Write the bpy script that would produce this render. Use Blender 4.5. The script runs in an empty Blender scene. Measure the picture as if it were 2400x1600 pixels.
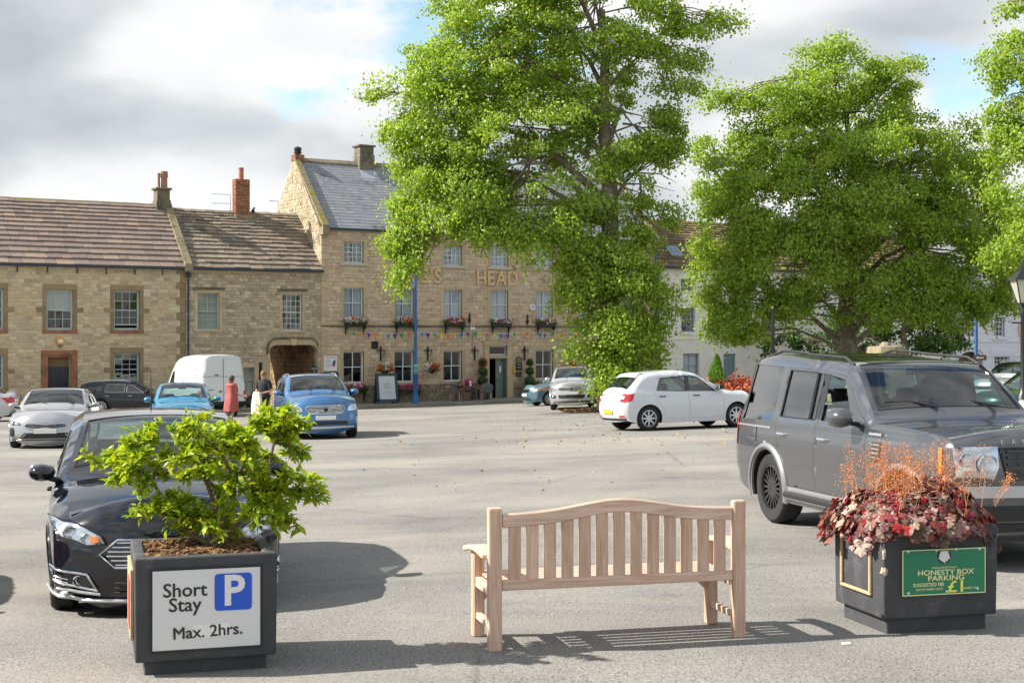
import bpy, bmesh, math, random
import numpy as np
from mathutils import Vector, Matrix, Euler
from mathutils.geometry import delaunay_2d_cdt
R = random.Random(7); NR = np.random.default_rng(11)
SC = bpy.context.scene; COL = SC.collection
PI = math.pi
# ---------------------------------------------------------------- camera, sky, sun, exposure
FPX, U0, V0, EYE = 3333.3, 1200.0, 781.0, 2.02      # focal length in photo pixels, principal column, eye level row, eye height
cam = bpy.data.cameras.new('camera'); camo = bpy.data.objects.new('camera', cam); COL.objects.link(camo)
camo.location = (0, 0, EYE); camo.rotation_euler = (PI/2, 0, 0)
cam.lens = 50; cam.sensor_width = 36; cam.shift_y = -19/2400; cam.clip_start = .1; cam.clip_end = 3000
SC.camera = camo
SUNV = Vector((1.22, .06, -1)).normalized()           # the way the sunlight travels
SUN_EL = math.asin(-SUNV.z); SUN_AZ = math.atan2(-SUNV.x, -SUNV.y)
su = bpy.data.lights.new('sun', 'SUN'); su.energy = 4.05; su.angle = math.radians(.55); su.color = (1, .94, .84)
suo = bpy.data.objects.new('sun', su); COL.objects.link(suo); suo.rotation_euler = SUNV.to_track_quat('-Z', 'Y').to_euler(); suo.location = (-40, 0, 60)
W = bpy.data.worlds.new('World'); SC.world = W; W.use_nodes = True
def sky_world():
    nt = W.node_tree; N = nt.nodes; L = nt.links; N.clear()
    out = N.new('ShaderNodeOutputWorld'); bg = N.new('ShaderNodeBackground'); bg.inputs['Strength'].default_value = .1
    sk = N.new('ShaderNodeTexSky'); sk.sky_type = 'NISHITA'; sk.sun_disc = False
    sk.sun_elevation = SUN_EL; sk.sun_rotation = SUN_AZ % (2*PI); sk.dust_density = .6; sk.ozone_density = 1.5
    tc = N.new('ShaderNodeTexCoord')
    def mapping(sx, sy, sz, ox=0, oy=0, oz=0):
        m = N.new('ShaderNodeMapping'); m.inputs['Scale'].default_value = (sx, sy, sz); m.inputs['Location'].default_value = (ox, oy, oz)
        L.new(tc.outputs['Generated'], m.inputs['Vector']); return m
    def noise(m, sc, det, ro, dist=0):
        n = N.new('ShaderNodeTexNoise'); n.inputs['Scale'].default_value = sc; n.inputs['Detail'].default_value = det
        n.inputs['Roughness'].default_value = ro; n.inputs['Distortion'].default_value = dist
        L.new(m.outputs[0], n.inputs['Vector']); return n
    def ramp(src, stops):
        r = N.new('ShaderNodeValToRGB'); e = r.color_ramp.elements
        while len(e) < len(stops): e.new(.5)
        for i, (p, c) in enumerate(stops): e[i].position = p; e[i].color = (c, c, c, 1) if isinstance(c, (int, float)) else (*c, 1)
        L.new(src, r.inputs[0]); return r
    n1 = noise(mapping(1, 1, 2.4, 3.1, .5, .8), 4.2, 6, .45, .2)      # cloud bodies and their grey undersides
    shade = ramp(n1.outputs['Fac'], [(.36, (2.25, 2.45, 2.6)), (.46, (3.0, 3.15, 3.25)), (.53, (3.9, 3.98, 4.02)), (.62, (4.45, 4.47, 4.47))])
    n2 = noise(mapping(1, 1, 2.2, .3, 2.2, 1.34), 3.1, 6, .52, .2)         # where the blue shows between them
    cov = ramp(n2.outputs['Fac'], [(.54, 1), (.59, 0)])
    mx = N.new('ShaderNodeMix'); mx.data_type = 'RGBA'
    L.new(cov.outputs[0], mx.inputs[0]); L.new(sk.outputs[0], mx.inputs[6]); L.new(shade.outputs[0], mx.inputs[7])
    L.new(mx.outputs[2], bg.inputs[0]); L.new(bg.outputs[0], out.inputs[0])
sky_world()
VS = SC.view_settings; SC.display_settings.display_device = 'sRGB'
VS.view_transform = 'Standard'; VS.look = 'None'; VS.gamma = 1; VS.use_curve_mapping = False; VS.exposure = 1.24
SC.cycles.max_bounces = 8; SC.cycles.transparent_max_bounces = 16
SC.cycles.caustics_reflective = False; SC.cycles.caustics_refractive = False

# ---------------------------------------------------------------- where things stand
def sstep(a, b, x):
    t = np.clip((x-a)/(b-a), 0, 1); return t*t*(3-2*t)
def gz(x, y):                                          # the market place: level near, falling gently towards the inn and to the left
    s = 3*np.logaddexp(0, (np.asarray(y, float)-14)/3)
    s = np.where(np.asarray(y) > 110, 96+0*s, s)
    s = s + 5.1*sstep(9.2, 11.5, np.asarray(y, float))*(1-sstep(18, 34, np.asarray(y, float)))*(1-sstep(-2.6, -.2, np.asarray(x, float)))
    return -.0255*s + .03*9*np.tanh(np.asarray(x, float)/9)*sstep(9, 34, np.asarray(y, float))
def gzf(x, y): return float(gz(x, y))
def at(u, v, Y): return Vector(((u-U0)/FPX*Y, Y, EYE+(V0-v)/FPX*Y))
def ground_at(u, v):
    lo, hi = 3., 100.
    for _ in range(50):
        m = .5*(lo+hi); p = at(u, v, m)
        if p.z > gzf(p.x, p.y): lo = m
        else: hi = m
    return at(u, v, lo)
TH = math.radians(31); CT, ST = math.cos(TH), math.sin(TH); FO = (-.78, 74.)   # the row of houses: its direction and a point under the inn door
def fx(t, d=0): return Vector((FO[0]+t*CT-d*ST, FO[1]+t*ST+d*CT, 0))          # t along the fronts, d into the houses
def ft(u): k = (u-U0)/FPX; return (k*FO[1]-FO[0])/(CT-k*ST)
def ftd(u, d): k = (u-U0)/FPX; return (k*(FO[1]+d*CT)-FO[0]+d*ST)/(CT-k*ST)
def fzd(u, v, d): t = ftd(u, d); return EYE+(V0-v)/FPX*(FO[1]+t*ST+d*CT)
def fz(u, v): t = ft(u); return EYE+(V0-v)/FPX*(FO[1]+t*ST)

# ---------------------------------------------------------------- object helpers
def props(o, label=None, cat=None, group=None, kind=None):
    for k, v in (('label', label), ('category', cat), ('group', group), ('kind', kind)):
        if v: o[k] = v
    return o
def empty(name, loc=(0, 0, 0), rz=0, label=None, cat=None, group=None, rot=None, parent=None):
    o = bpy.data.objects.new(name, None); COL.objects.link(o); o.location = loc; o.empty_display_size = .2
    o.rotation_euler = rot if rot is not None else (0, 0, rz); o.parent = parent
    return props(o, label, cat, group)
def tilt(x, y, heading):                               # a frame standing on the sloping ground, x axis along the heading
    e = .5; n = Vector((-(gzf(x+e, y)-gzf(x-e, y))/(2*e), -(gzf(x, y+e)-gzf(x, y-e))/(2*e), 1)).normalized()
    f = Vector((heading[0], heading[1], 0)); f = (f-n*f.dot(n)).normalized(); l = n.cross(f)
    return Matrix((f, l, n)).transposed().to_euler()
def new_obj(name, me, mat=None, parent=None, loc=None, rot=None, scale=None):
    o = bpy.data.objects.new(name, me); COL.objects.link(o)
    if mat is not None and not me.materials: me.materials.append(mat)
    if parent: o.parent = parent
    if loc is not None: o.location = loc
    if rot is not None: o.rotation_euler = rot
    if scale is not None: o.scale = scale
    return o
def copy_tree(o, parent=None):
    c = o.copy(); COL.objects.link(c)
    if parent: c.parent = parent
    for ch in list(o.children): copy_tree(ch, c)
    return c
def np_mesh(name, v, f, smooth=False):                 # f: (n,3) or (n,4) array
    v = np.asarray(v, np.float32); f = np.asarray(f, np.int32); me = bpy.data.meshes.new(name); k = f.shape[1]
    me.vertices.add(len(v)); me.vertices.foreach_set('co', v.ravel())
    me.loops.add(f.size); me.loops.foreach_set('vertex_index', f.ravel())
    me.polygons.add(len(f)); me.polygons.foreach_set('loop_start', np.arange(0, f.size, k, dtype=np.int32))
    me.polygons.foreach_set('loop_total', np.full(len(f), k, np.int32))
    me.update(calc_edges=True); me.polygons.foreach_set('use_smooth', np.full(len(f), bool(smooth))); me.update(); return me
class MB:                                              # collects shapes into ONE mesh
    def __init__(s): s.v = []; s.f = []
    def add(s, v, f):
        n = len(s.v); s.v += [tuple(p) for p in v]; s.f += [tuple(i+n for i in q) for q in f]; return s
    def box(s, x0, x1, y0, y1, z0, z1, m=None):
        v = [Vector((x, y, z)) for z in (z0, z1) for y in (y0, y1) for x in (x0, x1)]
        if m is not None: v = [m @ p for p in v]
        return s.add(v, [(0, 2, 3, 1), (4, 5, 7, 6), (0, 1, 5, 4), (2, 6, 7, 3), (0, 4, 6, 2), (1, 3, 7, 5)])
    def cbox(s, c, size, m=None):
        return s.box(c[0]-size[0]/2, c[0]+size[0]/2, c[1]-size[1]/2, c[1]+size[1]/2, c[2]-size[2]/2, c[2]+size[2]/2, m)
    def tube(s, pts, r, n=8, cap=True):
        pts = [Vector(p) for p in pts]; rs = r if isinstance(r, (list, tuple)) else [r]*len(pts); b = len(s.v); up = None
        for i, p in enumerate(pts):
            d = (pts[min(i+1, len(pts)-1)]-pts[max(i-1, 0)]).normalized()
            if up is None: up = Vector((0, 0, 1)) if abs(d.z) < .9 else Vector((0, 1, 0))
            a = d.cross(up)
            if a.length < 1e-4: a = d.cross(Vector((1, 0, 0)))
            a.normalize(); c = d.cross(a); up = a.cross(d)
            for k in range(n):
                an = 2*PI*k/n; s.v.append(tuple(p+(a*math.cos(an)+c*math.sin(an))*rs[i]))
        for i in range(len(pts)-1):
            for k in range(n):
                k2 = (k+1) % n; s.f.append((b+i*n+k, b+i*n+k2, b+(i+1)*n+k2, b+(i+1)*n+k))
        if cap: s.f.append(tuple(range(b+n-1, b-1, -1))); e = b+(len(pts)-1)*n; s.f.append(tuple(range(e, e+n)))
        return s
    def lathe(s, prof, n=16, c=(0, 0, 0), m=None, cap=True):        # prof: (radius, z)
        b = len(s.v); M4 = m or Matrix.Translation(c)
        for r, z in prof:
            for k in range(n): a = 2*PI*k/n; s.v.append(tuple(M4 @ Vector((r*math.cos(a), r*math.sin(a), z))))
        for i in range(len(prof)-1):
            for k in range(n): k2 = (k+1) % n; s.f.append((b+i*n+k, b+i*n+k2, b+(i+1)*n+k2, b+(i+1)*n+k))
        if cap: s.f.append(tuple(range(b+n-1, b-1, -1))); e = b+(len(prof)-1)*n; s.f.append(tuple(range(e, e+n)))
        return s
    def prism(s, poly, d0, d1, m=None, axis='y'):      # poly in (x,z), extruded along y (or in (x,y) along z)
        n = len(poly); P = []
        for d in (d0, d1):
            for a, b_ in poly:
                p = Vector((a, d, b_)) if axis == 'y' else (Vector((a, b_, d)) if axis == 'z' else Vector((d, a, b_)))
                P.append(m @ p if m is not None else p)
        return s.add(P, [tuple(range(n)), tuple(range(2*n-1, n-1, -1))]+[(i, i+n, (i+1) % n+n, (i+1) % n) for i in range(n)])
    def ball(s, c, r, n=8, k=6, jit=0):
        rr = r if hasattr(r, '__len__') else (r, r, r); b = len(s.v)
        for i in range(k+1):
            th = PI*i/k
            for j in range(n):
                ph = 2*PI*j/n; q = 1+R.uniform(-jit, jit)
                s.v.append((c[0]+rr[0]*q*math.sin(th)*math.cos(ph), c[1]+rr[1]*q*math.sin(th)*math.sin(ph), c[2]+rr[2]*q*math.cos(th)))
        for i in range(k):
            for j in range(n): j2 = (j+1) % n; s.f.append((b+i*n+j, b+(i+1)*n+j, b+(i+1)*n+j2, b+i*n+j2))
        return s
    def build(s, name, mat, parent=None, smooth=False, bevel=0, seg=1, loc=None, rot=None):
        me = bpy.data.meshes.new(name); me.from_pydata(s.v, [], s.f)
        bm = bmesh.new(); bm.from_mesh(me)
        bmesh.ops.recalc_face_normals(bm, faces=bm.faces)
        if bevel: bmesh.ops.bevel(bm, geom=[e for e in bm.edges if e.is_manifold and e.calc_face_angle(0) > .5], offset=bevel, segments=seg, affect='EDGES', profile=.5, clamp_overlap=True)
        if smooth:
            for f in bm.faces: f.smooth = True
            for e in bm.edges:
                if e.is_manifold and e.calc_face_angle(0) > .7: e.smooth = False
        bm.to_mesh(me); bm.free()
        return new_obj(name, me, mat, parent, loc, rot)
def text_mesh(body, size, extrude=.002, bold=0, ax='CENTER', ay='CENTER', space=1.0, xs=1.0, bold2=0):
    c = bpy.data.curves.new('t', 'FONT'); c.body = body; c.size = size; c.extrude = extrude; c.offset = bold; c.align_x = ax; c.align_y = ay
    c.resolution_u = 3; c.space_character = space
    o = bpy.data.objects.new('t', c); COL.objects.link(o); me = bpy.data.meshes.new_from_object(o.evaluated_get(bpy.context.evaluated_depsgraph_get()))
    bpy.data.objects.remove(o); bpy.data.curves.remove(c)
    if xs != 1.0:
        for v in me.vertices: v.co.x *= xs
    if bold2:
        n = len(me.vertices); bm = bmesh.new(); bm.from_mesh(me); q = me.copy()
        for k, (dx, dy) in enumerate(((1, 0), (-1, 0), (0, 1), (0, -1))):
            p = me.copy(); p.transform(Matrix.Translation((dx*bold2, dy*bold2*.7, .00012*(k+1)))); bm.from_mesh(p); bpy.data.meshes.remove(p)
        bm.to_mesh(me); bm.free(); bpy.data.meshes.remove(q)
    me.materials.clear(); return me
def text(name, body, size, mat, parent, loc, rot=(PI/2, 0, 0), **k):
    return new_obj(name, text_mesh(body, size, **k), mat, parent, loc, rot)

# ---------------------------------------------------------------- materials
def M(name, col, rough=.6, metal=0, var=0, scale=4, bump=0, bscale=60, coat=0, rnd=0, spec=.5, cols=None, col2=None, c2=(.5, .62), c2s=1.5, trans=0, emit=None, wave=None, pos=True, sheen=0, sub=None, alpha=1):
    m = bpy.data.materials.new(name); m.use_nodes = True; nt = m.node_tree; N = nt.nodes; L = nt.links
    b = N['Principled BSDF']; b.inputs['Roughness'].default_value = rough; b.inputs['Metallic'].default_value = metal
    b.inputs['Specular IOR Level'].default_value = spec; b.inputs['Coat Weight'].default_value = coat; b.inputs['Coat Roughness'].default_value = .03
    if sheen: b.inputs['Sheen Weight'].default_value = sheen
    rgb = N.new('ShaderNodeRGB'); rgb.outputs[0].default_value = (*col, 1); cur = rgb.outputs[0]
    if pos: co = N.new('ShaderNodeNewGeometry').outputs['Position']
    else: co = N.new('ShaderNodeTexCoord').outputs['Object']
    def noise(sc, det=5, ro=.6, dist=0):
        n = N.new('ShaderNodeTexNoise'); n.inputs['Scale'].default_value = sc; n.inputs['Detail'].default_value = det; n.inputs['Roughness'].default_value = ro
        n.inputs['Distortion'].default_value = dist; L.new(co, n.inputs['Vector']); return n.outputs['Fac']
    def math_(op, a, b_):
        q = N.new('ShaderNodeMath'); q.operation = op
        for i, x in enumerate((a, b_)):
            if isinstance(x, (int, float)): q.inputs[i].default_value = x
            else: L.new(x, q.inputs[i])
        return q.outputs[0]
    def mix(fac, a, b_, mode='MIX'):
        q = N.new('ShaderNodeMix'); q.data_type = 'RGBA'; q.blend_type = mode
        for s, x in ((q.inputs[0], fac), (q.inputs[6], a), (q.inputs[7], b_)):
            if isinstance(x, (int, float)): s.default_value = x
            elif isinstance(x, tuple): s.default_value = (*x, 1)
            else: L.new(x, s)
        return q.outputs[2]
    if rnd or cols:
        oi = N.new('ShaderNodeObjectInfo'); ge = N.new('ShaderNodeNewGeometry')
        r = math_('FRACT', math_('ADD', math_('MULTIPLY', oi.outputs['Random'], 7.31), math_('MULTIPLY', ge.outputs['Random Per Island'], 5.17)), 0)
        if cols:
            cr = N.new('ShaderNodeValToRGB'); e = cr.color_ramp.elements
            while len(e) < len(cols): e.new(.5)
            for i, c in enumerate(cols): e[i].position = i/(len(cols)-1); e[i].color = (*c, 1)
            L.new(r, cr.inputs[0]); cur = cr.outputs[0]
        if rnd:
            q = math_('ADD', math_('MULTIPLY', math_('FRACT', math_('MULTIPLY', r, 13.7), 0), 2*rnd), 1-rnd)
            cc = N.new('ShaderNodeCombineColor'); [L.new(q, cc.inputs[i]) for i in range(3)]; cur = mix(1., cur, cc.outputs[0], 'MULTIPLY')
    if col2:
        cr = N.new('ShaderNodeValToRGB'); cr.color_ramp.elements[0].position = c2[0]; cr.color_ramp.elements[1].position = c2[1]
        L.new(noise(c2s, 6, .65, .3), cr.inputs[0]); cur = mix(cr.outputs[0], cur, col2)
    if wave:                                           # wood grain: stretched noise along one axis
        mp = N.new('ShaderNodeMapping'); mp.inputs['Scale'].default_value = wave[0]; tc = N.new('ShaderNodeTexCoord'); L.new(tc.outputs['Object'], mp.inputs['Vector'])
        n = N.new('ShaderNodeTexNoise'); n.inputs['Scale'].default_value = 1; n.inputs['Detail'].default_value = 6; n.inputs['Distortion'].default_value = 1.2; L.new(mp.outputs[0], n.inputs['Vector'])
        cr = N.new('ShaderNodeValToRGB'); cr.color_ramp.elements[0].position = .35; cr.color_ramp.elements[1].position = .68; L.new(n.outputs['Fac'], cr.inputs[0])
        cur = mix(cr.outputs[0], cur, wave[1])
    if var:
        q = math_('ADD', math_('MULTIPLY', noise(scale), 2.4*var), 1-1.2*var); cc = N.new('ShaderNodeCombineColor'); [L.new(q, cc.inputs[i]) for i in range(3)]
        cur = mix(1., cur, cc.outputs[0], 'MULTIPLY')
    L.new(cur, b.inputs['Base Color'])
    if bump:
        bp = N.new('ShaderNodeBump'); bp.inputs['Strength'].default_value = bump; bp.inputs['Distance'].default_value = .02
        L.new(noise(bscale, 4), bp.inputs['Height']); L.new(bp.outputs[0], b.inputs['Normal'])
    if trans:                                          # leaves and cloth let some light through
        tr = N.new('ShaderNodeBsdfTranslucent'); ms = N.new('ShaderNodeMixShader'); ms.inputs[0].default_value = trans
        L.new(mix(1., cur, sub or (1, 1, 1), 'MULTIPLY'), tr.inputs[0]); L.new(b.outputs[0], ms.inputs[1]); L.new(tr.outputs[0], ms.inputs[2]); L.new(ms.outputs[0], N['Material Output'].inputs[0])
    if emit: b.inputs['Emission Color'].default_value = (*col, 1); b.inputs['Emission Strength'].default_value = emit
    return m
def glass_mat(name, tint, r0=.06, wob=0):             # thin glass: Schlick reflection over a tinted see-through sheet
    m = bpy.data.materials.new(name); m.use_nodes = True; nt = m.node_tree; N = nt.nodes; L = nt.links; N.remove(N['Principled BSDF'])
    lw = N.new('ShaderNodeLayerWeight'); lw.inputs[0].default_value = .5; pw = N.new('ShaderNodeMath'); pw.operation = 'POWER'; pw.inputs[1].default_value = 4.5; L.new(lw.outputs['Facing'], pw.inputs[0])
    ma = N.new('ShaderNodeMath'); ma.operation = 'MULTIPLY_ADD'; ma.inputs[1].default_value = 1-r0; ma.inputs[2].default_value = r0; L.new(pw.outputs[0], ma.inputs[0])
    tr = N.new('ShaderNodeBsdfTransparent'); tr.inputs[0].default_value = (*tint, 1)
    gl = N.new('ShaderNodeBsdfGlossy'); gl.inputs['Roughness'].default_value = .02; ms = N.new('ShaderNodeMixShader')
    if wob:
        n = N.new('ShaderNodeTexNoise'); n.inputs['Scale'].default_value = 3; bp = N.new('ShaderNodeBump'); bp.inputs['Strength'].default_value = wob; bp.inputs['Distance'].default_value = .05
        ge = N.new('ShaderNodeNewGeometry'); L.new(ge.outputs['Position'], n.inputs['Vector']); L.new(n.outputs['Fac'], bp.inputs['Height']); L.new(bp.outputs[0], gl.inputs['Normal'])
    L.new(ma.outputs[0], ms.inputs[0]); L.new(tr.outputs[0], ms.inputs[1]); L.new(gl.outputs[0], ms.inputs[2]); L.new(ms.outputs[0], N['Material Output'].inputs[0])
    return m
BUFF = [(0.528, 0.404, 0.255), (0.659, 0.553, 0.355), (0.612, 0.476, 0.31), (0.419, 0.325, 0.217), (0.659, 0.541, 0.367), (0.573, 0.456, 0.305), (0.49, 0.384, 0.262), (0.663, 0.595, 0.397), (0.547, 0.441, 0.315), (0.638, 0.484, 0.305)]
PUBS = [(0.595, 0.443, 0.311), (0.67, 0.55, 0.39), (0.532, 0.403, 0.289), (0.659, 0.499, 0.357), (0.676, 0.586, 0.423), (0.471, 0.361, 0.266), (0.667, 0.521, 0.381), (0.583, 0.45, 0.333)]
MIDS = [(0.528, 0.433, 0.305), (0.415, 0.342, 0.245), (0.614, 0.505, 0.36), (0.36, 0.299, 0.222), (0.653, 0.57, 0.411), (0.484, 0.395, 0.28), (0.571, 0.468, 0.334)]
m_mort_l = M('mortar_pale', (.68, .58, .40), .95, var=.12, scale=3, bump=.4, bscale=40)
m_mort_p = M('mortar_brown', (.56, .47, .34), .95, var=.15, scale=1.5, bump=.4, bscale=30, col2=(.34, .28, .2), c2=(.58, .72), c2s=.6)
m_stone_l = M('stone_buff', (.3, .2, .1), .92, cols=BUFF, rnd=.11, var=.18, scale=9, bump=.5, bscale=45, spec=.2)
m_stone_m = M('stone_weathered', (.3, .2, .1), .93, cols=MIDS, rnd=.16, var=.22, scale=7, bump=.6, bscale=40, spec=.2, col2=(.13, .105, .08), c2=(.6, .72), c2s=.9)
m_stone_p = M('stone_inn', (.3, .2, .1), .93, cols=PUBS, rnd=.09, var=.2, scale=7, bump=.4, bscale=40, spec=.2, col2=(.2, .165, .125), c2=(.64, .82), c2s=.55)
m_dress = M('dressed_stone', (.55, .43, .28), .9, var=.2, scale=5, bump=.3, bscale=50, spec=.2, rnd=.12, col2=(.22, .165, .10), c2=(.58, .75), c2s=1.2)
m_dress_b = M('brown_dressed_stone', (.31, .225, .135), .9, var=.25, scale=5, bump=.3, bscale=50, spec=.2, rnd=.15)
m_red_st = M('red_sandstone', (.36, .165, .095), .9, var=.22, scale=5, bump=.3, spec=.2, rnd=.08, col2=(.22, .11, .07), c2s=2)
m_rubble = M('rubble_gable', (.44, .37, .26), .95, var=.35, scale=2.2, bump=1, bscale=9, spec=.15, col2=(.2, .16, .11), c2=(.52, .66), c2s=2.4)
ROOFC = [(0.253, 0.192, 0.16), (0.294, 0.218, 0.18), (0.225, 0.176, 0.155), (0.274, 0.211, 0.182), (0.328, 0.245, 0.19), (0.24, 0.192, 0.173), (0.282, 0.225, 0.193), (0.211, 0.168, 0.148)]
m_slate_l = M('stone_slate_rosy', (.2, .15, .12), .9, cols=ROOFC, rnd=.12, var=.25, scale=8, bump=.5, bscale=35, spec=.25, col2=(.33, .31, .27), c2=(.62, .7), c2s=7)
ROOFM = [(0.206, 0.169, 0.131), (0.263, 0.213, 0.163), (0.163, 0.138, 0.112), (0.312, 0.256, 0.194), (0.225, 0.188, 0.15)]
m_slate_m = M('stone_slate_lichened', (.2, .15, .12), .92, cols=ROOFM, rnd=.15, var=.3, scale=8, bump=.6, bscale=35, spec=.25, col2=(.42, .39, .32), c2=(.6, .68), c2s=5)
ROOFP = [(.24, .255, .275), (.215, .23, .25), (.27, .28, .295), (.225, .235, .26), (.255, .265, .28)]
m_slate_p = M('blue_grey_slate', (.2, .2, .22), .78, cols=ROOFP, rnd=.07, var=.2, scale=5, bump=.2, bscale=30, spec=.5, col2=(.12, .115, .12), c2=(.58, .7), c2s=.7)
ROOFC2 = [(.16, .115, .075), (.21, .15, .095), (.13, .095, .07), (.18, .14, .09)]
m_slate_c = M('mossy_brown_slate', (.2, .15, .12), .92, cols=ROOFC2, rnd=.15, var=.25, scale=6, bump=.5, spec=.2, col2=(.30, .24, .03), c2=(.57, .66), c2s=1.3)
m_moss = M('ridge_moss_stone', (.25, .215, .14), .95, var=.3, scale=5, bump=.6, col2=(.27, .24, .04), c2=(.5, .62), c2s=3, spec=.2)
m_cope = M('coping_stone', (.30, .25, .17), .93, var=.3, scale=4, bump=.5, spec=.2, col2=(.16, .15, .07), c2s=2)
m_cream = M('cream_limewash', (.80, .775, .69), .9, var=.08, scale=2, bump=.6, bscale=7, spec=.2, col2=(.68, .65, .56), c2=(.56, .7), c2s=1.2)
m_white_w = M('white_painted_brick', (.68, .69, .75), .85, var=.07, scale=2, bump=.4, bscale=9, spec=.2)
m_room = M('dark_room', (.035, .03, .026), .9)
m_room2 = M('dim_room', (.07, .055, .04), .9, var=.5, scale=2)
m_frame_g = M('sage_window_paint', (.50, .585, .545), .45)
m_frame_w = M('white_window_paint', (.78, .80, .82), .4)
m_curtain = M('blue_white_net', (.76, .82, .95), .9, trans=.2, var=.06, scale=30)
m_blind = M('pale_blind', (.66, .70, .64), .85, trans=.2)
m_wglass = glass_mat('window_glass', (.86, .9, .9), .09, .05)
m_gutter = M('blue_black_gutter_paint', (.028, .05, .075), .4)
m_bluep = M('blue_post_paint', (.035, .135, .36), .35, var=.12, scale=6)
m_bluepipe = M('blue_pipe_paint', (.05, .12, .22), .4)
m_lead = M('lead_flashing', (.36, .40, .45), .5, var=.2)
m_brick = M('chimney_brick', (.3, .1, .06), .9, cols=[(.34, .13, .075), (.26, .10, .065), (.40, .17, .10), (.20, .09, .065), (.44, .22, .13)], rnd=.12, var=.2, scale=12, bump=.4, spec=.2)
m_terra = M('terracotta', (.42, .15, .085), .8, var=.2, scale=6)
m_terra2 = M('sooty_terracotta', (.36, .19, .125), .85, var=.35, scale=8)
m_chim = M('chimney_stone', (.20, .17, .125), .95, var=.35, scale=4, bump=.6, spec=.2, rnd=.15, col2=(.11, .10, .075), c2s=1.8)
m_black = M('black_paint', (.014, .014, .016), .4)
m_iron = M('black_iron', (.02, .02, .022), .55)
m_white = M('white_board', (.80, .80, .80), .5)
m_plastic_w = M('white_plastic', (.82, .83, .84), .4)
m_bark = M('lime_bark', (.20, .165, .125), .95, var=.4, scale=3, bump=1, bscale=14, spec=.15, col2=(.32, .29, .23), c2s=2)
m_bark2 = M('shrub_bark', (.19, .135, .095), .9, var=.4, scale=20, bump=.8, bscale=60, spec=.2)
LEAFC = [(.19, .29, .04), (.25, .37, .05), (.32, .44, .055), (.21, .32, .045), (.29, .41, .055), (.38, .48, .06), (.15, .25, .035)]
m_leaf = M('lime_leaf', (.1, .2, .02), .42, cols=LEAFC, rnd=.2, trans=.45, sub=(1.55, 1.5, .55), spec=.45)
m_leaf_d = M('dark_lime_leaf', (.1, .2, .02), .48, cols=[(.035, .085, .012), (.05, .115, .014), (.07, .14, .016), (.045, .10, .016)], rnd=.2, trans=.35, sub=(1.4, 1.4, .6), spec=.35)
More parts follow.
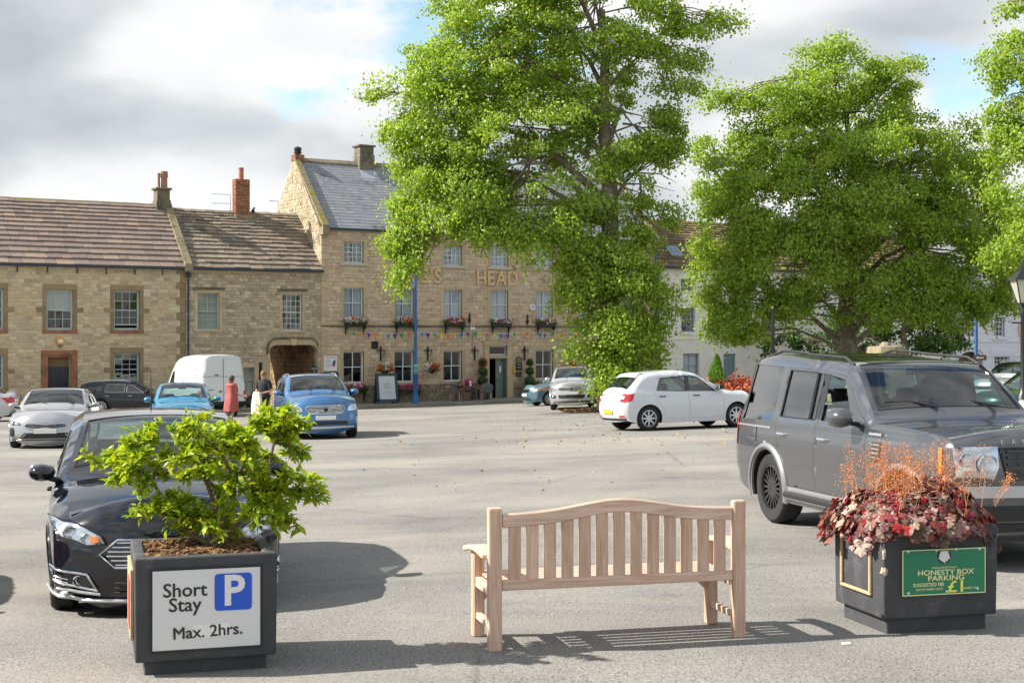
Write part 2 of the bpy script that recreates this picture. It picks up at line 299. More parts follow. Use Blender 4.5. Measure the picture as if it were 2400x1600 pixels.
# ---------------------------------------------------------------- ground
def asphalt():
    m = bpy.data.materials.new('worn_asphalt'); m.use_nodes = True; nt = m.node_tree; N = nt.nodes; L = nt.links; b = N['Principled BSDF']
    b.inputs['Roughness'].default_value = .88; b.inputs['Specular IOR Level'].default_value = .25
    g = N.new('ShaderNodeNewGeometry')
    def noise(sc, det, ro, mp=(1, 1, 1), dist=0):
        q = N.new('ShaderNodeMapping'); q.inputs['Scale'].default_value = mp; L.new(g.outputs['Position'], q.inputs[0])
        n = N.new('ShaderNodeTexNoise'); n.inputs['Scale'].default_value = sc; n.inputs['Detail'].default_value = det; n.inputs['Roughness'].default_value = ro; n.inputs['Distortion'].default_value = dist
        L.new(q.outputs[0], n.inputs['Vector']); return n.outputs['Fac']
    def ramp(src, stops):
        r = N.new('ShaderNodeValToRGB'); e = r.color_ramp.elements
        while len(e) < len(stops): e.new(.5)
        for i, (p, c) in enumerate(stops): e[i].position = p; e[i].color = (*c, 1)
        L.new(src, r.inputs[0]); return r.outputs[0]
    def mix(f, a, c, mode='MIX'):
        q = N.new('ShaderNodeMix'); q.data_type = 'RGBA'; q.blend_type = mode
        if isinstance(f, float): q.inputs[0].default_value = f
        else: L.new(f, q.inputs[0])
        L.new(a, q.inputs[6])
        if isinstance(c, tuple): q.inputs[7].default_value = (*c, 1)
        else: L.new(c, q.inputs[7])
        return q.outputs[2]
    base = ramp(noise(.35, 7, .62), [(.3, (.172, .169, .165)), (.5, (.232, .225, .215)), (.7, (.28, .27, .252))])
    band = ramp(noise(.5, 5, .55, (.3, 1, 1), .8), [(.3, (.88, .88, .89)), (.7, (1.06, 1.05, 1.03))])       # wear laid across the square
    speck = ramp(noise(60, 2, .7), [(.34, (.3, .3, .31)), (.46, (.96, .96, .96)), (.58, (1.03, 1.02, 1)), (.68, (1.55, 1.5, 1.4))])
    c = mix(1., mix(1., base, band, 'MULTIPLY'), speck, 'MULTIPLY')
    c = mix(ramp(noise(1.3, 5, .6, (.5, 1, 1)), [(.66, (0, 0, 0)), (.74, (.55, .55, .55))]), c, (.085, .075, .062))          # oil and damp stains
    c = mix(ramp(noise(230, 1, .5), [(.7, (0, 0, 0)), (.76, (.8, .8, .8))]), c, (.42, .40, .36))
    vo = N.new('ShaderNodeTexVoronoi'); vo.feature = 'DISTANCE_TO_EDGE'; vo.inputs['Scale'].default_value = .33; qd = N.new('ShaderNodeMixRGB'); qd.inputs[0].default_value = .12; nn = N.new('ShaderNodeTexNoise'); nn.inputs['Scale'].default_value = 1.6; nn.inputs['Detail'].default_value = 6
    L.new(g.outputs['Position'], nn.inputs['Vector']); L.new(g.outputs['Position'], qd.inputs[1]); L.new(nn.outputs['Color'], qd.inputs[2]); L.new(qd.outputs[0], vo.inputs['Vector'])
    crack = ramp(vo.outputs['Distance'], [(0, (.55, .55, .55)), (.0035, (.3, .3, .3)), (.007, (0, 0, 0))]); msk = ramp(noise(.22, 3, .5), [(.5, (0, 0, 0)), (.58, (1, 1, 1))]); cm = N.new('ShaderNodeMixRGB'); cm.blend_type = 'MULTIPLY'; cm.inputs[0].default_value = 1; L.new(crack, cm.inputs[1]); L.new(msk, cm.inputs[2]); c = mix(cm.outputs[0], c, (.07, .065, .06))
    c = mix(ramp(noise(.16, 4, .55, (1, 1.6, 1), .6), [(.52, (0, 0, 0)), (.62, (.42, .42, .42))]), c, (.34, .31, .26))                       # pale dusty wear
    c = mix(ramp(noise(.45, 6, .6, (.25, 1.3, 1), 1.), [(.56, (0, 0, 0)), (.70, (.5, .5, .5))]), c, (.13, .123, .115))                     # tyre darkening
    L.new(c, b.inputs['Base Color'])
    bp = N.new('ShaderNodeBump'); bp.inputs['Strength'].default_value = .5; bp.inputs['Distance'].default_value = .01; L.new(noise(70, 3, .7), bp.inputs['Height']); L.new(bp.outputs[0], b.inputs['Normal'])
    return m
m_asph = asphalt()
def grid_sheet(name, xs, ys, zoff, mat, **kw):
    X, Y = np.meshgrid(xs, ys); Z = gz(X, Y)+zoff; nx = len(xs); ny = len(ys)
    i = np.arange(nx*ny).reshape(ny, nx); f = np.stack([i[:-1, :-1], i[:-1, 1:], i[1:, 1:], i[1:, :-1]], -1).reshape(-1, 4)
    o = new_obj(name, np_mesh(name, np.stack([X, Y, Z], -1).reshape(-1, 3), f, True), mat); return props(o, **kw)
grid_sheet('ground', np.concatenate([[-900, -300, -120], np.linspace(-60, 60, 81), [120, 300, 900]]), np.concatenate([[-300, -60], np.linspace(-15, 110, 120), [111, 300, 1200]]), 0, m_asph, kind='structure')
# pavement in front of the houses
m_pave = M('pavement_concrete', (.27, .25, .22), .9, var=.2, scale=1.2, bump=.3, bscale=30, spec=.2)
m_kerb = M('kerb_stone', (.29, .255, .20), .9, var=.25, scale=3, bump=.4, spec=.2, rnd=.18)
ts = np.linspace(-45, 60, 140); PW = 2.45
def pave():
    v = []; 
    for t in ts:
        for d in (-PW+.13, .3): p = fx(t, d); v.append((p.x, p.y, gzf(*fx(t, -PW)[:2])+.12))
    n = len(ts); f = [(2*i, 2*i+2, 2*i+3, 2*i+1) for i in range(n-1)]
    o = new_obj('pavement', np_mesh('pavement', v, f), m_pave); props(o, kind='structure')
    t = -34.; km = MB().box(-.5, .5, -.5, .5, -.5, .5).build('k', m_kerb, bevel=.04).data
    bpy.data.objects.remove(bpy.data.objects['k'])
    while t < 40:
        w = R.uniform(.8, 1.05); p = fx(t+w/2, -PW+.065); z = gzf(p.x, p.y)
        q = new_obj('kerb_stone', km, m_kerb, o, (p.x, p.y, z+.03), (0, 0, TH+R.uniform(-.004, .004)), (w-.012, .14, .2+R.uniform(-.012, .012))); t += w
pave()
m_line = M('faded_white_line', (.55, .54, .5), .85, col2=(.25, .235, .215), c2=(.47, .56), c2s=3)
def line(pts, w, nm='road_marking', label='faded white parking bay line on the asphalt'):
    v = []; f = []; P = []
    for (a, b_) in zip(pts[:-1], pts[1:]):
        n = max(2, int((Vector(b_)-Vector(a)).length/.8)); P += [Vector(a).lerp(Vector(b_), i/n) for i in range(n)]
    P.append(Vector(pts[-1]))
    for i, p in enumerate(P):
        d = (P[min(i+1, len(P)-1)]-P[max(i-1, 0)]).normalized(); nrm = Vector((-d.y, d.x))
        for s in (-1, 1): q = p+nrm*w*s; v.append((q.x, q.y, gzf(q.x, q.y)+.006))
    for i in range(len(P)-1): f.append((2*i, 2*i+1, 2*i+3, 2*i+2))
    props(new_obj(nm, np_mesh(nm, v, f), m_line), kind='structure')
def gp(u, v): p = ground_at(u, v); return (p.x, p.y)
line([gp(850, 972), gp(960, 966), gp(1120, 958)], .05); line([gp(840, 985), gp(930, 978)], .05)
line([gp(1000, 973), gp(1180, 968), gp(1290, 963)], .05); line([gp(1140, 981), gp(1270, 975), gp(1380, 964)], .05)
line([gp(620, 985), gp(760, 980)], .05); line([gp(1287, 962), gp(1300, 958)], .06)

# ---------------------------------------------------------------- masonry helpers
ZB = -1.7
def frustum_mesh(name, ins, d=1., jit=.0):
    o = [(-.5, 0, -.5), (.5, 0, -.5), (.5, 0, .5), (-.5, 0, .5)]; k = .5-ins
    i = [(-k, -d, -k+jit), (k, -d*.92, -k), (k, -d, k-jit), (-k, -d*.95, k)]
    me = bpy.data.meshes.new(name); me.from_pydata(o+i, [], [(4, 5, 6, 7), (0, 1, 5, 4), (1, 2, 6, 5), (2, 3, 7, 6), (3, 0, 4, 7)]); me.update(); return me
def box_mesh(name):
    me = bpy.data.meshes.new(name); v = [(x, y, z) for z in (-.5, .5) for y in (-.5, .5) for x in (-.5, .5)]
    me.from_pydata(v, [], [(0, 2, 3, 1), (4, 5, 7, 6), (0, 1, 5, 4), (2, 6, 7, 3), (0, 4, 6, 2), (1, 3, 7, 5)]); me.update(); return me
def pieces(name, parent, items, base, mat, nmax=300):   # items: (size for ranking, 4x4 matrix); the largest are objects, the rest one joined part
    me = base.copy(); me.materials.clear(); me.materials.append(mat); items = sorted(items, key=lambda q: -q[0])
    for s, m in items[:nmax]:
        o = bpy.data.objects.new(name, me); COL.objects.link(o); o.parent = parent; o.matrix_local = m
    rest = items[nmax:]
    if rest:
        bv = np.array([v.co[:]+(1,) for v in base.vertices]); A = np.array([np.array(m)[:3] for _, m in rest]); v = np.einsum('nij,kj->nki', A, bv)
        k = len(bv); bf = [list(p.vertices) for p in base.polygons]; f4 = np.array([q for q in bf]); F = (f4[None]+(np.arange(len(rest))*k)[:, None, None]).reshape(-1, 4)
        o = new_obj(name+'_infill', np_mesh(name, v.reshape(-1, 3), F), mat, parent); o['kind'] = 'stuff'
def seen_size(x, z, w, h, t0, umin=-5, umax=2405):      # rank by size, pieces outside the picture last
    p = fx(t0+x); u = U0+FPX*p.x/p.y; return w*h*(FPX/p.y)**2 - (0 if umin < u < umax else 1e6)
def free(a, b, cuts):
    segs = [(a, b)]
    for c0, c1 in cuts:
        nx = []
        for s0, s1 in segs:
            if c1 <= s0 or c0 >= s1: nx.append((s0, s1)); continue
            if c0 > s0: nx.append((s0, c0))
            if c1 < s1: nx.append((c1, s1))
        segs = nx
    return segs
def coursed(x0, x1, z0, z1, holes, ch, lens, joint=.014, hj=.25):
    out = []; z = z0
    while z < z1-.03:
        h = min(ch*R.uniform(1-hj, 1+hj), z1-z)
        if z1-(z+h) < .06: h = z1-z
        cuts = [(a, b) for a, b, c, d in holes if c < z+h*.65 and d > z+h*.35]
        for s0, s1 in free(x0, x1, cuts):
            x = s0
            while x < s1-.01:
                w = R.uniform(*lens)
                if s1-(x+w) < lens[0]*.7: w = s1-x
                out.append((x+w/2, z+h/2, max(.03, w-joint), max(.03, h-joint))); x += w
        z += h
    return out
def wall_mesh(name, x0, x1, z0, z1, holes, mat, parent, depth=.45):
    xs = sorted({x0, x1, *[min(max(q, x0), x1) for h in holes for q in h[:2]]}); zs = sorted({z0, z1, *[min(max(q, z0), z1) for h in holes for q in h[2:]]}); b = MB()
    for i in range(len(xs)-1):
        for j in range(len(zs)-1):
            cx, cz = (xs[i]+xs[i+1])/2, (zs[j]+zs[j+1])/2
            if any(h[0] < cx < h[1] and h[2] < cz < h[3] for h in holes): continue
            b.add([(xs[i], 0, zs[j]), (xs[i+1], 0, zs[j]), (xs[i+1], 0, zs[j+1]), (xs[i], 0, zs[j+1])], [(0, 1, 2, 3)])
    for a, c, d, e in holes:
        b.add([(a, 0, d), (c, 0, d), (c, 0, e), (a, 0, e), (a, depth, d), (c, depth, d), (c, depth, e), (a, depth, e)], [(0, 4, 5, 1), (1, 5, 6, 2), (2, 6, 7, 3), (3, 7, 4, 0)])
    me = bpy.data.meshes.new(name); me.from_pydata(b.v, [], b.f); me.update(); return new_obj(name, me, mat, parent)
FR = frustum_mesh('stone', .045, 1, .03); BX = box_mesh('slab')
def stones(wall, rects, mat, t0, dep=(.018, .04), nmax=300, name='stone'):
    pieces(name, wall, [(seen_size(x, z, w, h, t0), Matrix.Translation((x, 0, z)) @ Matrix.Diagonal((w, R.uniform(*dep), h, 1))) for x, z, w, h in rects], FR, mat, nmax)
def block(name, parent, x0, x1, z0, z1, proud, mat, back=.1, bevel=.012): return MB().box(x0, x1, -proud, back, z0, z1).build(name, mat, parent, bevel=bevel)
def window(par, x0, x1, z0, z1, fm, sash=True, nx=2, nz=(1, 1), y=.13, sill=None, inside='dark', fw=.055, bar=.022, lift=0, label=None):
    """A sash window: frame and glazing bars one mesh, each pane a child, the room behind it recessed."""
    b = MB(); d = .07; b.box(x0, x0+fw, y, y+d, z0, z1); b.box(x1-fw, x1, y, y+d, z0, z1); b.box(x0+fw, x1-fw, y, y+d, z1-fw, z1); b.box(x0+fw, x1-fw, y, y+d, z0, z0+fw*1.2)
    zi0, zi1 = z0+fw*1.2, z1-fw; zm = (zi0+zi1)/2 if sash else None; panes = []
    halves = [(zi0, zm-.02, nz[0], y+.035), (zm+.02, zi1, nz[1], y+.012)] if sash else [(zi0, zi1, nz[0], y+.02)]
    if sash: b.box(x0+fw, x1-fw, y+.01, y+.06, zm-.02, zm+.02)
    if lift: halves[0] = (zi0+lift, halves[0][1], nz[0], y+.035); b.box(x0+fw, x1-fw, y+.03, y+.06, zi0+lift-.045, zi0+lift)
    for a, c, n, yy in halves:
        for i in range(1, nx): xx = x0+fw+(x1-x0-2*fw)*i/nx; b.box(xx-bar/2, xx+bar/2, yy, yy+.03, a, c)
        for j in range(1, n): zz = a+(c-a)*j/n; b.box(x0+fw, x1-fw, yy+.002, yy+.028, zz-bar/2, zz+bar/2)
        for i in range(nx):
            for j in range(n):
                xa, xb = x0+fw+(x1-x0-2*fw)*i/nx, x0+fw+(x1-x0-2*fw)*(i+1)/nx; panes.append((xa, xb, a+(c-a)*j/n, a+(c-a)*(j+1)/n, yy+.016))
    w = b.build('window', fm, par)
    if label: w['label'] = label
    for xa, xb, za, zb, yy in panes:
        tz = R.uniform(-.004, .004); tx = R.uniform(-.004, .004)
        new_obj('pane', np_mesh('pane', [(xa, yy+tx, za), (xb, yy-tx, za+0), (xb, yy-tx+tz, zb), (xa, yy+tx+tz, zb)], [(0, 1, 2, 3)]), m_wglass, w)
    if sill: block('sill', w, x0-.13, x1+.13, z0-.13, z0, .07, sill, .12)
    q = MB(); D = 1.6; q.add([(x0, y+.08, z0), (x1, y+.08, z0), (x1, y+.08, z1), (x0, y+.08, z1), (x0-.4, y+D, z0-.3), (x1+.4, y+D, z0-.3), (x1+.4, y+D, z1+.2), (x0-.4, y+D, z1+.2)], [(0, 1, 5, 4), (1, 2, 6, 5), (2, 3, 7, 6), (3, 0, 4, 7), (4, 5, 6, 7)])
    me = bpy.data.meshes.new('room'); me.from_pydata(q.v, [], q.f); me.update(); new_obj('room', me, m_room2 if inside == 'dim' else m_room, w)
    if inside in ('curtain', 'blind'):
        n = 60; v = []; f = []; gap = .0 if inside == 'blind' else .05
        for k in range(n+1):
            s = k/n; xx = x0+fw+(x1-x0-2*fw)*s; yy = y+.1+(.018*math.sin(s*75)+.012*math.sin(s*31+x0) if inside == 'curtain' else .006*math.sin(s*150))
            if inside == 'curtain': yy += .25*math.exp(-((s-.5)/.03)**2)
            v += [(xx, yy, z0), (xx, yy, z1)]
        f = [(2*k, 2*k+2, 2*k+3, 2*k+1) for k in range(n)]
        new_obj('curtain', np_mesh('curtain', v, f, True), m_curtain if inside == 'curtain' else m_blind, w)
    if inside == 'dark' or inside == 'dim':
        pass
    return w
def surround(par, x0, x1, z0, z1, mat, jw=.17, lh=.25, sh=.15, proud=.05, sill=True, ears=False, matj=None, back=.13):
    block('lintel', par, x0-jw, x1+jw, z1, z1+lh, proud, mat, back)
    zs = z0 if not sill else z0
    if ears:
        zm = z0+(z1-z0)*.5
        for s, (a, b_) in ((-1, (x0-jw, x0)), (1, (x1, x1+jw))):
            block('jamb', par, a, b_, z0, zm-.11, proud-.004, matj or mat, back); block('jamb', par, a, b_, zm+.11, z1, proud-.004, matj or mat, back)
            block('tie_stone', par, *((a-.28, b_) if s < 0 else (a, b_+.28)), zm-.105, zm+.105, proud-.008, mat, back)
    else:
        for a, b_ in ((x0-jw, x0), (x1, x1+jw)): block('jamb', par, a, b_, z0, z1, proud-.004, matj or mat, back)
    if sill: block('sill', par, x0-jw-.02, x1+jw+.02, z0-sh, z0, proud+.02, mat, back)
def quoins(par, x, side, z0, z1, mat, h=.3):
    z = z0; k = 0
    while z < z1-.05:
        hh = min(h*R.uniform(.85, 1.15), z1-z); w = .42 if k % 2 else .24
        block('quoin', par, *((x, x+w) if side > 0 else (x-w, x)), z+.006, z+hh-.006, .047+R.uniform(0, .006), mat, .02, .015); z += hh; k += 1
def roof(par, x0, x1, ez, ey, rz, ry, courses, lens, thick, mat, t0, deck, nmax=300, jit=.012, ridge_mat=None, over=1.35, gap=.012):
    sl = Vector((0, ry-ey, rz-ez)); Ls = sl.length; sd = sl/Ls; n = Vector((0, -sd.z, sd.y))
    by = 2*ry-ey
    r = MB().add([(x0, ey, ez), (x1, ey, ez), (x1, ry, rz), (x0, ry, rz), (x0, by, ez), (x1, by, ez), (x0, ey+.02, ez-.1), (x1, ey+.02, ez-.1), (x0, by, ez-.1), (x1, by, ez-.1)],
                 [(0, 1, 2, 3), (3, 2, 5, 4), (6, 7, 1, 0), (6, 8, 9, 7), (8, 4, 5, 9), (0, 3, 4, 8, 6), (1, 7, 9, 5, 2)]).build('roof', deck, par)
    items = []; s = -.05; nC = courses[2]; k = 0
    while s < Ls-.02:
        c = courses[0]+(courses[1]-courses[0])*s/Ls; L_ = c*over; x = x0-R.uniform(0, lens[1]*.6); ln = (lens[0]*(1-.3*s/Ls), lens[1]*(1-.35*s/Ls)); wav = .01
        while x < x1:
            w = R.uniform(*ln); a, b_ = max(x, x0), min(x+w, x1)
            if b_-a > .04:
                up = sd*(1)+n*(-thick*1.12*over/L_); up.normalize(); nn = Vector((1, 0, 0)).cross(up)
                cpos = Vector(((a+b_)/2, ey, ez))+sd*(s+L_/2+R.uniform(-jit, jit))+n*(thick*1.05+R.uniform(0, jit*.5))
                roll = R.uniform(-jit, jit)*.6
                m = Matrix(((b_-a-gap, up.x*0, 0, cpos.x), (0, up.y*L_, nn.y*thick, cpos.y), (roll, up.z*L_, nn.z*thick, cpos.z), (0, 0, 0, 1)))
                items.append((seen_size((a+b_)/2, 0, b_-a, c, t0), m))
            x += w
        s += c; k += 1
    pieces('roof_tile', r, items, BX, mat, nmax)
    x = x0
    while x < x1-.05:
        w = min(R.uniform(.5, .8), x1-x)
        MB().prism([(-.17, -.14), (0, .05), (.17, -.14), (.12, -.17), (0, -.03), (-.12, -.17)], x+.005, x+w-.005, axis='x', m=Matrix.Translation((0, ry, rz+.06+R.uniform(-.012, .012)))).build('ridge_tile', ridge_mat or m_moss, r); x += w
    return r
def gutter(par, x0, x1, y, z, mat=m_gutter):
    MB().tube([(x0, y, z), (x1, y, z)], .055, 8).build('gutter', mat, par, smooth=True)
def pipe(par, x, y, z0, z1, mat=m_gutter, r=.045, name='downpipe'):
    b = MB().tube([(x, y, z0), (x, y, z1-.25), (x, y-.02, z1-.12), (x, y-.12, z1)], r, 8); zz = z0+.4
    while zz < z1-.3: b.lathe([(r+.012, -.04), (r+.012, .04)], 8, (x, y, zz)); zz += 1.7
    b.box(x-.1, x+.1, y-.08, y+.08, z1-.32, z1-.14); b.build(name, mat, par, smooth=True)
def chimney(par, x, y, z0, z1, w, d, mat, cap=True, name='chimney'):
    b = MB().box(x-w/2, x+w/2, y-d/2, y+d/2, z0, z1)
    c = b.build(name, mat, par, bevel=.015)
    if cap:
        MB().box(x-w/2-.09, x+w/2+.09, y-d/2-.09, y+d/2+.09, z1-.02, z1+.08).build('cap', mat, c, bevel=.02); MB().box(x-w/2-.04, x+w/2+.04, y-d/2-.04, y+d/2+.04, z0-.6, z0+.55).build('chimney_base', mat, c, bevel=.02)
    return c
def house(name, t0, label): return empty(name, fx(t0)+Vector((0, 0, ZB)), TH, label, 'building', 'stone buildings along the market place')
# ---------------------------------------------------------------- the buff stone house (left)
def rect(t0, ua, ub, va, vb): x0, x1 = ft(ua)-t0, ft(ub)-t0; um = (ua+ub)/2; return x0, x1, fz(um, vb)-ZB, fz(um, va)-ZB
T_L0, T_L1, T_M1, T_P1, T_C1, T_W1 = -31.0, ft(434), ft(752), ft(1538), ft(2226), 52.0
def buff_house():
    h = house('stone_house', T_L0, 'buff coursed stone house with a panelled dark front door and rosy stone slate roof'); t0 = T_L0; X1 = T_L1-T_L0; ZE = fz(300, 627)-ZB
    ups = [rect(t0, 109, 171, 679, 773), rect(t0, 267, 327, 682, 774)]; gnd = [rect(t0, 267, 327, 827, 905)]; door = rect(t0, 112, 165, 832, 925)
    dw = ups[0][1]-ups[0][0]; sp = ups[1][0]-ups[0][0]; xl = ups[0][0]-sp; ups.append((xl, xl+dw, *ups[0][2:])); gnd.append((xl, xl+dw, gnd[0][2], gnd[0][3]))
    ups = [(a, b, ups[0][2], ups[0][3]) for a, b, _, _ in ups]; door = (door[0], door[1], .25, door[3])
    op = ups+gnd+[door]; w = wall_mesh('wall', 0, X1, 0, ZE+.1, op, m_mort_l, h)
    big = [(a-.15, b+.15, c-.13, d+.22) for a, b, c, d in op]
    big.append((X1-.36, X1, 0, ZE+.1)); stones(w, coursed(0, X1, .05, ZE, big, .152, (.2, .44), joint=.028), m_stone_l, t0)
    for i, q in enumerate(ups):
        surround(h, *q, m_dress_b, ears=True, sill=False); block('sill', h, q[0]-.19, q[1]+.19, q[2]-.15, q[2], .06, m_red_st, .13)
        window(h, *q, m_frame_g, nx=3, nz=(2, 2), inside='dim', lift=.17 if i == 1 else 0, fw=.075)
    for q in gnd: surround(h, *q, m_dress_b, ears=True); window(h, *q, m_frame_g, nx=3, nz=(3, 3), inside='dark', fw=.075, sash=True)
    # roller blind behind the upper left window
    q = ups[0]; new_obj('roller_blind', np_mesh('roller_blind', [(q[0]+.06, .25, q[2]+.86), (q[1]-.06, .25, q[2]+.80), (q[1]-.06, .25, q[3]-.05), (q[0]+.06, .25, q[3]-.05)], [(0, 1, 2, 3)]), m_blind, h)
    a, b, c, d = door; surround(h, a, b, c, d, m_red_st, jw=.3, lh=.22, sill=False, proud=.06)
    block('inner_architrave', h, a, b, d-.1, d, .02, m_red_st, .2); dm = M('dark_navy_door_paint', (.022, .024, .038), .35)
    dr = MB().box(a+.02, b-.02, .2, .25, c, c+2.0).build('door', dm, h); th = c+2.0
    for x in (a+.13, (a+b)/2+.04):
        for z0, z1 in ((c+.15, c+.75), (c+.85, c+1.4), (c+1.5, c+1.88)): MB().box(x, x+(b-a)/2-.2, .185, .205, z0, z1).build('door_panel', dm, dr, bevel=.015)
    MB().ball(((a+b)/2, .17, c+1.3), .035).build('door_knocker', m_iron, dr, smooth=True)
    block('fanlight_panel', h, a+.02, b-.02, th, d-.1, -.22, M('brown_board', (.2, .13, .06), .7), .27)
    MB().box(a-.25, b+.25, -.35, .12, 0, .24).build('door_step', m_dress, h, bevel=.02)
    quoins(h, X1, -1, .05, ZE, m_dress_b, .33)
    for i in range(11): x = .5+i*1.28; MB().box(x-.018, x+.018, -.09, -.03, ZE-.32, ZE).build('gutter_bracket', m_iron, h)
    rzv = fz(360, 482); RZ = fzd(200, 476, 2.9)-ZB
    r = roof(h, 0, X1+.12, ZE+.05, -.22, RZ, 2.9, (.40, .24, 16), (.42, 1.0), .045, m_slate_l, t0, m_slate_l)
    gutter(h, 0, X1+.1, -.27, ZE+.0)
    # coping along the gable end
    n = 5; e0, e1 = Vector((X1-.02, -.3, ZE+.1)), Vector((X1-.02, 2.9, RZ+.1))
    for i in range(n):
        p, q = e0.lerp(e1, i/n), e0.lerp(e1, (i+1)/n-.004); MB().add([(x, pt.y, pt.z+dz) for pt in (p, q) for x in (X1-.1, X1+.26) for dz in (-.02, .13)], [(0, 1, 3, 2), (4, 6, 7, 5), (0, 2, 6, 4), (1, 5, 7, 3), (0, 4, 5, 1), (2, 3, 7, 6)]).build('coping_stone', m_cope, h, bevel=.015)
    block('kneeler', h, X1-.12, X1+.28, ZE-.12, ZE+.12, .33, m_cope, .1)
    cx = ftd(379, 2.9)-t0; c = chimney(h, cx, 2.9, RZ-.25, fzd(379, 445, 2.9)-ZB, .62, .6, m_chim)
    zt = fzd(379, 441, 2.9)-ZB
    for dx, rr in ((-.14, .11), (.12, .16)):
        MB().lathe([(rr, 0), (rr*.93, .45), (rr*.93, .5), (rr*1.16, .52), (rr*1.16, .58), (rr, .6), (rr*1.14, .63), (rr*1.14, .69), (rr*.98, .71), (rr*1.1, .74), (rr*1.05, .8)] if dx > 0 else [(rr*.6, 0), (rr*.55, .62), (rr*.7, .66), (rr*.7, .7)], 14, (cx+dx, 2.9, zt)).build('chimney_pot', m_terra2, c, smooth=True)
    new_obj('flashing', np_mesh('flashing', [(cx-.4, 2.25, RZ-.55), (cx+.4, 2.25, RZ-.55), (cx+.35, 2.6, RZ-.2), (cx-.35, 2.6, RZ-.2)], [(0, 1, 2, 3)]), m_lead, c)
    a0, b0 = ft(131)-t0, ft(150)-t0; z0 = fz(140, 800)-ZB
    al = empty('alarm_box', fx(t0+(a0+b0)/2, -.04)+Vector((0, 0, z0+ZB)), TH, 'yellow hexagonal alarm box above the dark panelled front door', 'alarm box')
    MB().prism([(.2*math.cos(k*PI/3), .2*math.sin(k*PI/3)+.02) for k in range(6)], -.1, .04).build('housing', M('amber_plastic', (.75, .36, .03), .4), al, bevel=.02)
    MB().box(-.09, .09, -.108, -.1, -.05, .09).build('maker_panel', m_white, al); MB().prism([(-.1, -.16), (.1, -.16), (.06, -.26), (-.06, -.26)], -.09, .03).build('strobe_light', M('blue_lens', (.1, .14, .2), .2), al)
    return h
buff_house()

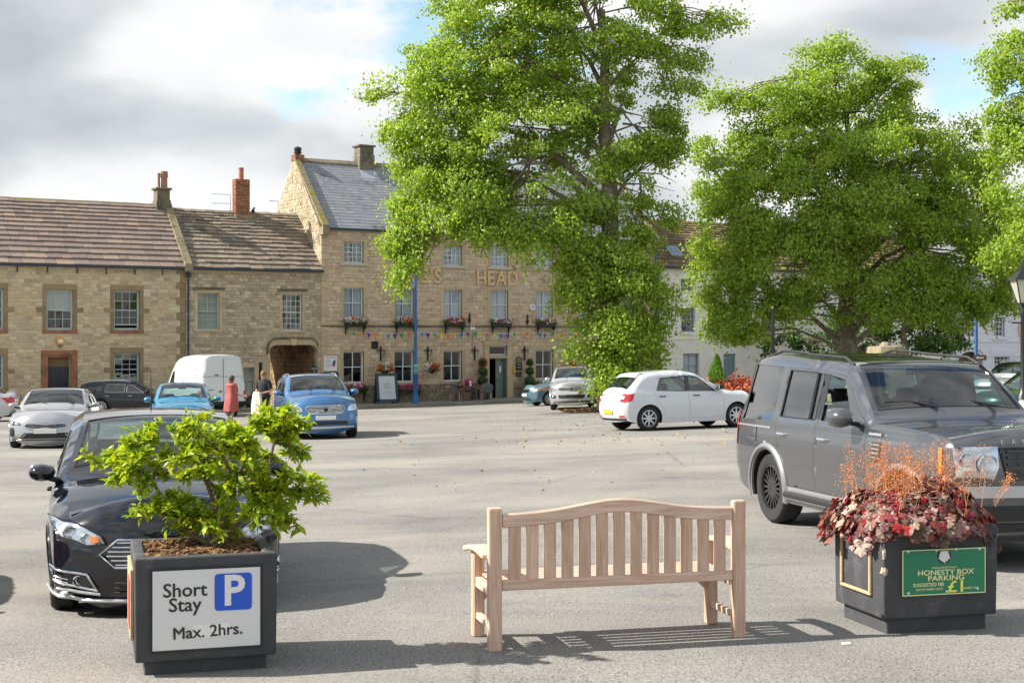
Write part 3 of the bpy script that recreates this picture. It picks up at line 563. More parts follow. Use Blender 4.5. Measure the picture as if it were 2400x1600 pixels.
# ---------------------------------------------------------------- the weathered house with the carriage arch (middle)
def arch_house():
    t0 = T_L1; h = house('stone_house', t0, 'weathered stone house with a carriage arch and a brick chimney'); X1 = T_M1-T_L1; ZE = fz(600, 634)-ZB
    u1, u2 = rect(t0, 463, 514, 687, 772), rect(t0, 661, 708, 690, 774); g1 = rect(t0, 464, 514, 843, 925); g2 = rect(t0, 571, 598, 861, 921)
    ax0, ax1, _, az = rect(t0, 629, 744, 806, 917); az0 = 0; arch = (ax0, ax1, az0, az); dr = rect(t0, 606, 624, 850, 930); dr = (dr[0], dr[1], .2, dr[3])
    op = [u1, u2, g1, g2, arch, dr]; w = wall_mesh('wall', 0, X1, 0, ZE+.1, op, m_mort_p, h)
    big = [(a-.13, b+.13, c-.1, d+.16) for a, b, c, d in (u1, u2, g1, g2)]+[(ax0-.25, ax1, 0, az+.26), (dr[0]-.2, dr[1]+.2, 0, dr[3]+.3)]
    stones(w, coursed(0, X1, .05, ZE-.12, big, .145, (.18, .42), joint=.02), m_stone_m, t0)
    block('eaves_course', h, 0, X1, ZE-.14, ZE, .06, m_dress, .1)
    for q, ins, nx, nz in ((u1, 'blind', 2, (2, 2)), (u2, 'blind', 4, (3, 3)), (g1, 'blind', 2, (2, 2)), (g2, 'blind', 2, (1, 1))):
        surround(h, *q, m_dress, jw=.15, lh=.17, sh=.1); window(h, *q, m_frame_g if nx == 2 else m_frame_w, nx=nx, nz=nz, inside='dark' if nx == 4 else 'blind', fw=.05)
    for q in (u1, u2, g1): block('hood_mould', h, q[0]-.25, q[1]+.25, q[3]+.17, q[3]+.25, .12, m_chim)
    # vertical blind strips seen in the many-paned window
    q = u2; n = 12
    for i in range(n): x = q[0]+.08+(q[1]-q[0]-.16)*i/(n-1); MB().box(x-.016, x+.016, .3, .305, q[2]+.06, q[3]-.06).build('blind_strip', m_blind, h)
    # arch: segmental head with keystone, jambs, tunnel behind
    r = .42; seg = 8; pts = [(ax0, az+.26), (ax0, az-r)]+[(ax0+r-r*math.cos(a), az-r+r*.9*math.sin(a)) for a in np.linspace(.1, PI/2, seg)]
    pts += [(ax1-r+r*math.cos(a), az-r+r*.9*math.sin(a)) for a in np.linspace(PI/2, .1, seg)]+[(ax1, az-r), (ax1, az+.26)]
    MB().prism(pts, -.06, .3).build('arch_head', m_dress, h)
    cx = (ax0+ax1)/2; MB().prism([(cx-.12, az-.06), (cx+.12, az-.06), (cx+.19, az+.27), (cx-.19, az+.27)], -.12, .2).build('keystone', m_dress, h, bevel=.015)
    lip = [(ax0-.08, az-.5)]+[(ax0-.08+.5-.5*math.cos(a), az-.22+.5*math.sin(a)) for a in np.linspace(0, PI/2, 6)]+[(ax1-.4+.4*math.sin(a), az-.12+.4*math.cos(a)) for a in np.linspace(0, PI/2, 6)]
    MB().tube([(x, -.09, z) for x, z in lip], .05, 6).build('arch_moulding', m_chim, h, smooth=True)
    block('arch_pier', h, ax0-.3, ax0, 0, az-.1, .05, m_dress, .5); m_tun = M('passage_rubble', (.34, .215, .105), .95, var=.5, scale=3, bump=1, bscale=9, col2=(.16, .09, .05), c2s=2)
    b = MB(); D = 6.5; z0 = 0
    b.add([(ax0, .3, z0), (ax0, .3, az+.2), (ax0-.1, D, az+.2), (ax0-.1, D, z0)], [(0, 1, 2, 3)]); b.add([(ax1-.02, .3, z0), (ax1-.02, .3, az+.2), (ax1-.02, D, az+.2), (ax1-.02, D, z0)], [(0, 3, 2, 1)])
    b.add([(ax0-.1, .3, az), (ax1, .3, az), (ax1, D, az), (ax0-.1, D, az)], [(0, 1, 2, 3)])
    b.build('passage_wall', m_tun, h)
    st = coursed(.3, D, 0.1, az, [], .24, (.2, .5)); its = [(w_*h_, Matrix.Translation((ax1-.02, x, z)) @ Matrix.Rotation(-PI/2, 4, 'Z') @ Matrix.Diagonal((w_, R.uniform(.02, .06), h_, 1))) for x, z, w_, h_ in st]
    pieces('passage_stone', h, its, FR, m_tun, 120)
    block('door_jamb', h, dr[0]-.2, dr[0], 0, dr[3], .05, m_dress); block('door_lintel', h, dr[0]-.25, dr[1]+.22, dr[3], dr[3]+.28, .06, m_dress); block('door_jamb', h, dr[1], dr[1]+.2, 0, dr[3], .04, m_dress)
    MB().box(dr[0], dr[1], .15, .2, 0, dr[3]).build('side_door', M('dark_green_door', (.02, .035, .03), .4), h, bevel=.01)
    RZ = fzd(500, 500, 2.9)-ZB
    rf = roof(h, .3, X1, ZE+.05, -.2, RZ, 2.9, (.36, .2, 18), (.3, .75), .05, m_slate_m, t0, m_slate_m, jit=.03)
    gutter(h, .12, X1+.05, -.26, ZE+.02); pipe(h, .12, -.1, .1, ZE-.05)
    # brick chimney, every brick laid
    cx = ftd(565, 2.9)-t0; cw, cd, z0, z1 = .72, .5, RZ-.9, fzd(565, 424, 2.9)-ZB
    c = MB().box(cx-cw/2+.02, cx+cw/2-.02, 2.9-cd/2+.02, 2.9+cd/2-.02, z0, z1-.01).build('chimney', m_mort_l, rf); its = []
    z = z0; k = 0
    while z < z1:
        for face in range(4):
            Lf = cw if face % 2 == 0 else cd; x = -Lf/2-(.11 if k % 2 else 0)
            while x < Lf/2-.01:
                a, b_ = max(x, -Lf/2), min(x+.22, Lf/2)
                if b_-a > .02:
                    off = cd/2 if face % 2 == 0 else cw/2
                    m = Matrix.Translation((cx, 2.9, z+.037)) @ Matrix.Rotation(face*PI/2, 4, 'Z') @ Matrix.Translation(((a+b_)/2, -off+.02, 0)) @ Matrix.Diagonal((b_-a-.01, .03, .065, 1)); its.append((b_-a-(1 if face in (1, 2) else 0), m))
                x += .22
        z += .075; k += 1
    pieces('brick', c, its, FR, m_brick, 200)
    MB().lathe([(.13, 0), (.125, .6), (.14, .61), (.14, .66)], 14, (cx, 2.9, z1-.02)).build('chimney_pot', m_terra, c, smooth=True); MB().box(cx-.45, cx+.45, 2.5, 3.3, RZ-.5, RZ-.05).build('chimney_base', m_cope, c, bevel=.04)
    # television aerials
    for uu, vv, ln, rodx, nm in ((540, 457, 1.0, -1, 'thin silver television aerial beside the brick chimney'), (652, 472, .5, -1, 'small television aerial against the tall stone gable')):
        x = ftd(uu, 3.)-t0; ar = empty('tv_aerial', fx(t0+x, 3.0)+Vector((0, 0, RZ+ZB)), TH, nm, 'aerial')
        zt = fzd(uu, vv, 3.)-RZ-ZB; b = MB().tube([(0, 0, -.3), (0, 0, zt)], .012, 6); b.build('mast', m_iron, ar)
        b = MB()
        for zz in ((zt, zt-.42) if ln > .8 else (zt,)):
            b.tube([(0, 0, zz), (-ln*.9, 0, zz+.02-(.05 if zz < zt else 0))], .009, 5)
            for i in range(6): b.tube([(-ln*.15*(i+1), -.14, zz), (-ln*.15*(i+1), .14, zz)], .006, 4)
        b.build('yagi_rods', m_iron, ar)
    cp = MB().tube([fx(ftd(540, 2.8), 2.8)+Vector((0, 0, RZ+ZB-.02)), fx(ft(536), -.15)+Vector((0, 0, ZE+ZB+.22))], .009, 4).build('aerial_cable', m_iron); props(cp, 'thin aerial cable running down the lichened stone slate roof', 'cable')
    bd = empty('bird', fx(t0+cx+.62, 2.9)+Vector((0, 0, RZ+ZB+.1)), TH, 'small dark bird perched on the ridge beside the brick chimney', 'bird')
    MB().ball((0, 0, .1), (.09, .07, .11), 10, 8).ball((.05, 0, .24), .055, 8, 6).prism([(.1, .235), (.1, .255), (.14, .24)], -.01, .01).prism([(-.05, .06), (-.17, -.06), (-.12, -.07), (-.02, .0)], -.03, .03).tube([(0, .02, .02), (0, .02, -.06)], .008, 5).tube([(0, -.02, .02), (0, -.02, -.06)], .008, 5).build('bird_body', m_black, bd, smooth=True)
arch_house()
# ---------------------------------------------------------------- the inn
m_green = M('sage_green_door', (.135, .19, .155), .4)
m_gold = M('gilded_letters', (.72, .50, .27), .55, var=.15)
m_lett = M('stone_colour_letters', (.78, .72, .55), .6)
def inn():
    t0 = T_M1; h = house('stone_inn', t0, 'three storey stone inn with large raised lettering and blue slate roof'); X1 = T_P1-t0; ZE = fz(800, 538)-ZB
    bay = [ft(829)+i*(ft(1475)-ft(829))/6-t0 for i in range(7)]; hw = .525
    zr = lambda v: fz(829, v)-ZB
    top = [(b-hw, b+hw, zr(616), zr(567)) for b in bay]; mid = [(b-hw, b+hw, zr(746), zr(674)) for b in bay]; gz_ = [(b-hw-.02, b+hw+.02, zr(898), zr(823)) for i, b in enumerate(bay) if i != 3]
    a, b_ = ft(1146)-t0, ft(1188)-t0; dz1 = fz(1167, 840)-ZB; door = (a, b_, .28, dz1); tra = (a, b_, fz(1167, 832)-ZB, fz(1167, 811)-ZB)
    op = top+mid+gz_+[door, tra]; w = wall_mesh('wall', 0, X1, 0, ZE+.1, op, m_mort_p, h)
    big = [(p-.15, q+.15, r-.1, s+.12) for p, q, r, s in top+mid+gz_]+[(a-.4, b_+.4, 0, tra[3]+.25), (0, .3, 0, ZE), (X1-.3, X1, 0, ZE)]
    stones(w, coursed(0, X1, 1.15, ZE-.08, big,   .16, (.18, .48), hj=.35, joint=.017), m_stone_p, t0, (.012, .034))
    rub = coursed(0, X1, .05, 1.15, big, .16, (.16, .36), joint=.025, hj=.4); m_base = M('pale_rubble_base', (.3, .25, .17), .95, cols=[(.34, .28, .19), (.25, .21, .15), (.42, .36, .25), (.30, .26, .2), (.2, .165, .12)], rnd=.15, var=.25, scale=8, bump=.7, spec=.2)
    stones(w, rub, m_base, t0, (.03, .06), 150, 'rubble_stone')
    for q in top:
        surround(h, *q, m_dress, jw=.17, lh=.16, sill=False, proud=.035); block('sill', h, q[0]-.22, q[1]+.22, q[2]-.13, q[2], .1, M('pale_sill', (.56, .50, .43), .85, var=.1), .13); window(h, *q, m_frame_w, nx=4, nz=(2, 2), inside='curtain', fw=.06, bar=.03)
    for i, q in enumerate(mid): surround(h, *q, m_dress, jw=.2, lh=.16, sh=.12, proud=.035); window(h, *q, m_frame_w, nx=2 if i != 3 else 1, nz=(1, 1), inside='curtain', fw=.06, bar=.035)
    for i, q in enumerate(gz_): surround(h, *q, m_dress, jw=.21, lh=.22, sh=.13, proud=.035); window(h, *q, m_frame_w, nx=2, nz=(1, 1), inside='dim' if i == 3 else 'dark', fw=.065, bar=.045)
    zb = fz(829, 751)-ZB; block('string_course', h, 0, X1, zb-.33, zb-.22, .05, m_chim)
    # doorway: surround, transom light, one green leaf standing ajar over a dark lobby
    for x0, x1 in ((a-.3, a), (b_, b_+.3)): block('door_pilaster', h, x0, x1, 0, tra[3]+.02, .07, m_dress, .3)
    block('door_lintel', h, a-.35, b_+.35, tra[3]+.02, tra[3]+.24, .1, m_dress); block('door_transom', h, a, b_, dz1, tra[2], .04, m_dress, .25)
    window(h, a, b_, tra[2], tra[3], m_frame_w, sash=False, nx=1, nz=(1,), inside='dim', fw=.05)
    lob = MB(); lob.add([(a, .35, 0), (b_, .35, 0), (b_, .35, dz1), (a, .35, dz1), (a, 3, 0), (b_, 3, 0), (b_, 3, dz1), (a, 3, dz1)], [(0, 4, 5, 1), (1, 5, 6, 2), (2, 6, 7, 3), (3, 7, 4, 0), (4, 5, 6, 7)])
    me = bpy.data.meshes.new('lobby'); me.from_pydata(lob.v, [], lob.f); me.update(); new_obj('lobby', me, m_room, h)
    MB().box(a-.1, b_+.1, -.4, .4, 0, .27).build('door_step', m_dress, h, bevel=.02)
    lw = .62; d = MB().box(-lw, 0, 0, .045, .0, dz1-.3).build('door', m_green, h, loc=(b_-.03, .2, .29), rot=(0, 0, .22))
    for x in (-lw+.08, -lw/2+.03):
        for z0, z1 in ((.12, .62), (.75, 1.35), (1.47, dz1-.42)): MB().box(x, x+lw/2-.11, -.012, .01, z0, z1).build('door_panel', m_green, d, bevel=.01)
    MB().box(-lw/2-.07, -lw/2+.05, -.02, -.013, 1.4, 1.72).build('notice', m_white, d); MB().ball((-lw+.07, -.04, .98), .03).build('door_knob', m_iron, d, smooth=True)
    MB().box(b_-.08, b_-.02, .1, .2, .28, dz1-.01).build('door_frame', m_green, h); MB().box(a+.0, a+.06, .1, .2, .28, dz1-.01).build('door_frame', m_green, h)
    quoins(h, 0, 1, .05, ZE, m_dress, .34); quoins(h, X1, -1, .05, ZE, m_dress, .34)
    # roof, gables, chimneys
    D = 3.45; RZ = fzd(900, 388, D)-ZB
    rf = roof(h, .25, X1-.22, ZE+.05, -.2, RZ, D, (.24, .19, 0), (.22, .42), .008, m_slate_p, t0, m_slate_p, jit=.002, ridge_mat=m_cope, over=1.2, gap=.002)
    gutter(h, .15, X1, -.26, ZE+.02)
    gb = MB().prism([(0, 0), (0, ZE), (D, RZ+.05), (2*D, ZE), (2*D, 0)], 0, .25, axis='x').build('gable_wall', m_rubble, h)
    gs = []
    for x, z, w_, h_ in coursed(.05, 2*D, ZE-2.6, RZ-.05, [], .13, (.1, .3), hj=.5, joint=.03):
        lim = ZE+(RZ-ZE)*(1-abs(x-D)/D)
        if z+h_/2 < lim-.05: gs.append((w_*h_-(1 if x > D*1.3 else 0), Matrix.Translation((0, x, z)) @ Matrix.Rotation(-PI/2, 4, 'Z') @ Matrix.Diagonal((w_, R.uniform(.005, .03), h_, 1))))
    pieces('gable_stone', gb, gs, FR, m_rubble, 200)
    MB().prism([(0, 0), (0, ZE), (D, RZ+.05), (2*D, ZE), (2*D, 0)], X1-.25, X1-.001, axis='x').build('gable_wall', m_rubble, h)
    MB().box(.25, X1-.25, 2*D-.3, 2*D, 0, ZE).build('rear_wall', m_rubble, h)
    for xg in (.1, X1-.12):
        e0, e1 = Vector((xg, -.32, ZE+.06)), Vector((xg, D, RZ+.1))
        for i in range(7):
            p, q = e0.lerp(e1, i/7), e0.lerp(e1, (i+1)/7-.003); MB().add([(x, pt.y, pt.z+dz) for pt in (p, q) for x in (xg-.14, xg+.2) for dz in (-.02, .12)], [(0, 1, 3, 2), (4, 6, 7, 5), (0, 2, 6, 4), (1, 5, 7, 3), (0, 4, 5, 1), (2, 3, 7, 6)]).build('coping_stone', m_moss, h, bevel=.015)
        block('kneeler', h, xg-.15, xg+.22, ZE-.3, ZE+.1, .36, m_cope, .1)
    cx = ftd(853, D)-t0; c = chimney(h, cx, D, RZ-.1, fzd(853, 345, D)-ZB, .78, .72, m_chim)
    MB().add([(cx-.5, D-.95, RZ-.94), (cx+.5, D-.95, RZ-.94), (cx+.46, D-.4, RZ-.36), (cx-.46, D-.4, RZ-.36)], [(0, 1, 2, 3)]).build('flashing', m_lead, c)
    cx = ftd(698, D)-t0; z1 = fzd(698, 366, D)-ZB; c = MB().box(cx-.24, cx+.24, D-.24, D+.24, RZ-.1, z1).build('chimney', m_mort_l, h); its = []
    z = RZ-.1; k = 0
    while z < z1:
        for f in range(4):
            for j in range(2): its.append((1, Matrix.Translation((cx, D, z+.045)) @ Matrix.Rotation(f*PI/2, 4, 'Z') @ Matrix.Translation((-.12+.24*j, -.22, 0)) @ Matrix.Diagonal((.22, .05, .075, 1))))
        z += .085; k += 1
    pieces('brick', c, its, FR, m_brick, 100)
    MB().lathe([(.15, 0), (.15, .12), (.2, .14), (.2, .2), (.16, .22), (.19, .3), (.19, .4), (.12, .46), (.02, .48)], 14, (cx, D, z1)).build('chimney_cowl', m_black, c, smooth=True)
    # lettering fixed to the front
    zl0, zl1 = fz(1117, 667)-ZB, fz(1117, 634)-ZB
    def word(s, ua, ub, z0, z1, m, bold, nm='letter', dep=.03):
        x0, x1 = ft(ua)-t0, ft(ub)-t0; adv = []
        ms = [text_mesh(ch, 1, .5, 0, 'LEFT', 'BOTTOM_BASELINE') for ch in s]; ws = []
        for me in ms: xs = [v.co.x for v in me.vertices] or [0]; ys = [v.co.y for v in me.vertices]; ws.append((min(xs), max(xs), min(ys), max(ys)))
        capH = max(q[3] for q in ws); sc = (z1-z0)/capH; gap = .16 if nm == 'letter' else .1
        tot = sum(q[1]-q[0] for q in ws)+gap*(len(s)-1); sx = (x1-x0)/tot; x = x0
        for ch, q in zip(s, ws):
            me = text_mesh(ch, 1, .5, bold, 'LEFT', 'BOTTOM_BASELINE'); new_obj(nm, me, m, h, (x-q[0]*sx, -.04-dep, z0), (PI/2, 0, 0), (sx, sc, 2*dep)); x += (q[1]-q[0]+gap)*sx
    word("KING'S", 911, 1032, fz(970, 662)-ZB, fz(970, 629)-ZB, m_gold, .02); word('HEAD', 1117, 1211, zl0, zl1, m_gold, .02); word('HOTEL', 1296, 1408, fz(1350, 671)-ZB, fz(1350, 640)-ZB, m_gold, .02)
    zz0, zz1 = fz(1170, 798)-ZB, fz(1170, 786)-ZB
    word('PUB', 1117, 1136, zz0, zz1, m_lett, .02, 'sign_letter', .015); word('DINING', 1146, 1178, zz0, zz1, m_lett, .02, 'sign_letter', .015); word('ROOMS', 1189, 1222, zz0, zz1, m_lett, .02, 'sign_letter', .015)
    x0, x1 = ft(1116)-t0, ft(1223)-t0
    for zz in (zz0+.05, zz1-.05): MB().box(x0, x1, -.03, -.015, zz-.012, zz+.012).build('sign_rail', m_iron, h)
    pipe(h, X1-.12, -.1, .1, ZE-.05, m_bluepipe, .06)
    pipe(h, X1+.1, -.1, .1, fz(1541, 627)-ZB, m_bluepipe, .05)
    x0 = ft(870)-t0; z0 = fz(876, 809)-ZB; g = MB().box(x0, x0+.36, -.04, .03, z0-.18, z0+.2).build('air_grille', m_black, h)
    for i in range(5): MB().box(x0+.02, x0+.34, -.055, -.04, z0-.14+i*.065, z0-.115+i*.065).build('grille_slat', m_iron, g)
    return bay, t0
BAY, T_INN = inn()

# ---------------------------------------------------------------- cream and white houses beyond
def cream_house():
    t0 = T_P1; h = house('cream_house', t0, 'cream limewashed three storey house with mossy brown roof beside the inn'); X1 = T_C1-t0; ZE = fz(1541, 627)-ZB
    q1, q2, q3 = rect(t0, 1596, 1628, 652, 681), rect(t0, 1597, 1629, 721, 778), rect(t0, 1601, 1639, 828, 885); d = rect(t0, 1696, 1724, 829, 905); d = (d[0], d[1], .2, d[3])
    off = ft(1784)-ft(1596); ups = [q1, (q1[0]+off, q1[1]+off, q1[2], q1[3]), (q1[0]+2*off, q1[1]+2*off, q1[2], q1[3])]; mids = [q2]+[(q2[0]+off*i, q2[1]+off*i, q2[2], q2[3]) for i in (1, 2)]; gs = [q3, (q3[0]+2.2*off, q3[1]+2.2*off, q3[2], q3[3])]
    w = wall_mesh('wall', 0, X1, 0, ZE+.1, ups+mids+gs+[d], m_cream, h); fm = M('blue_grey_window_paint', (.33, .39, .44), .5)
    for q in ups: window(h, *q, fm, sash=False, nx=2, nz=(1,), fw=.05); block('sill', h, q[0]-.08, q[1]+.08, q[2]-.1, q[2], .05, m_cream)
    for q in mids: window(h, *q, fm, nx=2, nz=(2, 2), fw=.06, inside='dim'); block('sill', h, q[0]-.1, q[1]+.1, q[2]-.14, q[2], .06, m_cream)
    for q in gs: window(h, *q, fm, nx=1, nz=(1, 1), fw=.07, inside='curtain'); block('sill', h, q[0]-.1, q[1]+.1, q[2]-.14, q[2], .06, m_cream)
    zb = fz(1580, 794)-ZB; block('string_course', h, 0, X1, zb-.04, zb+.04, .035, m_cream); zb = fz(1580, 838)-ZB; block('string_course', h, 0, gs[0][0]-.2, zb-.03, zb+.03, .02, m_cream)
    dm = M('grey_blue_door', (.16, .25, .28), .5); o = MB().box(d[0], d[1], .12, .17, 0, d[3]-.25).build('door', dm, h); MB().box(d[0], d[1], .08, .2, d[3]-.24, d[3]).build('door_frame', dm, h)
    for x in (d[0]+.1, (d[0]+d[1])/2+.04): MB().box(x, x+(d[1]-d[0])/2-.15, .1, .125, .5, 1.2).build('door_panel', dm, o, bevel=.01); MB().box(x, x+(d[1]-d[0])/2-.15, .1, .125, 1.3, d[3]-.4).build('door_panel', dm, o, bevel=.01)
    RZ = fzd(1560, 522, 3.2)-ZB; r = roof(h, .1, X1, ZE+.05, -.2, RZ, 3.2, (.36, .22, 0), (.3, .6), .04, m_slate_c, t0, m_slate_c, jit=.02)
    gutter(h, .1, X1, -.26, ZE+.02)
    sl = Vector((0, 3.4, RZ-ZE-.05)).normalized(); n = Vector((0, -sl.z, sl.y)); xs = ft(1572)-t0+.4; c = Vector((xs+.4, -.2, ZE+.05))+sl*1.35+n*.14
    m = Matrix(((1, 0, 0, c.x), (0, sl.y, n.y, c.y), (0, sl.z, n.z, c.z), (0, 0, 0, 1))); sk = MB().box(-.4, .4, -.42, .42, -.08, .05, m).build('skylight', m_lead, h); MB().box(-.33, .0, -.35, .35, .052, .06, m).build('pane', m_wglass, sk); MB().box(.03, .33, -.35, .35, .052, .06, m).build('pane', m_wglass, sk)
    new_obj('skylight_lining', np_mesh('l', [m @ Vector(p) for p in ((-.34, -.36, .0515), (.34, -.36, .0515), (.34, .36, .0515), (-.34, .36, .0515))], [(0, 1, 2, 3)]), M('skylight_blind', (.45, .5, .5), .6), sk)
    MB().prism([(0, 0), (0, ZE), (3.2, RZ), (6.4, ZE), (6.4, 0)], X1-.25, X1-.002, axis='x').build('gable_wall', m_cream, h)
cream_house()
def white_house():
    t0 = T_C1; h = house('white_house', t0, 'white painted house with small paned windows and an arched entrance behind the parked cars'); X1 = T_W1-t0; ZE = 7.3-ZB
    w1, w2 = rect(t0, 2264, 2288, 742, 790), rect(t0, 2330, 2354, 742, 789); g = rect(t0, 2331, 2366, 834, 872); ar = rect(t0, 2246, 2303, 823, 900); ar = (ar[0], ar[1], 0, ar[3])
    tops = [(a, b, c+2.6, d+2.3) for a, b, c, d in (w1, w2)]; dx = w2[0]-w1[0]; more = [(w2[0]+dx, w2[1]+dx, w2[2], w2[3])]
    op = [w1, w2, g, ar]+tops+more; wall_mesh('wall', 0, X1, 0, ZE+.1, op, m_white_w, h)
    for q in [w1, w2]+tops+more: window(h, *q, m_frame_w, nx=3, nz=(2, 2), fw=.06, inside='dim', bar=.03); block('sill', h, q[0]-.25, q[1]+.25, q[2]-.2, q[2]-.06, .08, m_white_w); surround(h, *q, m_white_w, jw=.12, lh=.14, sill=False, proud=.03)
    window(h, *g, m_frame_w, nx=4, nz=(2, 2), fw=.06, inside='dim', bar=.03); block('lintel', h, g[0]-.45, g[1]+.45, g[3]+.05, g[3]+.4, .05, m_white_w)
    zb = fz(2330, 800)-ZB; block('string_course', h, 0, X1, zb-.05, zb+.05, .05, m_white_w); zb = fz(2330, 834)-ZB; block('string_course', h, ar[1]+.3, X1, zb-.05, zb+.05, .04, m_white_w)
    a, b = ar[0], ar[1]; r = (b-a)/2; cx = (a+b)/2; z1 = ar[3]
    pts = [(a, z1+.02), (a, z1-.55)]+[(cx+r*math.cos(q), z1-.6+.58*math.sin(q)) for q in np.linspace(PI, 0, 14)]+[(b, z1-.55), (b, z1+.02)]
    MB().prism(pts, -.02, .3).build('arch_head', m_white_w, h); MB().box(a, b, .5, .6, 0, z1).build('arch_gate', M('brown_gate', (.09, .055, .035), .6), h)
    MB().tube([(cx+(r+.2)*math.cos(q), -.05, z1-.6+.85*math.sin(q)) for q in np.linspace(PI, 0, 14)], .05, 6).build('arch_moulding', m_white_w, h)
    x = ft(2392)-t0; z = fz(2392, 772)-ZB; MB().lathe([(.001, 0), (.3, 0), (.3, .06), (.001, .06)], 20, m=Matrix.Translation((x, 0, z)) @ Matrix.Rotation(PI/2, 4, 'X') @ Matrix.Diagonal((1, 1.7, 1, 1))).build('oval_plaque', m_dress, h)
    roof(h, 0, X1, ZE+.05, -.2, ZE+3, 3.2, (.4, .3, 0), (.4, .6), .03, m_slate_p, t0, m_slate_p, nmax=60)
white_house()
# ---------------------------------------------------------------- trees
def leaves_mesh(name, C, A, B, size, mat, parent, fold=.25, ratio=.8, smooth=False):
    """C centres (n,3), A unit directions of the leaf, B unit side vectors, size (n,); two triangles folded on the midrib."""
    n = len(C); s = size[:, None]; Nn = np.cross(A, B)
    base = C-A*s*.5; tip = C+A*s*.5; l = C-A*s*.08+B*s*ratio*.5+Nn*s*fold*.4; r = C-A*s*.08-B*s*ratio*.5+Nn*s*fold*.4
    v = np.stack([base, r, tip, l], 1).reshape(-1, 3); i = np.arange(n)*4
    f = np.concatenate([np.stack([i, i+1, i+2], 1), np.stack([i, i+2, i+3], 1)]); o = new_obj(name, np_mesh(name, v, f), mat, parent); o['kind'] = 'stuff'; return o
def unit(a): return a/np.maximum(np.linalg.norm(a, axis=-1, keepdims=True), 1e-6)
def rand_dirs(n): return unit(NR.normal(size=(n, 3)))
def tree(name, u, Y, blobs, label, trunk_r, trunk_top_v, per=55, dens=1., leaf=(.085, .15), mat=None, lean=(0, 0), seed=1, clump=.42, inner=.45, group='trees in the market place', limb0=.2, dom=8.):
    global NR; NR = np.random.default_rng(seed); rr = random.Random(seed)
    X = (u-U0)/FPX*Y; gz0 = gzf(X, Y); e = empty(name, (X, Y, gz0), 0, label, 'tree', group); s = FPX/Y
    cents = []; tips = []; off = Vector((X, Y, gz0))
    for (bu, bv, ru, rv, dd, w) in blobs:
        c = at(bu, bv, Y)+Vector((0, dd, 0))-off; a = np.array([ru/s, (ru+rv)/2/s*.85, rv/s]); cents.append((c, a)); n = max(3, int((a[0]*a[2])**.85*dom*dens*w)); d = rand_dirs(n); q = inner+(1-inner)*NR.random(n)**.5; q *= 1+NR.normal(0, .07, n)
        tips.append(np.array(c)[None]+d*a[None]*q[:, None])
    # every tip carries a dome of leaves, turned outwards, its underside open and dark
    T = np.concatenate(tips); n = len(T); rad = clump*NR.uniform(.55, 1.3, n); cen = np.array([np.mean([c[0] for c, _ in cents]), 0, np.mean([c[2] for c, _ in cents])])
    K = np.maximum(10, (per*(rad/clump)**2*NR.uniform(.7, 1.2, n)).astype(int)); idx = np.repeat(np.arange(n), K); m = len(idx)
    ax = unit(unit(T-cen)*np.array([.8, .8, .5])+np.array([-.15, 0, .55])+.3*NR.normal(size=(n, 3)))
    d = rand_dirs(m); dt = (d*ax[idx]).sum(1); d = np.where((dt < -.15)[:, None], d-2*dt[:, None]*ax[idx], d); dt = (d*ax[idx]).sum(1)
    el = NR.uniform(.75, 1.35, (n, 3))*np.array([1.1, 1.1, .75]); sh = np.where(NR.random(m) < .22, NR.uniform(.9, 1.55, m), NR.uniform(.5, 1.08, m)); rag = 1+.22*np.sin(d[:, 0]*7+idx)*np.cos(d[:, 1]*6+idx*1.7)
    C = T[idx]+d*el[idx]*(rad[idx]*sh*rag)[:, None]; C[:, 2] -= .12*rad[idx]*(1-dt)*NR.random(m)
    nrm = unit(d*.9+ax[idx]*.4+.75*NR.normal(size=(m, 3))); A = unit(np.cross(nrm, rand_dirs(m))+np.array([0, 0, -.35])); Bv = unit(np.cross(A, nrm)); S = NR.uniform(leaf[0], leaf[1], m)
    leaves_mesh('crown', C, A, Bv, S, mat or m_leaf, e)
    # trunk, limbs, twigs
    zt = at(u, trunk_top_v, Y).z-gz0; b = MB(); k = 9; P = []; rs = []
    for i in range(k+1):
        f = i/k; P.append((lean[0]*f*f+.08*math.sin(i*1.7), lean[1]*f*f+.06*math.cos(i*2.1), -.15+f*(zt+.15))); rs.append(trunk_r*(1.35-.35*min(1, f*5))*(1-.78*f**1.3)+.02)
    b.tube(P, rs, 12); b.build('trunk', m_bark, e, smooth=True)
    lb = MB()
    for c, a in cents:
        if c.z < .42*zt and abs(c.x-lean[0]*.2) < 2.2 and limb0 > .3: continue
        big = [q for q, w_ in cents if w_.max() > 1.6 and (q-c).length > .5 and q.z > c.z-.5]
        h = max(limb0*zt, min(zt*.9, c.z-.9-.25*abs(c.x))); f = (h+.15)/(zt+.15); st = Vector((lean[0]*f*f, lean[1]*f*f, h))
        if a.max() < 1.05 and big: st = min(big, key=lambda q: (q-c).length)
        r0 = max(.03, min(.2, .12*a.max()/2))*(1.3-.8*f); end = c+Vector((rr.uniform(-.3, .3), rr.uniform(-.3, .3), .3*a[2])); mid = st.lerp(end, .5)+Vector((0, 0, .12*(end-st).length))
        pts = [st, st.lerp(mid, .5)+Vector((0, 0, .05)), mid, mid.lerp(end, .55), end]; lb.tube(pts, [r0, r0*.8, r0*.6, r0*.4, r0*.15], 7, False)
        for j in range(12):
            f2 = rr.uniform(.3, 1); p0 = pts[2].lerp(end, f2) if f2 > .5 else st.lerp(mid, f2*2); d = Vector(rand_dirs(1)[0]); p1 = c+Vector((d.x*a[0], d.y*a[1], d.z*a[2]))*.85
            pm = p0.lerp(p1, .5)+Vector((rr.uniform(-.2, .2), rr.uniform(-.2, .2), .15)); lb.tube([p0, pm, p1], [r0*.3+.012, .022, .007], 5, False)
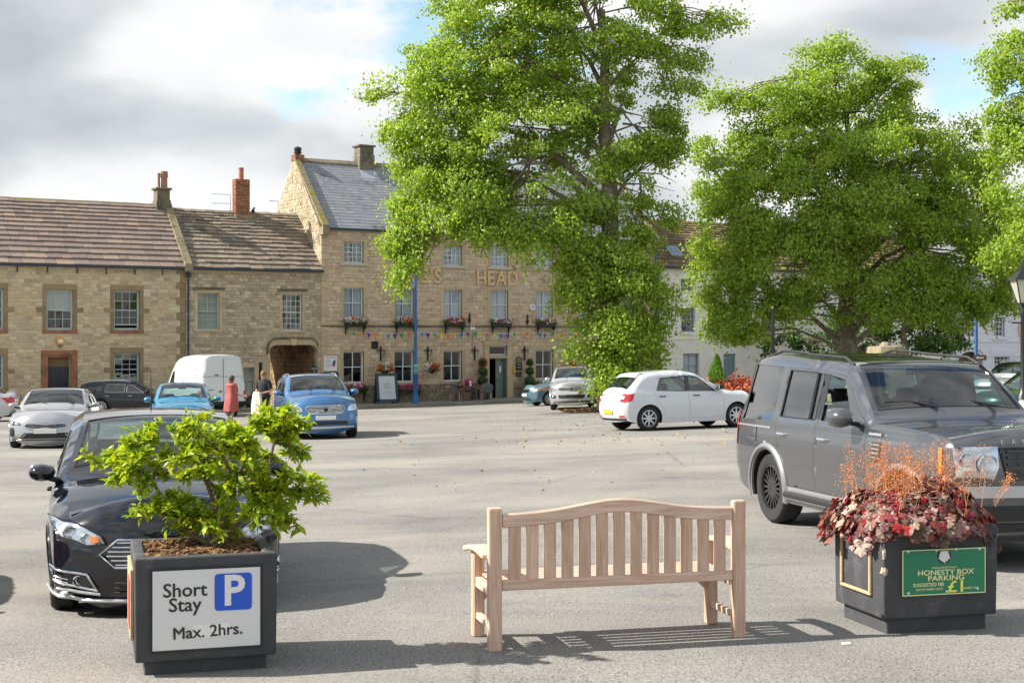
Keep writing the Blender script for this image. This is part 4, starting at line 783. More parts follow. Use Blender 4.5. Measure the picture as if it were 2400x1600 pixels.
    o = lb.build('limbs', m_bark, e, smooth=True); o['kind'] = 'stuff'
    return e
tree('lime_tree', 1432, 53, [(1075, 330, 150, 200, 0, 1.1), (1040, 250, 110, 130, -.6, .9), (1000, 420, 90, 130, .4, .9), (1070, 500, 135, 95, -.4, 1.1), (972, 570, 42, 60, -.5, 1.1), (1130, 150, 150, 130, 0, 1), (1180, 30, 160, 130, .5, .9), (1330, 140, 190, 170, 1, .8), (1230, 420, 180, 170, -.8, .95), (1250, 270, 160, 140, .6, .75), (1460, 290, 130, 150, 0, .75), (1500, 420, 105, 95, 0, .85),
     (1400, 40, 190, 120, -.5, .85), (1150, 560, 100, 42, -1, 1.), (1240, 550, 100, 52, -1.2, 1), (962, 640, 26, 44, -.6, 2.2), (945, 590, 28, 30, -.5, 1.6), (1330, 520, 90, 70, -1, .9), (1570, 120, 95, 70, 0, .65), (1620, 60, 60, 36, .2, .7), (1690, 50, 40, 14, .2, .8), (1585, 200, 55, 38, 0, .6), (1560, 350, 50, 60, .3, .7), (1510, 530, 60, 50, -.3, .7), (1270, -110, 230, 150, 0, .7), (905, 225, 24, 14, 0, 1.2), (925, 318, 28, 18, 0, 1.2), (935, 500, 26, 22, 0, 1.2),
     (1440, 640, 95, 60, -.8, 1.3), (1365, 600, 60, 45, -1, 1.4), (1345, 655, 60, 48, -1, 1.7), (1495, 590, 50, 45, -.7, 1.2), (1520, 660, 42, 50, -.7, 1.1), (1452, 720, 100, 75, -.9, 1.6), (1435, 800, 88, 70, -1., 1.6), (1465, 850, 80, 56, -1, 1.5), (1435, 885, 50, 30, -1.1, 1.3), (1368, 700, 50, 40, -1, 1.1), (1530, 740, 30, 60, -.7, .9)],
     'tall spreading lime tree with leafy shoots hiding its lower trunk, in front of the inn', .42, 20, per=330, dens=1.3, lean=(-.35, .2), seed=5, clump=.58, limb0=.46)
tree('lime_tree', 1985, 57, [(1960, 190, 110, 75, 0, 1.2), (1990, 300, 220, 130, 0, 1.1), (1850, 300, 130, 110, -.4, 1.1), (1740, 420, 110, 130, 0, 1.1), (1860, 470, 170, 150, -1.2, 1.1), (2030, 450, 200, 150, -1.6, 1.1), (2180, 400, 150, 140, 0, 1.1), (2260, 520, 130, 150, .4, 1.1), (1720, 570, 90, 110, -.2, 1.1), (1700, 690, 72, 70, -.5, 1.1), (1820, 620, 140, 110, -1.8, 1.1), (1990, 590, 170, 110, -2, 1.1), (2150, 600, 160, 110, -1.5, 1.1),
     (1780, 730, 90, 70, -1.3, 1.1), (1735, 790, 62, 38, -.9, 1), (1900, 720, 100, 50, -1.8, 1), (2080, 710, 110, 60, -1.9, 1.1), (2180, 720, 110, 62, -1.2, 1.1), (2290, 660, 100, 80, .3, 1), (2350, 560, 70, 120, .7, 1), (1700, 240, 26, 30, .3, .7), (2080, 200, 70, 60, 0, 1), (2340, 720, 40, 34, 0, .8)],
     'broad dense lime tree with a forked trunk behind the grey off-roader', .44, 330, per=340, dens=1.2, lean=(.25, .2), seed=9, clump=.6, mat=m_leaf)
tree('lime_tree', 2560, 50, [(2440, 240, 130, 130, 0, 1.1), (2500, 120, 120, 120, .3, 1), (2420, 400, 100, 130, 0, 1.1), (2440, 560, 90, 120, .3, 1), (2395, 20, 55, 36, 0, 1), (2350, 160, 40, 30, -.2, 1), (2360, 280, 40, 50, 0, 1), (2600, 300, 150, 250, 0, .7), (2560, -20, 130, 90, 0, .8)],
     'lime tree whose sunlit outer branches reach over the black street lantern', .4, 150, per=330, dens=1.1, seed=21, clump=.58)
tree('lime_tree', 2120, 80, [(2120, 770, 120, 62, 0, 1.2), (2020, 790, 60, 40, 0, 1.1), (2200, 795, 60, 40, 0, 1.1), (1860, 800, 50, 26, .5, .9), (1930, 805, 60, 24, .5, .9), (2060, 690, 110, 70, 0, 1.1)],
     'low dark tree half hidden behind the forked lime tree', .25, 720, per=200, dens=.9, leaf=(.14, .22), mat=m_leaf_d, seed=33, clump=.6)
# bare dead twig at the tall lime's right side belongs to that tree's limbs: built with it
tw = MB(); p0, p1, p2, p3 = at(1560, 148, 53), at(1600, 142, 53), at(1640, 160, 53), at(1672, 168, 53); tw.tube([p0, p1, p2, p3], [.03, .022, .014, .006], 5); tw.tube([p2, at(1690, 166, 53)], [.012, .004], 4)
lt = bpy.data.objects['lime_tree']; o = tw.build('bare_twig', m_bark, lt); o.matrix_parent_inverse = Matrix.Translation(-lt.location)

# ---------------------------------------------------------------- bench
m_teak = M('pale_teak', (.64, .46, .36), .55, wave=((38, 38, 2.5), (.46, .285, .19)), var=.12, scale=3, spec=.3, rnd=.14)
m_teak_h = M('pale_teak_rail', (.66, .495, .40), .55, wave=((2.5, 38, 38), (.5, .33, .24)), var=.1, scale=3, spec=.3)
def bench():
    p0, p1 = ground_at(1159, 1524), ground_at(1730, 1492); d = p1-p0; L = d.length+.0; an = math.atan2(d.y, d.x); zc = (p0.z+p1.z)/2
    e = empty('garden_bench', ((p0+p1)/2)[:2]+(zc,), an, 'new pale teak garden bench with an arched top rail, seen from behind', 'bench')
    hl = L/2; t = .045
    for s in (-1, 1):
        x = s*hl; MB().box(x-t, x+t, -.032, .032, -.005, .918).build('back_post', m_teak, e, bevel=.012, seg=2)
        MB().box(x-.04, x+.04, .44, .515, -.005, .60).build('front_leg', m_teak, e, bevel=.01)
        arm = MB(); n = 12; prof = []
        for i in range(n+1): f = i/n; prof.append((.03+.58*f, .615+.03*math.sin(f*PI)-.025*f))
        poly = prof+[(y, z-.035-(.02*math.sin(f*PI) if False else 0)) for (y, z), f in zip(reversed(prof), np.linspace(1, 0, n+1))]
        arm.prism(poly, x-.045-(.03 if s < 0 else 0), x+.045+(.03 if s > 0 else 0), axis='x').build('armrest', m_teak_h, e, bevel=.006)
        MB().box(x-.025, x+.025, .03, .44, .335, .405).build('seat_side_rail', m_teak_h, e, bevel=.006); MB().box(x-.02, x+.02, .03, .44, .12, .165).build('stretcher', m_teak_h, e, bevel=.005)
        MB().prism([(x-s*.04, .33), (x-s*.14, .33), (x-s*.04, .24)], .46, .49).build('corner_brace', m_teak, e)
    n = 40; top = []
    def arch(f): return .874+.078*math.exp(-((f-.5)/.25)**2)
    for i in range(n+1): f = i/n; top.append((-hl+t+(2*hl-2*t)*f, arch(f)))
    MB().prism(top+[(x, z-.088) for x, z in reversed(top)], -.022, .022).build('top_rail', m_teak_h, e, bevel=.008)
    MB().box(-hl+t, hl-t, -.022, .022, .385, .452).build('bottom_rail', m_teak_h, e, bevel=.006)
    for i in range(13):
        f = (i+.75)/13.5; x = -hl+t+(2*hl-2*t)*f; z1 = arch(f)-.085; tb = .006*math.sin(i*2.3)
        MB().box(x-.040, x+.040, -.012, .012, .445, z1).build('back_slat', m_teak, e, bevel=.003)
    for i in range(6): y = .06+i*.085; MB().box(-hl+.02, hl-.02, y, y+.062, .406, .428).build('seat_slat', m_teak_h, e, bevel=.006)
    MB().box(-hl+.04, hl-.04, .455, .485, .33, .405).build('front_rail', m_teak_h, e, bevel=.005)
bench()

# ---------------------------------------------------------------- planters, their signs and plants
m_plant = M('dark_grey_planter', (.058, .06, .066), .75, var=.3, scale=7, bump=.4, bscale=90, spec=.35, col2=(.11, .11, .112), c2=(.55, .74), c2s=4)
m_soil = M('bark_mulch', (.17, .09, .045), .95, cols=[(.2, .11, .055), (.12, .065, .035), (.27, .165, .085), (.16, .09, .05)], rnd=.2, var=.2, scale=30, bump=.6, spec=.15)
m_signg = M('sign_panel_grey', (.66, .66, .665), .45, var=.03, scale=3); m_sblue = M('sign_blue', (.012, .085, .56), .4); m_sblack = M('sign_black', (.02, .02, .022), .5); m_swhite = M('sign_white', (.72, .72, .73), .45)
m_sgreen = M('sign_green', (.012, .19, .095), .4, var=.06, scale=5); m_syel = M('sign_yellow', (.82, .78, .12), .5); m_spale = M('sign_pale_yellow', (.78, .76, .38), .5); m_tanframe = M('worn_tan_frame', (.46, .33, .19), .8, var=.3, scale=14)
def rrect(x0, x1, z0, z1, r, n=5):
    out = []
    for cx, cz, a in ((x1-r, z1-r, 0), (x0+r, z1-r, PI/2), (x0+r, z0+r, PI), (x1-r, z0+r, 1.5*PI)):
        for i in range(n+1): q = a+PI/2*i/n; out.append((cx+r*math.cos(q), cz+r*math.sin(q)))
    return out
def mulch(par, inside, z, n, s=1.):
    b = MB()
    for _ in range(n):
        x, y = inside(); l = R.uniform(.015, .045)*s; m = Matrix.Translation((x, y, z+R.uniform(0, .03))) @ Euler((R.uniform(-.5, .5), R.uniform(-.5, .5), R.uniform(0, 6.3))).to_matrix().to_4x4(); b.box(-l, l, -l*.35, l*.35, -.004, .004, m)
    o = b.build('bark_mulch', m_soil, par); o['kind'] = 'stuff'
def square_planter():
    a = math.radians(16.5); pl = ground_at(338, 1582); ca, sa = math.cos(a), math.sin(a); w = .84; hw = w/2
    pw = .72; c = Vector((pl.x, pl.y, 0))+Vector((ca, sa, 0))*pw/2+Vector((-sa, ca, 0))*pw/2
    e = empty('square_planter', (c.x, c.y, pl.z), a, 'dark grey square planter carrying the short stay parking sign', 'planter'); zb, zt = .085, .705
    MB().box(-pw/2, pw/2, -pw/2, pw/2, -.02, zb+.01).build('plinth', m_plant, e, bevel=.012, seg=2)
    k = .985; b = MB(); t = .07
    def ring(r, z): return [(-r, -r, z), (r, -r, z), (r, r, z), (-r, r, z)]
    vs = ring(hw*k, zb)+ring(hw, zt-.05)+ring(hw, zt)+ring(hw-t, zt)+ring(hw-t, zt-.3); fs = [(3, 2, 1, 0)]
    for i in range(4):
        for j in range(4): fs.append((i*4+j, i*4+(j+1) % 4, i*4+4+(j+1) % 4, i*4+4+j))
    fs.append((16, 17, 18, 19)); b.add(vs, fs).build('box', m_plant, e, bevel=.014, seg=3, smooth=True)
    new_obj('soil', np_mesh('soil', [(-hw+t, -hw+t, zt-.03), (hw-t, -hw+t, zt-.03), (hw-t, hw-t, zt-.03), (-hw+t, hw-t, zt-.03)], [(0, 1, 2, 3)]), m_soil, e)
    mulch(e, lambda: (R.uniform(-hw+t, hw-t), R.uniform(-hw+t, hw-t)), zt-.035, 520)
    y = -hw-.001; xs = lambda u: (u-640.5)/(640.5-323)*w+hw; zs = lambda v: zb+(1549-v)/237*(zt-zb)
    sg = MB().box(-.315, .315, y-.012, y+.01, .155, .625).build('sign', m_signg, e, bevel=.003); MB().box(-.328, .328, y-.006, y+.01, .143, .638).build('sign_backing', m_black, sg)
    yy = y-.0125
    text('lettering', 'Short', .115, m_sblack, sg, (-.128, yy, .505), extrude=.001, bold2=.0022); text('lettering', 'Stay', .115, m_sblack, sg, (-.128, yy, .418), extrude=.001, bold2=.0022)
    MB().prism(rrect(-.285+.2, .14, .22, .3, .004), yy-.002, yy).build('patch', M('sticker_white', (.76, .76, .72), .6, var=.06, scale=30), sg)
    text('lettering', 'Max. 2hrs.', .098, m_sblack, sg, (.005, yy-.0025, .255), rot=(PI/2, -.03, 0), extrude=.001, bold2=.0018)
    MB().prism(rrect(.045, .265, .375, .595, .022), yy-.003, yy).build('parking_symbol', m_sblue, sg); text('lettering', 'P', .25, m_swhite, sg, (.157, yy-.0035, .485), extrude=.0012, bold=.0065)
    for sx in (-.295, .295):
        for sz in (.175, .605): MB().lathe([(.001, 0), (.009, 0), (.009, .003), (.001, .005)], 10, m=Matrix.Translation((sx, yy, sz)) @ Matrix.Rotation(PI/2, 4, 'X')).build('screw', m_signg, sg)
    MB().box(-hw-.02, -hw+.002, -.3, .3, .2, .62).build('side_panel', m_tanframe, e, bevel=.004); MB().box(-hw-.024, -hw-.02, -.26, .0, .26, .55).build('side_notice', M('notice_red', (.5, .03, .03), .5), e)
    return e, zt
PLE, PLZ = square_planter()
def honesty_planter():
    a = math.radians(14); pf = ground_at(2077.6, 1484.7); ca, sa = math.cos(a), math.sin(a); w, dp = .87, .72; hw, hd = w/2, dp/2
    c = Vector((pf.x, pf.y, 0))+Vector((ca, sa, 0))*(hw-.05)+Vector((-sa, ca, 0))*(hd-.05)
    e = empty('square_planter', (c.x, c.y, pf.z), a, 'dark grey square planter carrying the green honesty box parking sign', 'planter'); zb, zt = .105, .725
    MB().box(-hw+.05, hw-.06, -hd+.05, hd-.05, -.02, zb+.01).build('plinth', m_plant, e, bevel=.012, seg=2)
    t = .07
    def ring(r, q, z): return [(-r, -q, z), (r, -q, z), (r, q, z), (-r, q, z)]
    vs = ring(hw*.985, hd*.985, zb)+ring(hw, hd, zt-.05)+ring(hw, hd, zt)+ring(hw-t, hd-t, zt)+ring(hw-t, hd-t, zt-.3); fs = [(3, 2, 1, 0), (16, 17, 18, 19)]
    for i in range(4):
        for j in range(4): fs.append((i*4+j, i*4+(j+1) % 4, i*4+4+(j+1) % 4, i*4+4+j))
    MB().add(vs, fs).build('box', m_plant, e, bevel=.014, seg=3, smooth=True)
    new_obj('soil', np_mesh('soil', ring(hw-t, hd-t, zt-.03), [(0, 1, 2, 3)]), m_soil, e)
    y = -hd-.002; cx = .012; hwid = .315; z0, z1 = .262, .572
    sg = MB().box(cx-hwid, cx+hwid, y-.014, y+.012, z0, z1).build('sign', m_sgreen, e, bevel=.003); yy = y-.0145
    b = MB(); t = .006
    for q in ((cx-hwid, cx+hwid, z0, z0+t), (cx-hwid, cx+hwid, z1-t, z1), (cx-hwid, cx-hwid+t, z0+t, z1-t), (cx+hwid-t, cx+hwid, z0+t, z1-t)): b.box(q[0], q[1], yy-.002, yy+.001, q[2], q[3])
    b.build('border', m_spale, sg)
    rz = z1-.05; MB().prism([(cx+.052*math.cos(k*PI/12), rz+.05*math.sin(k*PI/12)) for k in range(24)], yy-.001, yy).build('emblem_ring', m_sblack, sg)
    rose = []
    for k in range(10): q = PI/2+k*PI/5; r = (.043 if k % 2 else .038); rose.append((cx+r*math.cos(q), rz+r*math.sin(q)))
    MB().prism(rose, yy-.0022, yy-.001).build('emblem_rose', m_swhite, sg)
    b = MB()
    for k in range(5): q = -PI/2+k*2*PI/5; b.prism([(cx+.036*math.cos(q-.12), rz+.036*math.sin(q-.12)), (cx+.036*math.cos(q+.12), rz+.036*math.sin(q+.12)), (cx+.053*math.cos(q), rz+.053*math.sin(q))], yy-.003, yy-.0022)
    b.build('emblem_sepals', m_swhite, sg); tk = dict(extrude=.0006)
    hk = {'HONESTY BOX': .036, 'PARKING': .036, '£1': .078}
    for s_, sz, x, z, bo, mm in (('Masham Parish Council', .0235, 0, .447, .18, m_spale), ('HONESTY BOX', .066, .014, .414, .425, m_spale), ('PARKING', .066, .014, .375, .275, m_spale), ('SUGGESTED FEE', .038, -.119, .333, .235, m_spale), ('BOX BY MARKET CROSS', .0225, -.112, .302, .2, m_spale), ('£1', .125, .085, .314, .115, m_syel), ('THANK YOU', .0245, .2, .299, .11, m_spale)):
        o = text('lettering', s_, sz, mm, sg, (cx+x, yy-.001, z), bold2=sz*.018, **tk); xs = [v.co.x for v in o.data.vertices]; ys = [v.co.y for v in o.data.vertices]; o.data.transform(Matrix.Translation((-(min(xs)+max(xs))/2, -(min(ys)+max(ys))/2, 0))); k_ = bo/(max(xs)-min(xs)); o.scale = (k_, hk[s_]/(max(ys)-min(ys)) if s_ in hk else k_, 1)
    for sx, sz in ((-.27, .30), (-.06, .302), (.09, .305), (.27, .30), (-.27, .02), (.02, .02), (.255, .03)): MB().lathe([(.001, 0), (.0085, 0), (.0085, .002), (.001, .003)], 10, m=Matrix.Translation((cx+sx, yy, z0+sz-.0)) @ Matrix.Rotation(PI/2, 4, 'X')).build('screw', m_swhite, sg)
    m = Matrix.Rotation(-PI/2, 4, 'Z'); b = MB(); x0, x1, q0, q1 = -.24, .20, .24, .61; wf = .024; yl = -hw
    for q in ((x0, x1, q0, q0+wf), (x0, x1, q1-wf, q1), (x0, x0+wf, q0+wf, q1-wf), (x1-wf, x1, q0+wf, q1-wf)): b.box(q[0], q[1], yl-.018, yl+.005, q[2], q[3], m)
    b.build('notice_frame', m_tanframe, e, bevel=.006)
    MB().ball((-hw+.012, -hd+.012, .43), (.028, .03, .028), 7, 5, .3).ball((-hw+.008, -hd+.008, .55), (.016, .016, .035), 6, 5, .3).build('chip', M('exposed_concrete', (.42, .36, .28), .95, var=.4, scale=40, bump=.8), e)
    return e, hw, hd, zt
HPE, HPW, HPD, HPZ = honesty_planter()
# the shrub
m_leafb = M('bright_shrub_leaf', (.2, .3, .02), .42, cols=[(.25, .36, .02), (.36, .48, .03), (.48, .56, .03), (.15, .26, .015), (.55, .57, .03), (.30, .43, .02), (.13, .24, .02), (.33, .46, .03)], rnd=.15, trans=.4, sub=(1.35, 1.3, .5), spec=.4)
def leaf_mesh(name, L, w, curl=.25):
    n = 4; v = [(0, 0, 0)]; f = []; rows = []
    for i in range(1, n): 
        s = i/n; ww = w*math.sin(PI*s**.75)*.5; z = -curl*L*s*s; k = len(v); v += [(L*s, ww, z+.25*ww), (L*s, 0, z), (L*s, -ww, z+.25*ww)]; rows.append(k)
    tip = len(v); v.append((L, 0, -curl*L)); f += [(0, rows[0]+1, rows[0]), (0, rows[0]+2, rows[0]+1)]
    for a, b in zip(rows[:-1], rows[1:]): f += [(a, a+1, b+1, b), (a+1, a+2, b+2, b+1)]
    f += [(rows[-1], rows[-1]+1, tip), (rows[-1]+1, rows[-1]+2, tip)]
    me = bpy.data.meshes.new(name); me.from_pydata(v, [], f); me.polygons.foreach_set('use_smooth', [True]*len(f)); me.update(); return me
def tri_pieces(name, parent, items, bases, mat, nmax=300, joined=None):
    items = sorted(items, key=lambda q: -q[0]); mes = []
    for b in bases: c = b.copy(); c.materials.clear(); c.materials.append(mat); mes.append(c)
    for s, m, k in items[:nmax]:
        o = bpy.data.objects.new(name, mes[k % len(mes)]); COL.objects.link(o); o.parent = parent; o.matrix_local = m
    if len(items) > nmax:
        V = []; F = []; n0 = 0; tris = []
        for b in bases: b.calc_loop_triangles(); tris.append((np.array([v.co[:]+(1,) for v in b.vertices]), np.array([t.vertices[:] for t in b.loop_triangles])))
        for s, m, k in items[nmax:]:
            bv, bf = tris[k % len(bases)]; V.append(bv @ np.array(m)[:3].T); F.append(bf+n0); n0 += len(bv)
        o = new_obj(joined or name+'_mass', np_mesh(name, np.concatenate(V), np.concatenate(F), True), mat, parent); o['kind'] = 'stuff'
def shrub():
    e = empty('planted_shrub', PLE.matrix_basis @ Vector((.1, .05, PLZ-.03)), 0, 'bright green leafy shrub growing in the short stay planter', 'shrub'); o0 = e.location.copy(); Y0 = o0.y; rr = random.Random(4)
    tips = [(225, 1085), (240, 1060), (262, 1130), (300, 1040), (330, 1075), (335, 1020), (370, 985), (400, 1005), (395, 1060), (330, 1150), (310, 1205), (345, 1190), (420, 1120), (430, 990), (470, 1010), (450, 1060), (505, 1000), (480, 1110), (535, 1010), (540, 1060), (590, 985), (620, 965), (660, 970), (705, 985), (640, 1010), (600, 1040), (690, 1040), (650, 1075), (560, 1110), (620, 1120), (715, 1070), (690, 1110), (735, 1120), (760, 1165), (700, 1160), (640, 1170), (590, 1160), (700, 1245), (660, 1215), (520, 1170), (455, 1170), (500, 1215), (470, 1240), (550, 1225), (400, 1160), (370, 1110), (520, 1080), (580, 1080), (280, 1090), (720, 1000), (680, 955), (430, 1040), (490, 1050), (560, 1040), (610, 1090), (660, 1030), (350, 1060), (400, 1085), (300, 1110), (570, 1010), (465, 975), (440, 1200), (650, 1140), (540, 1140), (475, 1232), (440, 1248), (560, 1248), (605, 1228), (520, 1255), (650, 1238), (485, 1205), (540, 1200), (600, 1195), (455, 1215), (395, 1190), (575, 1215), (510, 1235), (625, 1205)]
    nodes = [(Vector((0, 0, 0)), .02), (Vector((-.05, .02, .1)), .015), (Vector((.06, 0, .22)), .014), (Vector((.1, .02, .42)), .012), (Vector((-.3, 0, .2)), .013), (Vector((.2, .05, .55)), .012), (Vector((-.1, .1, .45)), .012), (Vector((-.42, .05, .42)), .010), (Vector((.32, -.03, .36)), .010), (Vector((-.55, .03, .5)), .009), (Vector((.05, -.1, .6)), .010), (Vector((.35, .05, .66)), .009)]
    par = [None, 0, 0, 2, 0, 3, 0, 4, 0, 7, 3, 8]; b = MB()
    for i, p in enumerate(par):
        if p is not None: a, q = nodes[p], nodes[i]; mid = a[0].lerp(q[0], .5)+Vector((rr.uniform(-.03, .03), rr.uniform(-.03, .03), rr.uniform(-.02, .03))); b.tube([a[0], mid, q[0]], [a[1], (a[1]+q[1])/2, q[1]], 7)
    b.tube([(-.25, -.25, .0), (0, -.1, .015), (.2, -.25, .0)], .014, 6); items = []
    for (u, v) in tips:
        Yt = Y0+rr.uniform(-.28, .3); tp = at(u, v, Yt)-o0; nd = min(nodes[3:], key=lambda q: (q[0]-tp).length+.5*max(0, q[0].z-tp.z)); d = tp-nd[0]
        m1 = nd[0]+d*.5+Vector((0, rr.uniform(-.05, .05), .03)); pts = [nd[0], m1, tp]; b.tube(pts, [nd[1]*.7, .006, .002], 5, False)
        for j in range(3):                         # side twigs
            f = rr.uniform(.35, .95); q0 = pts[0].lerp(m1, f*2) if f < .5 else m1.lerp(tp, f*2-1); dd = Vector((rr.uniform(-1, 1), rr.uniform(-1, 1), rr.uniform(-.3, .6)))*.11; b.tube([q0, q0+dd], [.004, .0015], 4, False)
            for k in range(18): items.append((q0+dd*rr.uniform(.2, 1.05), dd))
        for k in range(62):
            f = 1-abs(rr.gauss(0, .33)); f = max(.15, min(1.02, f)); q0 = pts[0].lerp(m1, f*2) if f < .5 else m1.lerp(tp, f*2-1); items.append((q0, d))
    b.build('stems', m_bark2, e, smooth=True); its = []
    for p, d in items:
        dr = (d.normalized()*.5+Vector((rr.gauss(0, .7), rr.gauss(0, .7), rr.gauss(.15, .5)))).normalized(); up = Vector((rr.gauss(-.2, .5), rr.gauss(0, .5), 1)); sd = up.cross(dr).normalized(); n = dr.cross(sd); s = rr.uniform(.7, 1.25)
        m = Matrix((dr, sd, n)).transposed().to_4x4() @ Matrix.Scale(s, 4); m.translation = p+Vector((rr.gauss(0, .012), rr.gauss(0, .012), rr.gauss(0, .012))); its.append((s-p.y*2, m, rr.randrange(4)))
    tri_pieces('leaf', e, its, [leaf_mesh('leaf', .068, .032, .2), leaf_mesh('leaf', .06, .028, .45), leaf_mesh('leaf', .05, .027, .05), leaf_mesh('leaf', .036, .02, .1)], m_leafb, 300, 'foliage')
shrub()
# heuchera
m_heu = M('heuchera_leaf', (.2, .05, .05), .5, cols=[(.24, .012, .014), (.26, .17, .11), (.06, .014, .02), (.09, .03, .03), (.36, .018, .015), (.08, .035, .035), (.44, .36, .28), (.2, .012, .05), (.30, .06, .03), (.13, .10, .065), (.05, .018, .018), (.34, .26, .2), (.12, .02, .03), (.42, .34, .29), (.22, .03, .03), (.5, .4, .33)], rnd=.2, trans=.25, sub=(1.6, .9, .8), spec=.4, var=.25, scale=60)
m_hfl = M('heuchera_flower', (.62, .27, .11), .8, cols=[(.66, .24, .06), (.58, .19, .05), (.7, .32, .12), (.62, .2, .1)], rnd=.1, trans=.3)
def lobed(name, seed):
    rr = random.Random(seed); n = 22; v = [(0, 0, 0)]
    for k in range(n): a = 2*PI*k/n; r = .5*(1+.16*math.cos(5*a)+.1*math.cos(11*a+seed)+rr.uniform(-.04, .04))*(1-.55*math.exp(-((a-PI)/.28)**2)); v.append((r*math.cos(a)+.12, r*math.sin(a), .12*r*math.cos(5*a)-.35*r*r+rr.uniform(-.03, .03)))
    me = bpy.data.meshes.new(name); me.from_pydata(v, [], [(0, k+1, (k+1) % n+1) for k in range(n)]); me.update(); return me
def heuchera():
    e = empty('heuchera_plant', HPE.matrix_basis @ Vector((0, 0, HPZ-.04)), HPE.rotation_euler.z, 'red and silver heuchera with airy orange flower stems in the honesty box planter', 'plant'); rr = random.Random(8); its = []; ax, ay = HPW*1.2, HPD*1.2
    for i in range(2300):
        a = rr.uniform(0, 2*PI); q = rr.random()**.5; k_ = q*1.06*(1+.1*math.sin(a*3+1))/max(abs(math.cos(a))**4+abs(math.sin(a))**4, .3)**.25; x, y = ax*k_*math.cos(a), ay*k_*math.sin(a)
        h = .04+.2*(1-(q)**2.2)*(1+.25*math.sin(x*9)+.2*math.cos(y*7+x*4))+rr.uniform(-.05, .03)
        if q > .88: h -= rr.random()**2*.17*(1 if y > -HPD*.8 or x > HPW*.75 else .35)
        n = Vector((math.cos(a)*q*1.1+rr.gauss(0, .4), math.sin(a)*q*1.1+rr.gauss(0, .4), 1.05-.45*q)).normalized(); dr = Vector((math.cos(a)+rr.gauss(0, .5), math.sin(a)+rr.gauss(0, .5), -.3)); sd = n.cross(dr).normalized(); dr = sd.cross(n); s = rr.uniform(.045, .09)
        m = Matrix((dr, sd, n)).transposed().to_4x4() @ Matrix.Scale(s, 4); m.translation = (x, y, h); its.append((s*(1.5-y)+(.05 if h > .05 else 0), m, rr.randrange(4)))
    tri_pieces('leaf', e, its, [lobed('leaf', k) for k in range(4)], m_heu, 300, 'foliage')
    st = MB(); fl = []
    for i in range(80):
        x, y = rr.gauss(-.14 if i < 60 else .26, .17 if i < 60 else .1), rr.gauss(0, .22); L = rr.uniform(.28, .5); dx, dy = rr.gauss(0, .07), rr.gauss(0, .07); p0 = Vector((x, y, .12)); p1 = p0+Vector((dx, dy, L)); pm = p0.lerp(p1, .5)+Vector((rr.gauss(0, .02), rr.gauss(0, .02), 0)); st.tube([p0, pm, p1], [.0022, .0016, .0008], 4, False)
        for j in range(70):
            f = rr.uniform(.3, 1); c = p0.lerp(pm, f*2) if f < .5 else pm.lerp(p1, f*2-1); w = .045*(1.15-f)+.01; c = c+Vector((rr.gauss(0, w), rr.gauss(0, w), rr.gauss(0, .012))); fl.append(c)
    for k in range(4):
        p0 = Vector((.45+.06*k, -.3+.1*k, .15)); p1 = p0+Vector((.12, -.02, .2)); st.tube([p0, p1], [.002, .001], 4, False)
        for j in range(40): f = rr.uniform(.4, 1); fl.append(p0.lerp(p1, f)+Vector((rr.gauss(0, .02), rr.gauss(0, .02), rr.gauss(0, .02))))
    o = st.build('flower_stems', M('heuchera_stem', (.42, .2, .09), .7), e); o['kind'] = 'stuff'
    C = np.array([c[:] for c in fl]); n = len(C); A = unit(np.random.default_rng(3).normal(size=(n, 3))); B = unit(np.cross(A, unit(np.random.default_rng(4).normal(size=(n, 3))))); leaves_mesh('flowers', C, A, B, np.random.default_rng(5).uniform(.007, .013, n), m_hfl, e, ratio=.9)
heuchera()
# ---------------------------------------------------------------- vehicles
m_tyre = M('tyre_rubber', (.022, .022, .023), .85, var=.2, scale=20, bump=.3, bscale=90); m_trim = M('black_trim', (.018, .018, .02), .6); m_gloss = M('gloss_black_trim', (.01, .01, .012), .12, coat=.6)
m_chrome = M('chrome', (.72, .73, .75), .12, 1); m_alloy = M('silver_alloy', (.55, .56, .58), .3, .85); m_alloyb = M('black_alloy', (.03, .03, .033), .3, .3, coat=.4); m_under = M('underbody', (.012, .012, .012), .9)
m_cglass = glass_mat('car_glass', (.56, .70, .70), .13); m_cabin = M('cabin_trim', (.035, .037, .042), .8); m_seat = M('seat_cloth', (.05, .052, .06), .85); m_red = M('red_lens', (.52, .012, .015), .12, coat=.8); m_amber = M('amber_lens', (.75, .22, .02), .15, coat=.6)
m_lens = M('headlamp_reflector', (.62, .65, .68), .1, .85, var=.35, scale=22); m_clear = glass_mat('lamp_cover', (.95, .97, .98), .06); m_plw = M('plate_white', (.80, .79, .74), .5); m_ply = M('plate_yellow', (.85, .55, .03), .5); m_dash = M('dashboard', (.03, .032, .036), .7)
def paint(name, col, metal=0, rough=.3): return M(name, col, rough, metal, coat=1, spec=.2, var=.02, scale=300 if metal else 4)
def pip(P, poly):
    x, y = P[:, 0], P[:, 1]; ins = np.zeros(len(P), bool); n = len(poly); j = n-1
    for i in range(n):
        xi, yi = poly[i]; xj, yj = poly[j]; c = ((yi > y) != (yj > y)) & (x < (xj-xi)*(y-yi)/((yj-yi) or 1e-12)+xi); ins ^= c; j = i
    return ins
def dens(poly, step, closed=True):
    out = []; n = len(poly)
    for i in range(n if closed else n-1):
        a, b = np.array(poly[i], float), np.array(poly[(i+1) % n], float); k = max(1, int(np.linalg.norm(b-a)/step+.5)); out += [tuple(a+(b-a)*q/k) for q in range(k)]
    if not closed: out.append(tuple(poly[-1]))
    return out
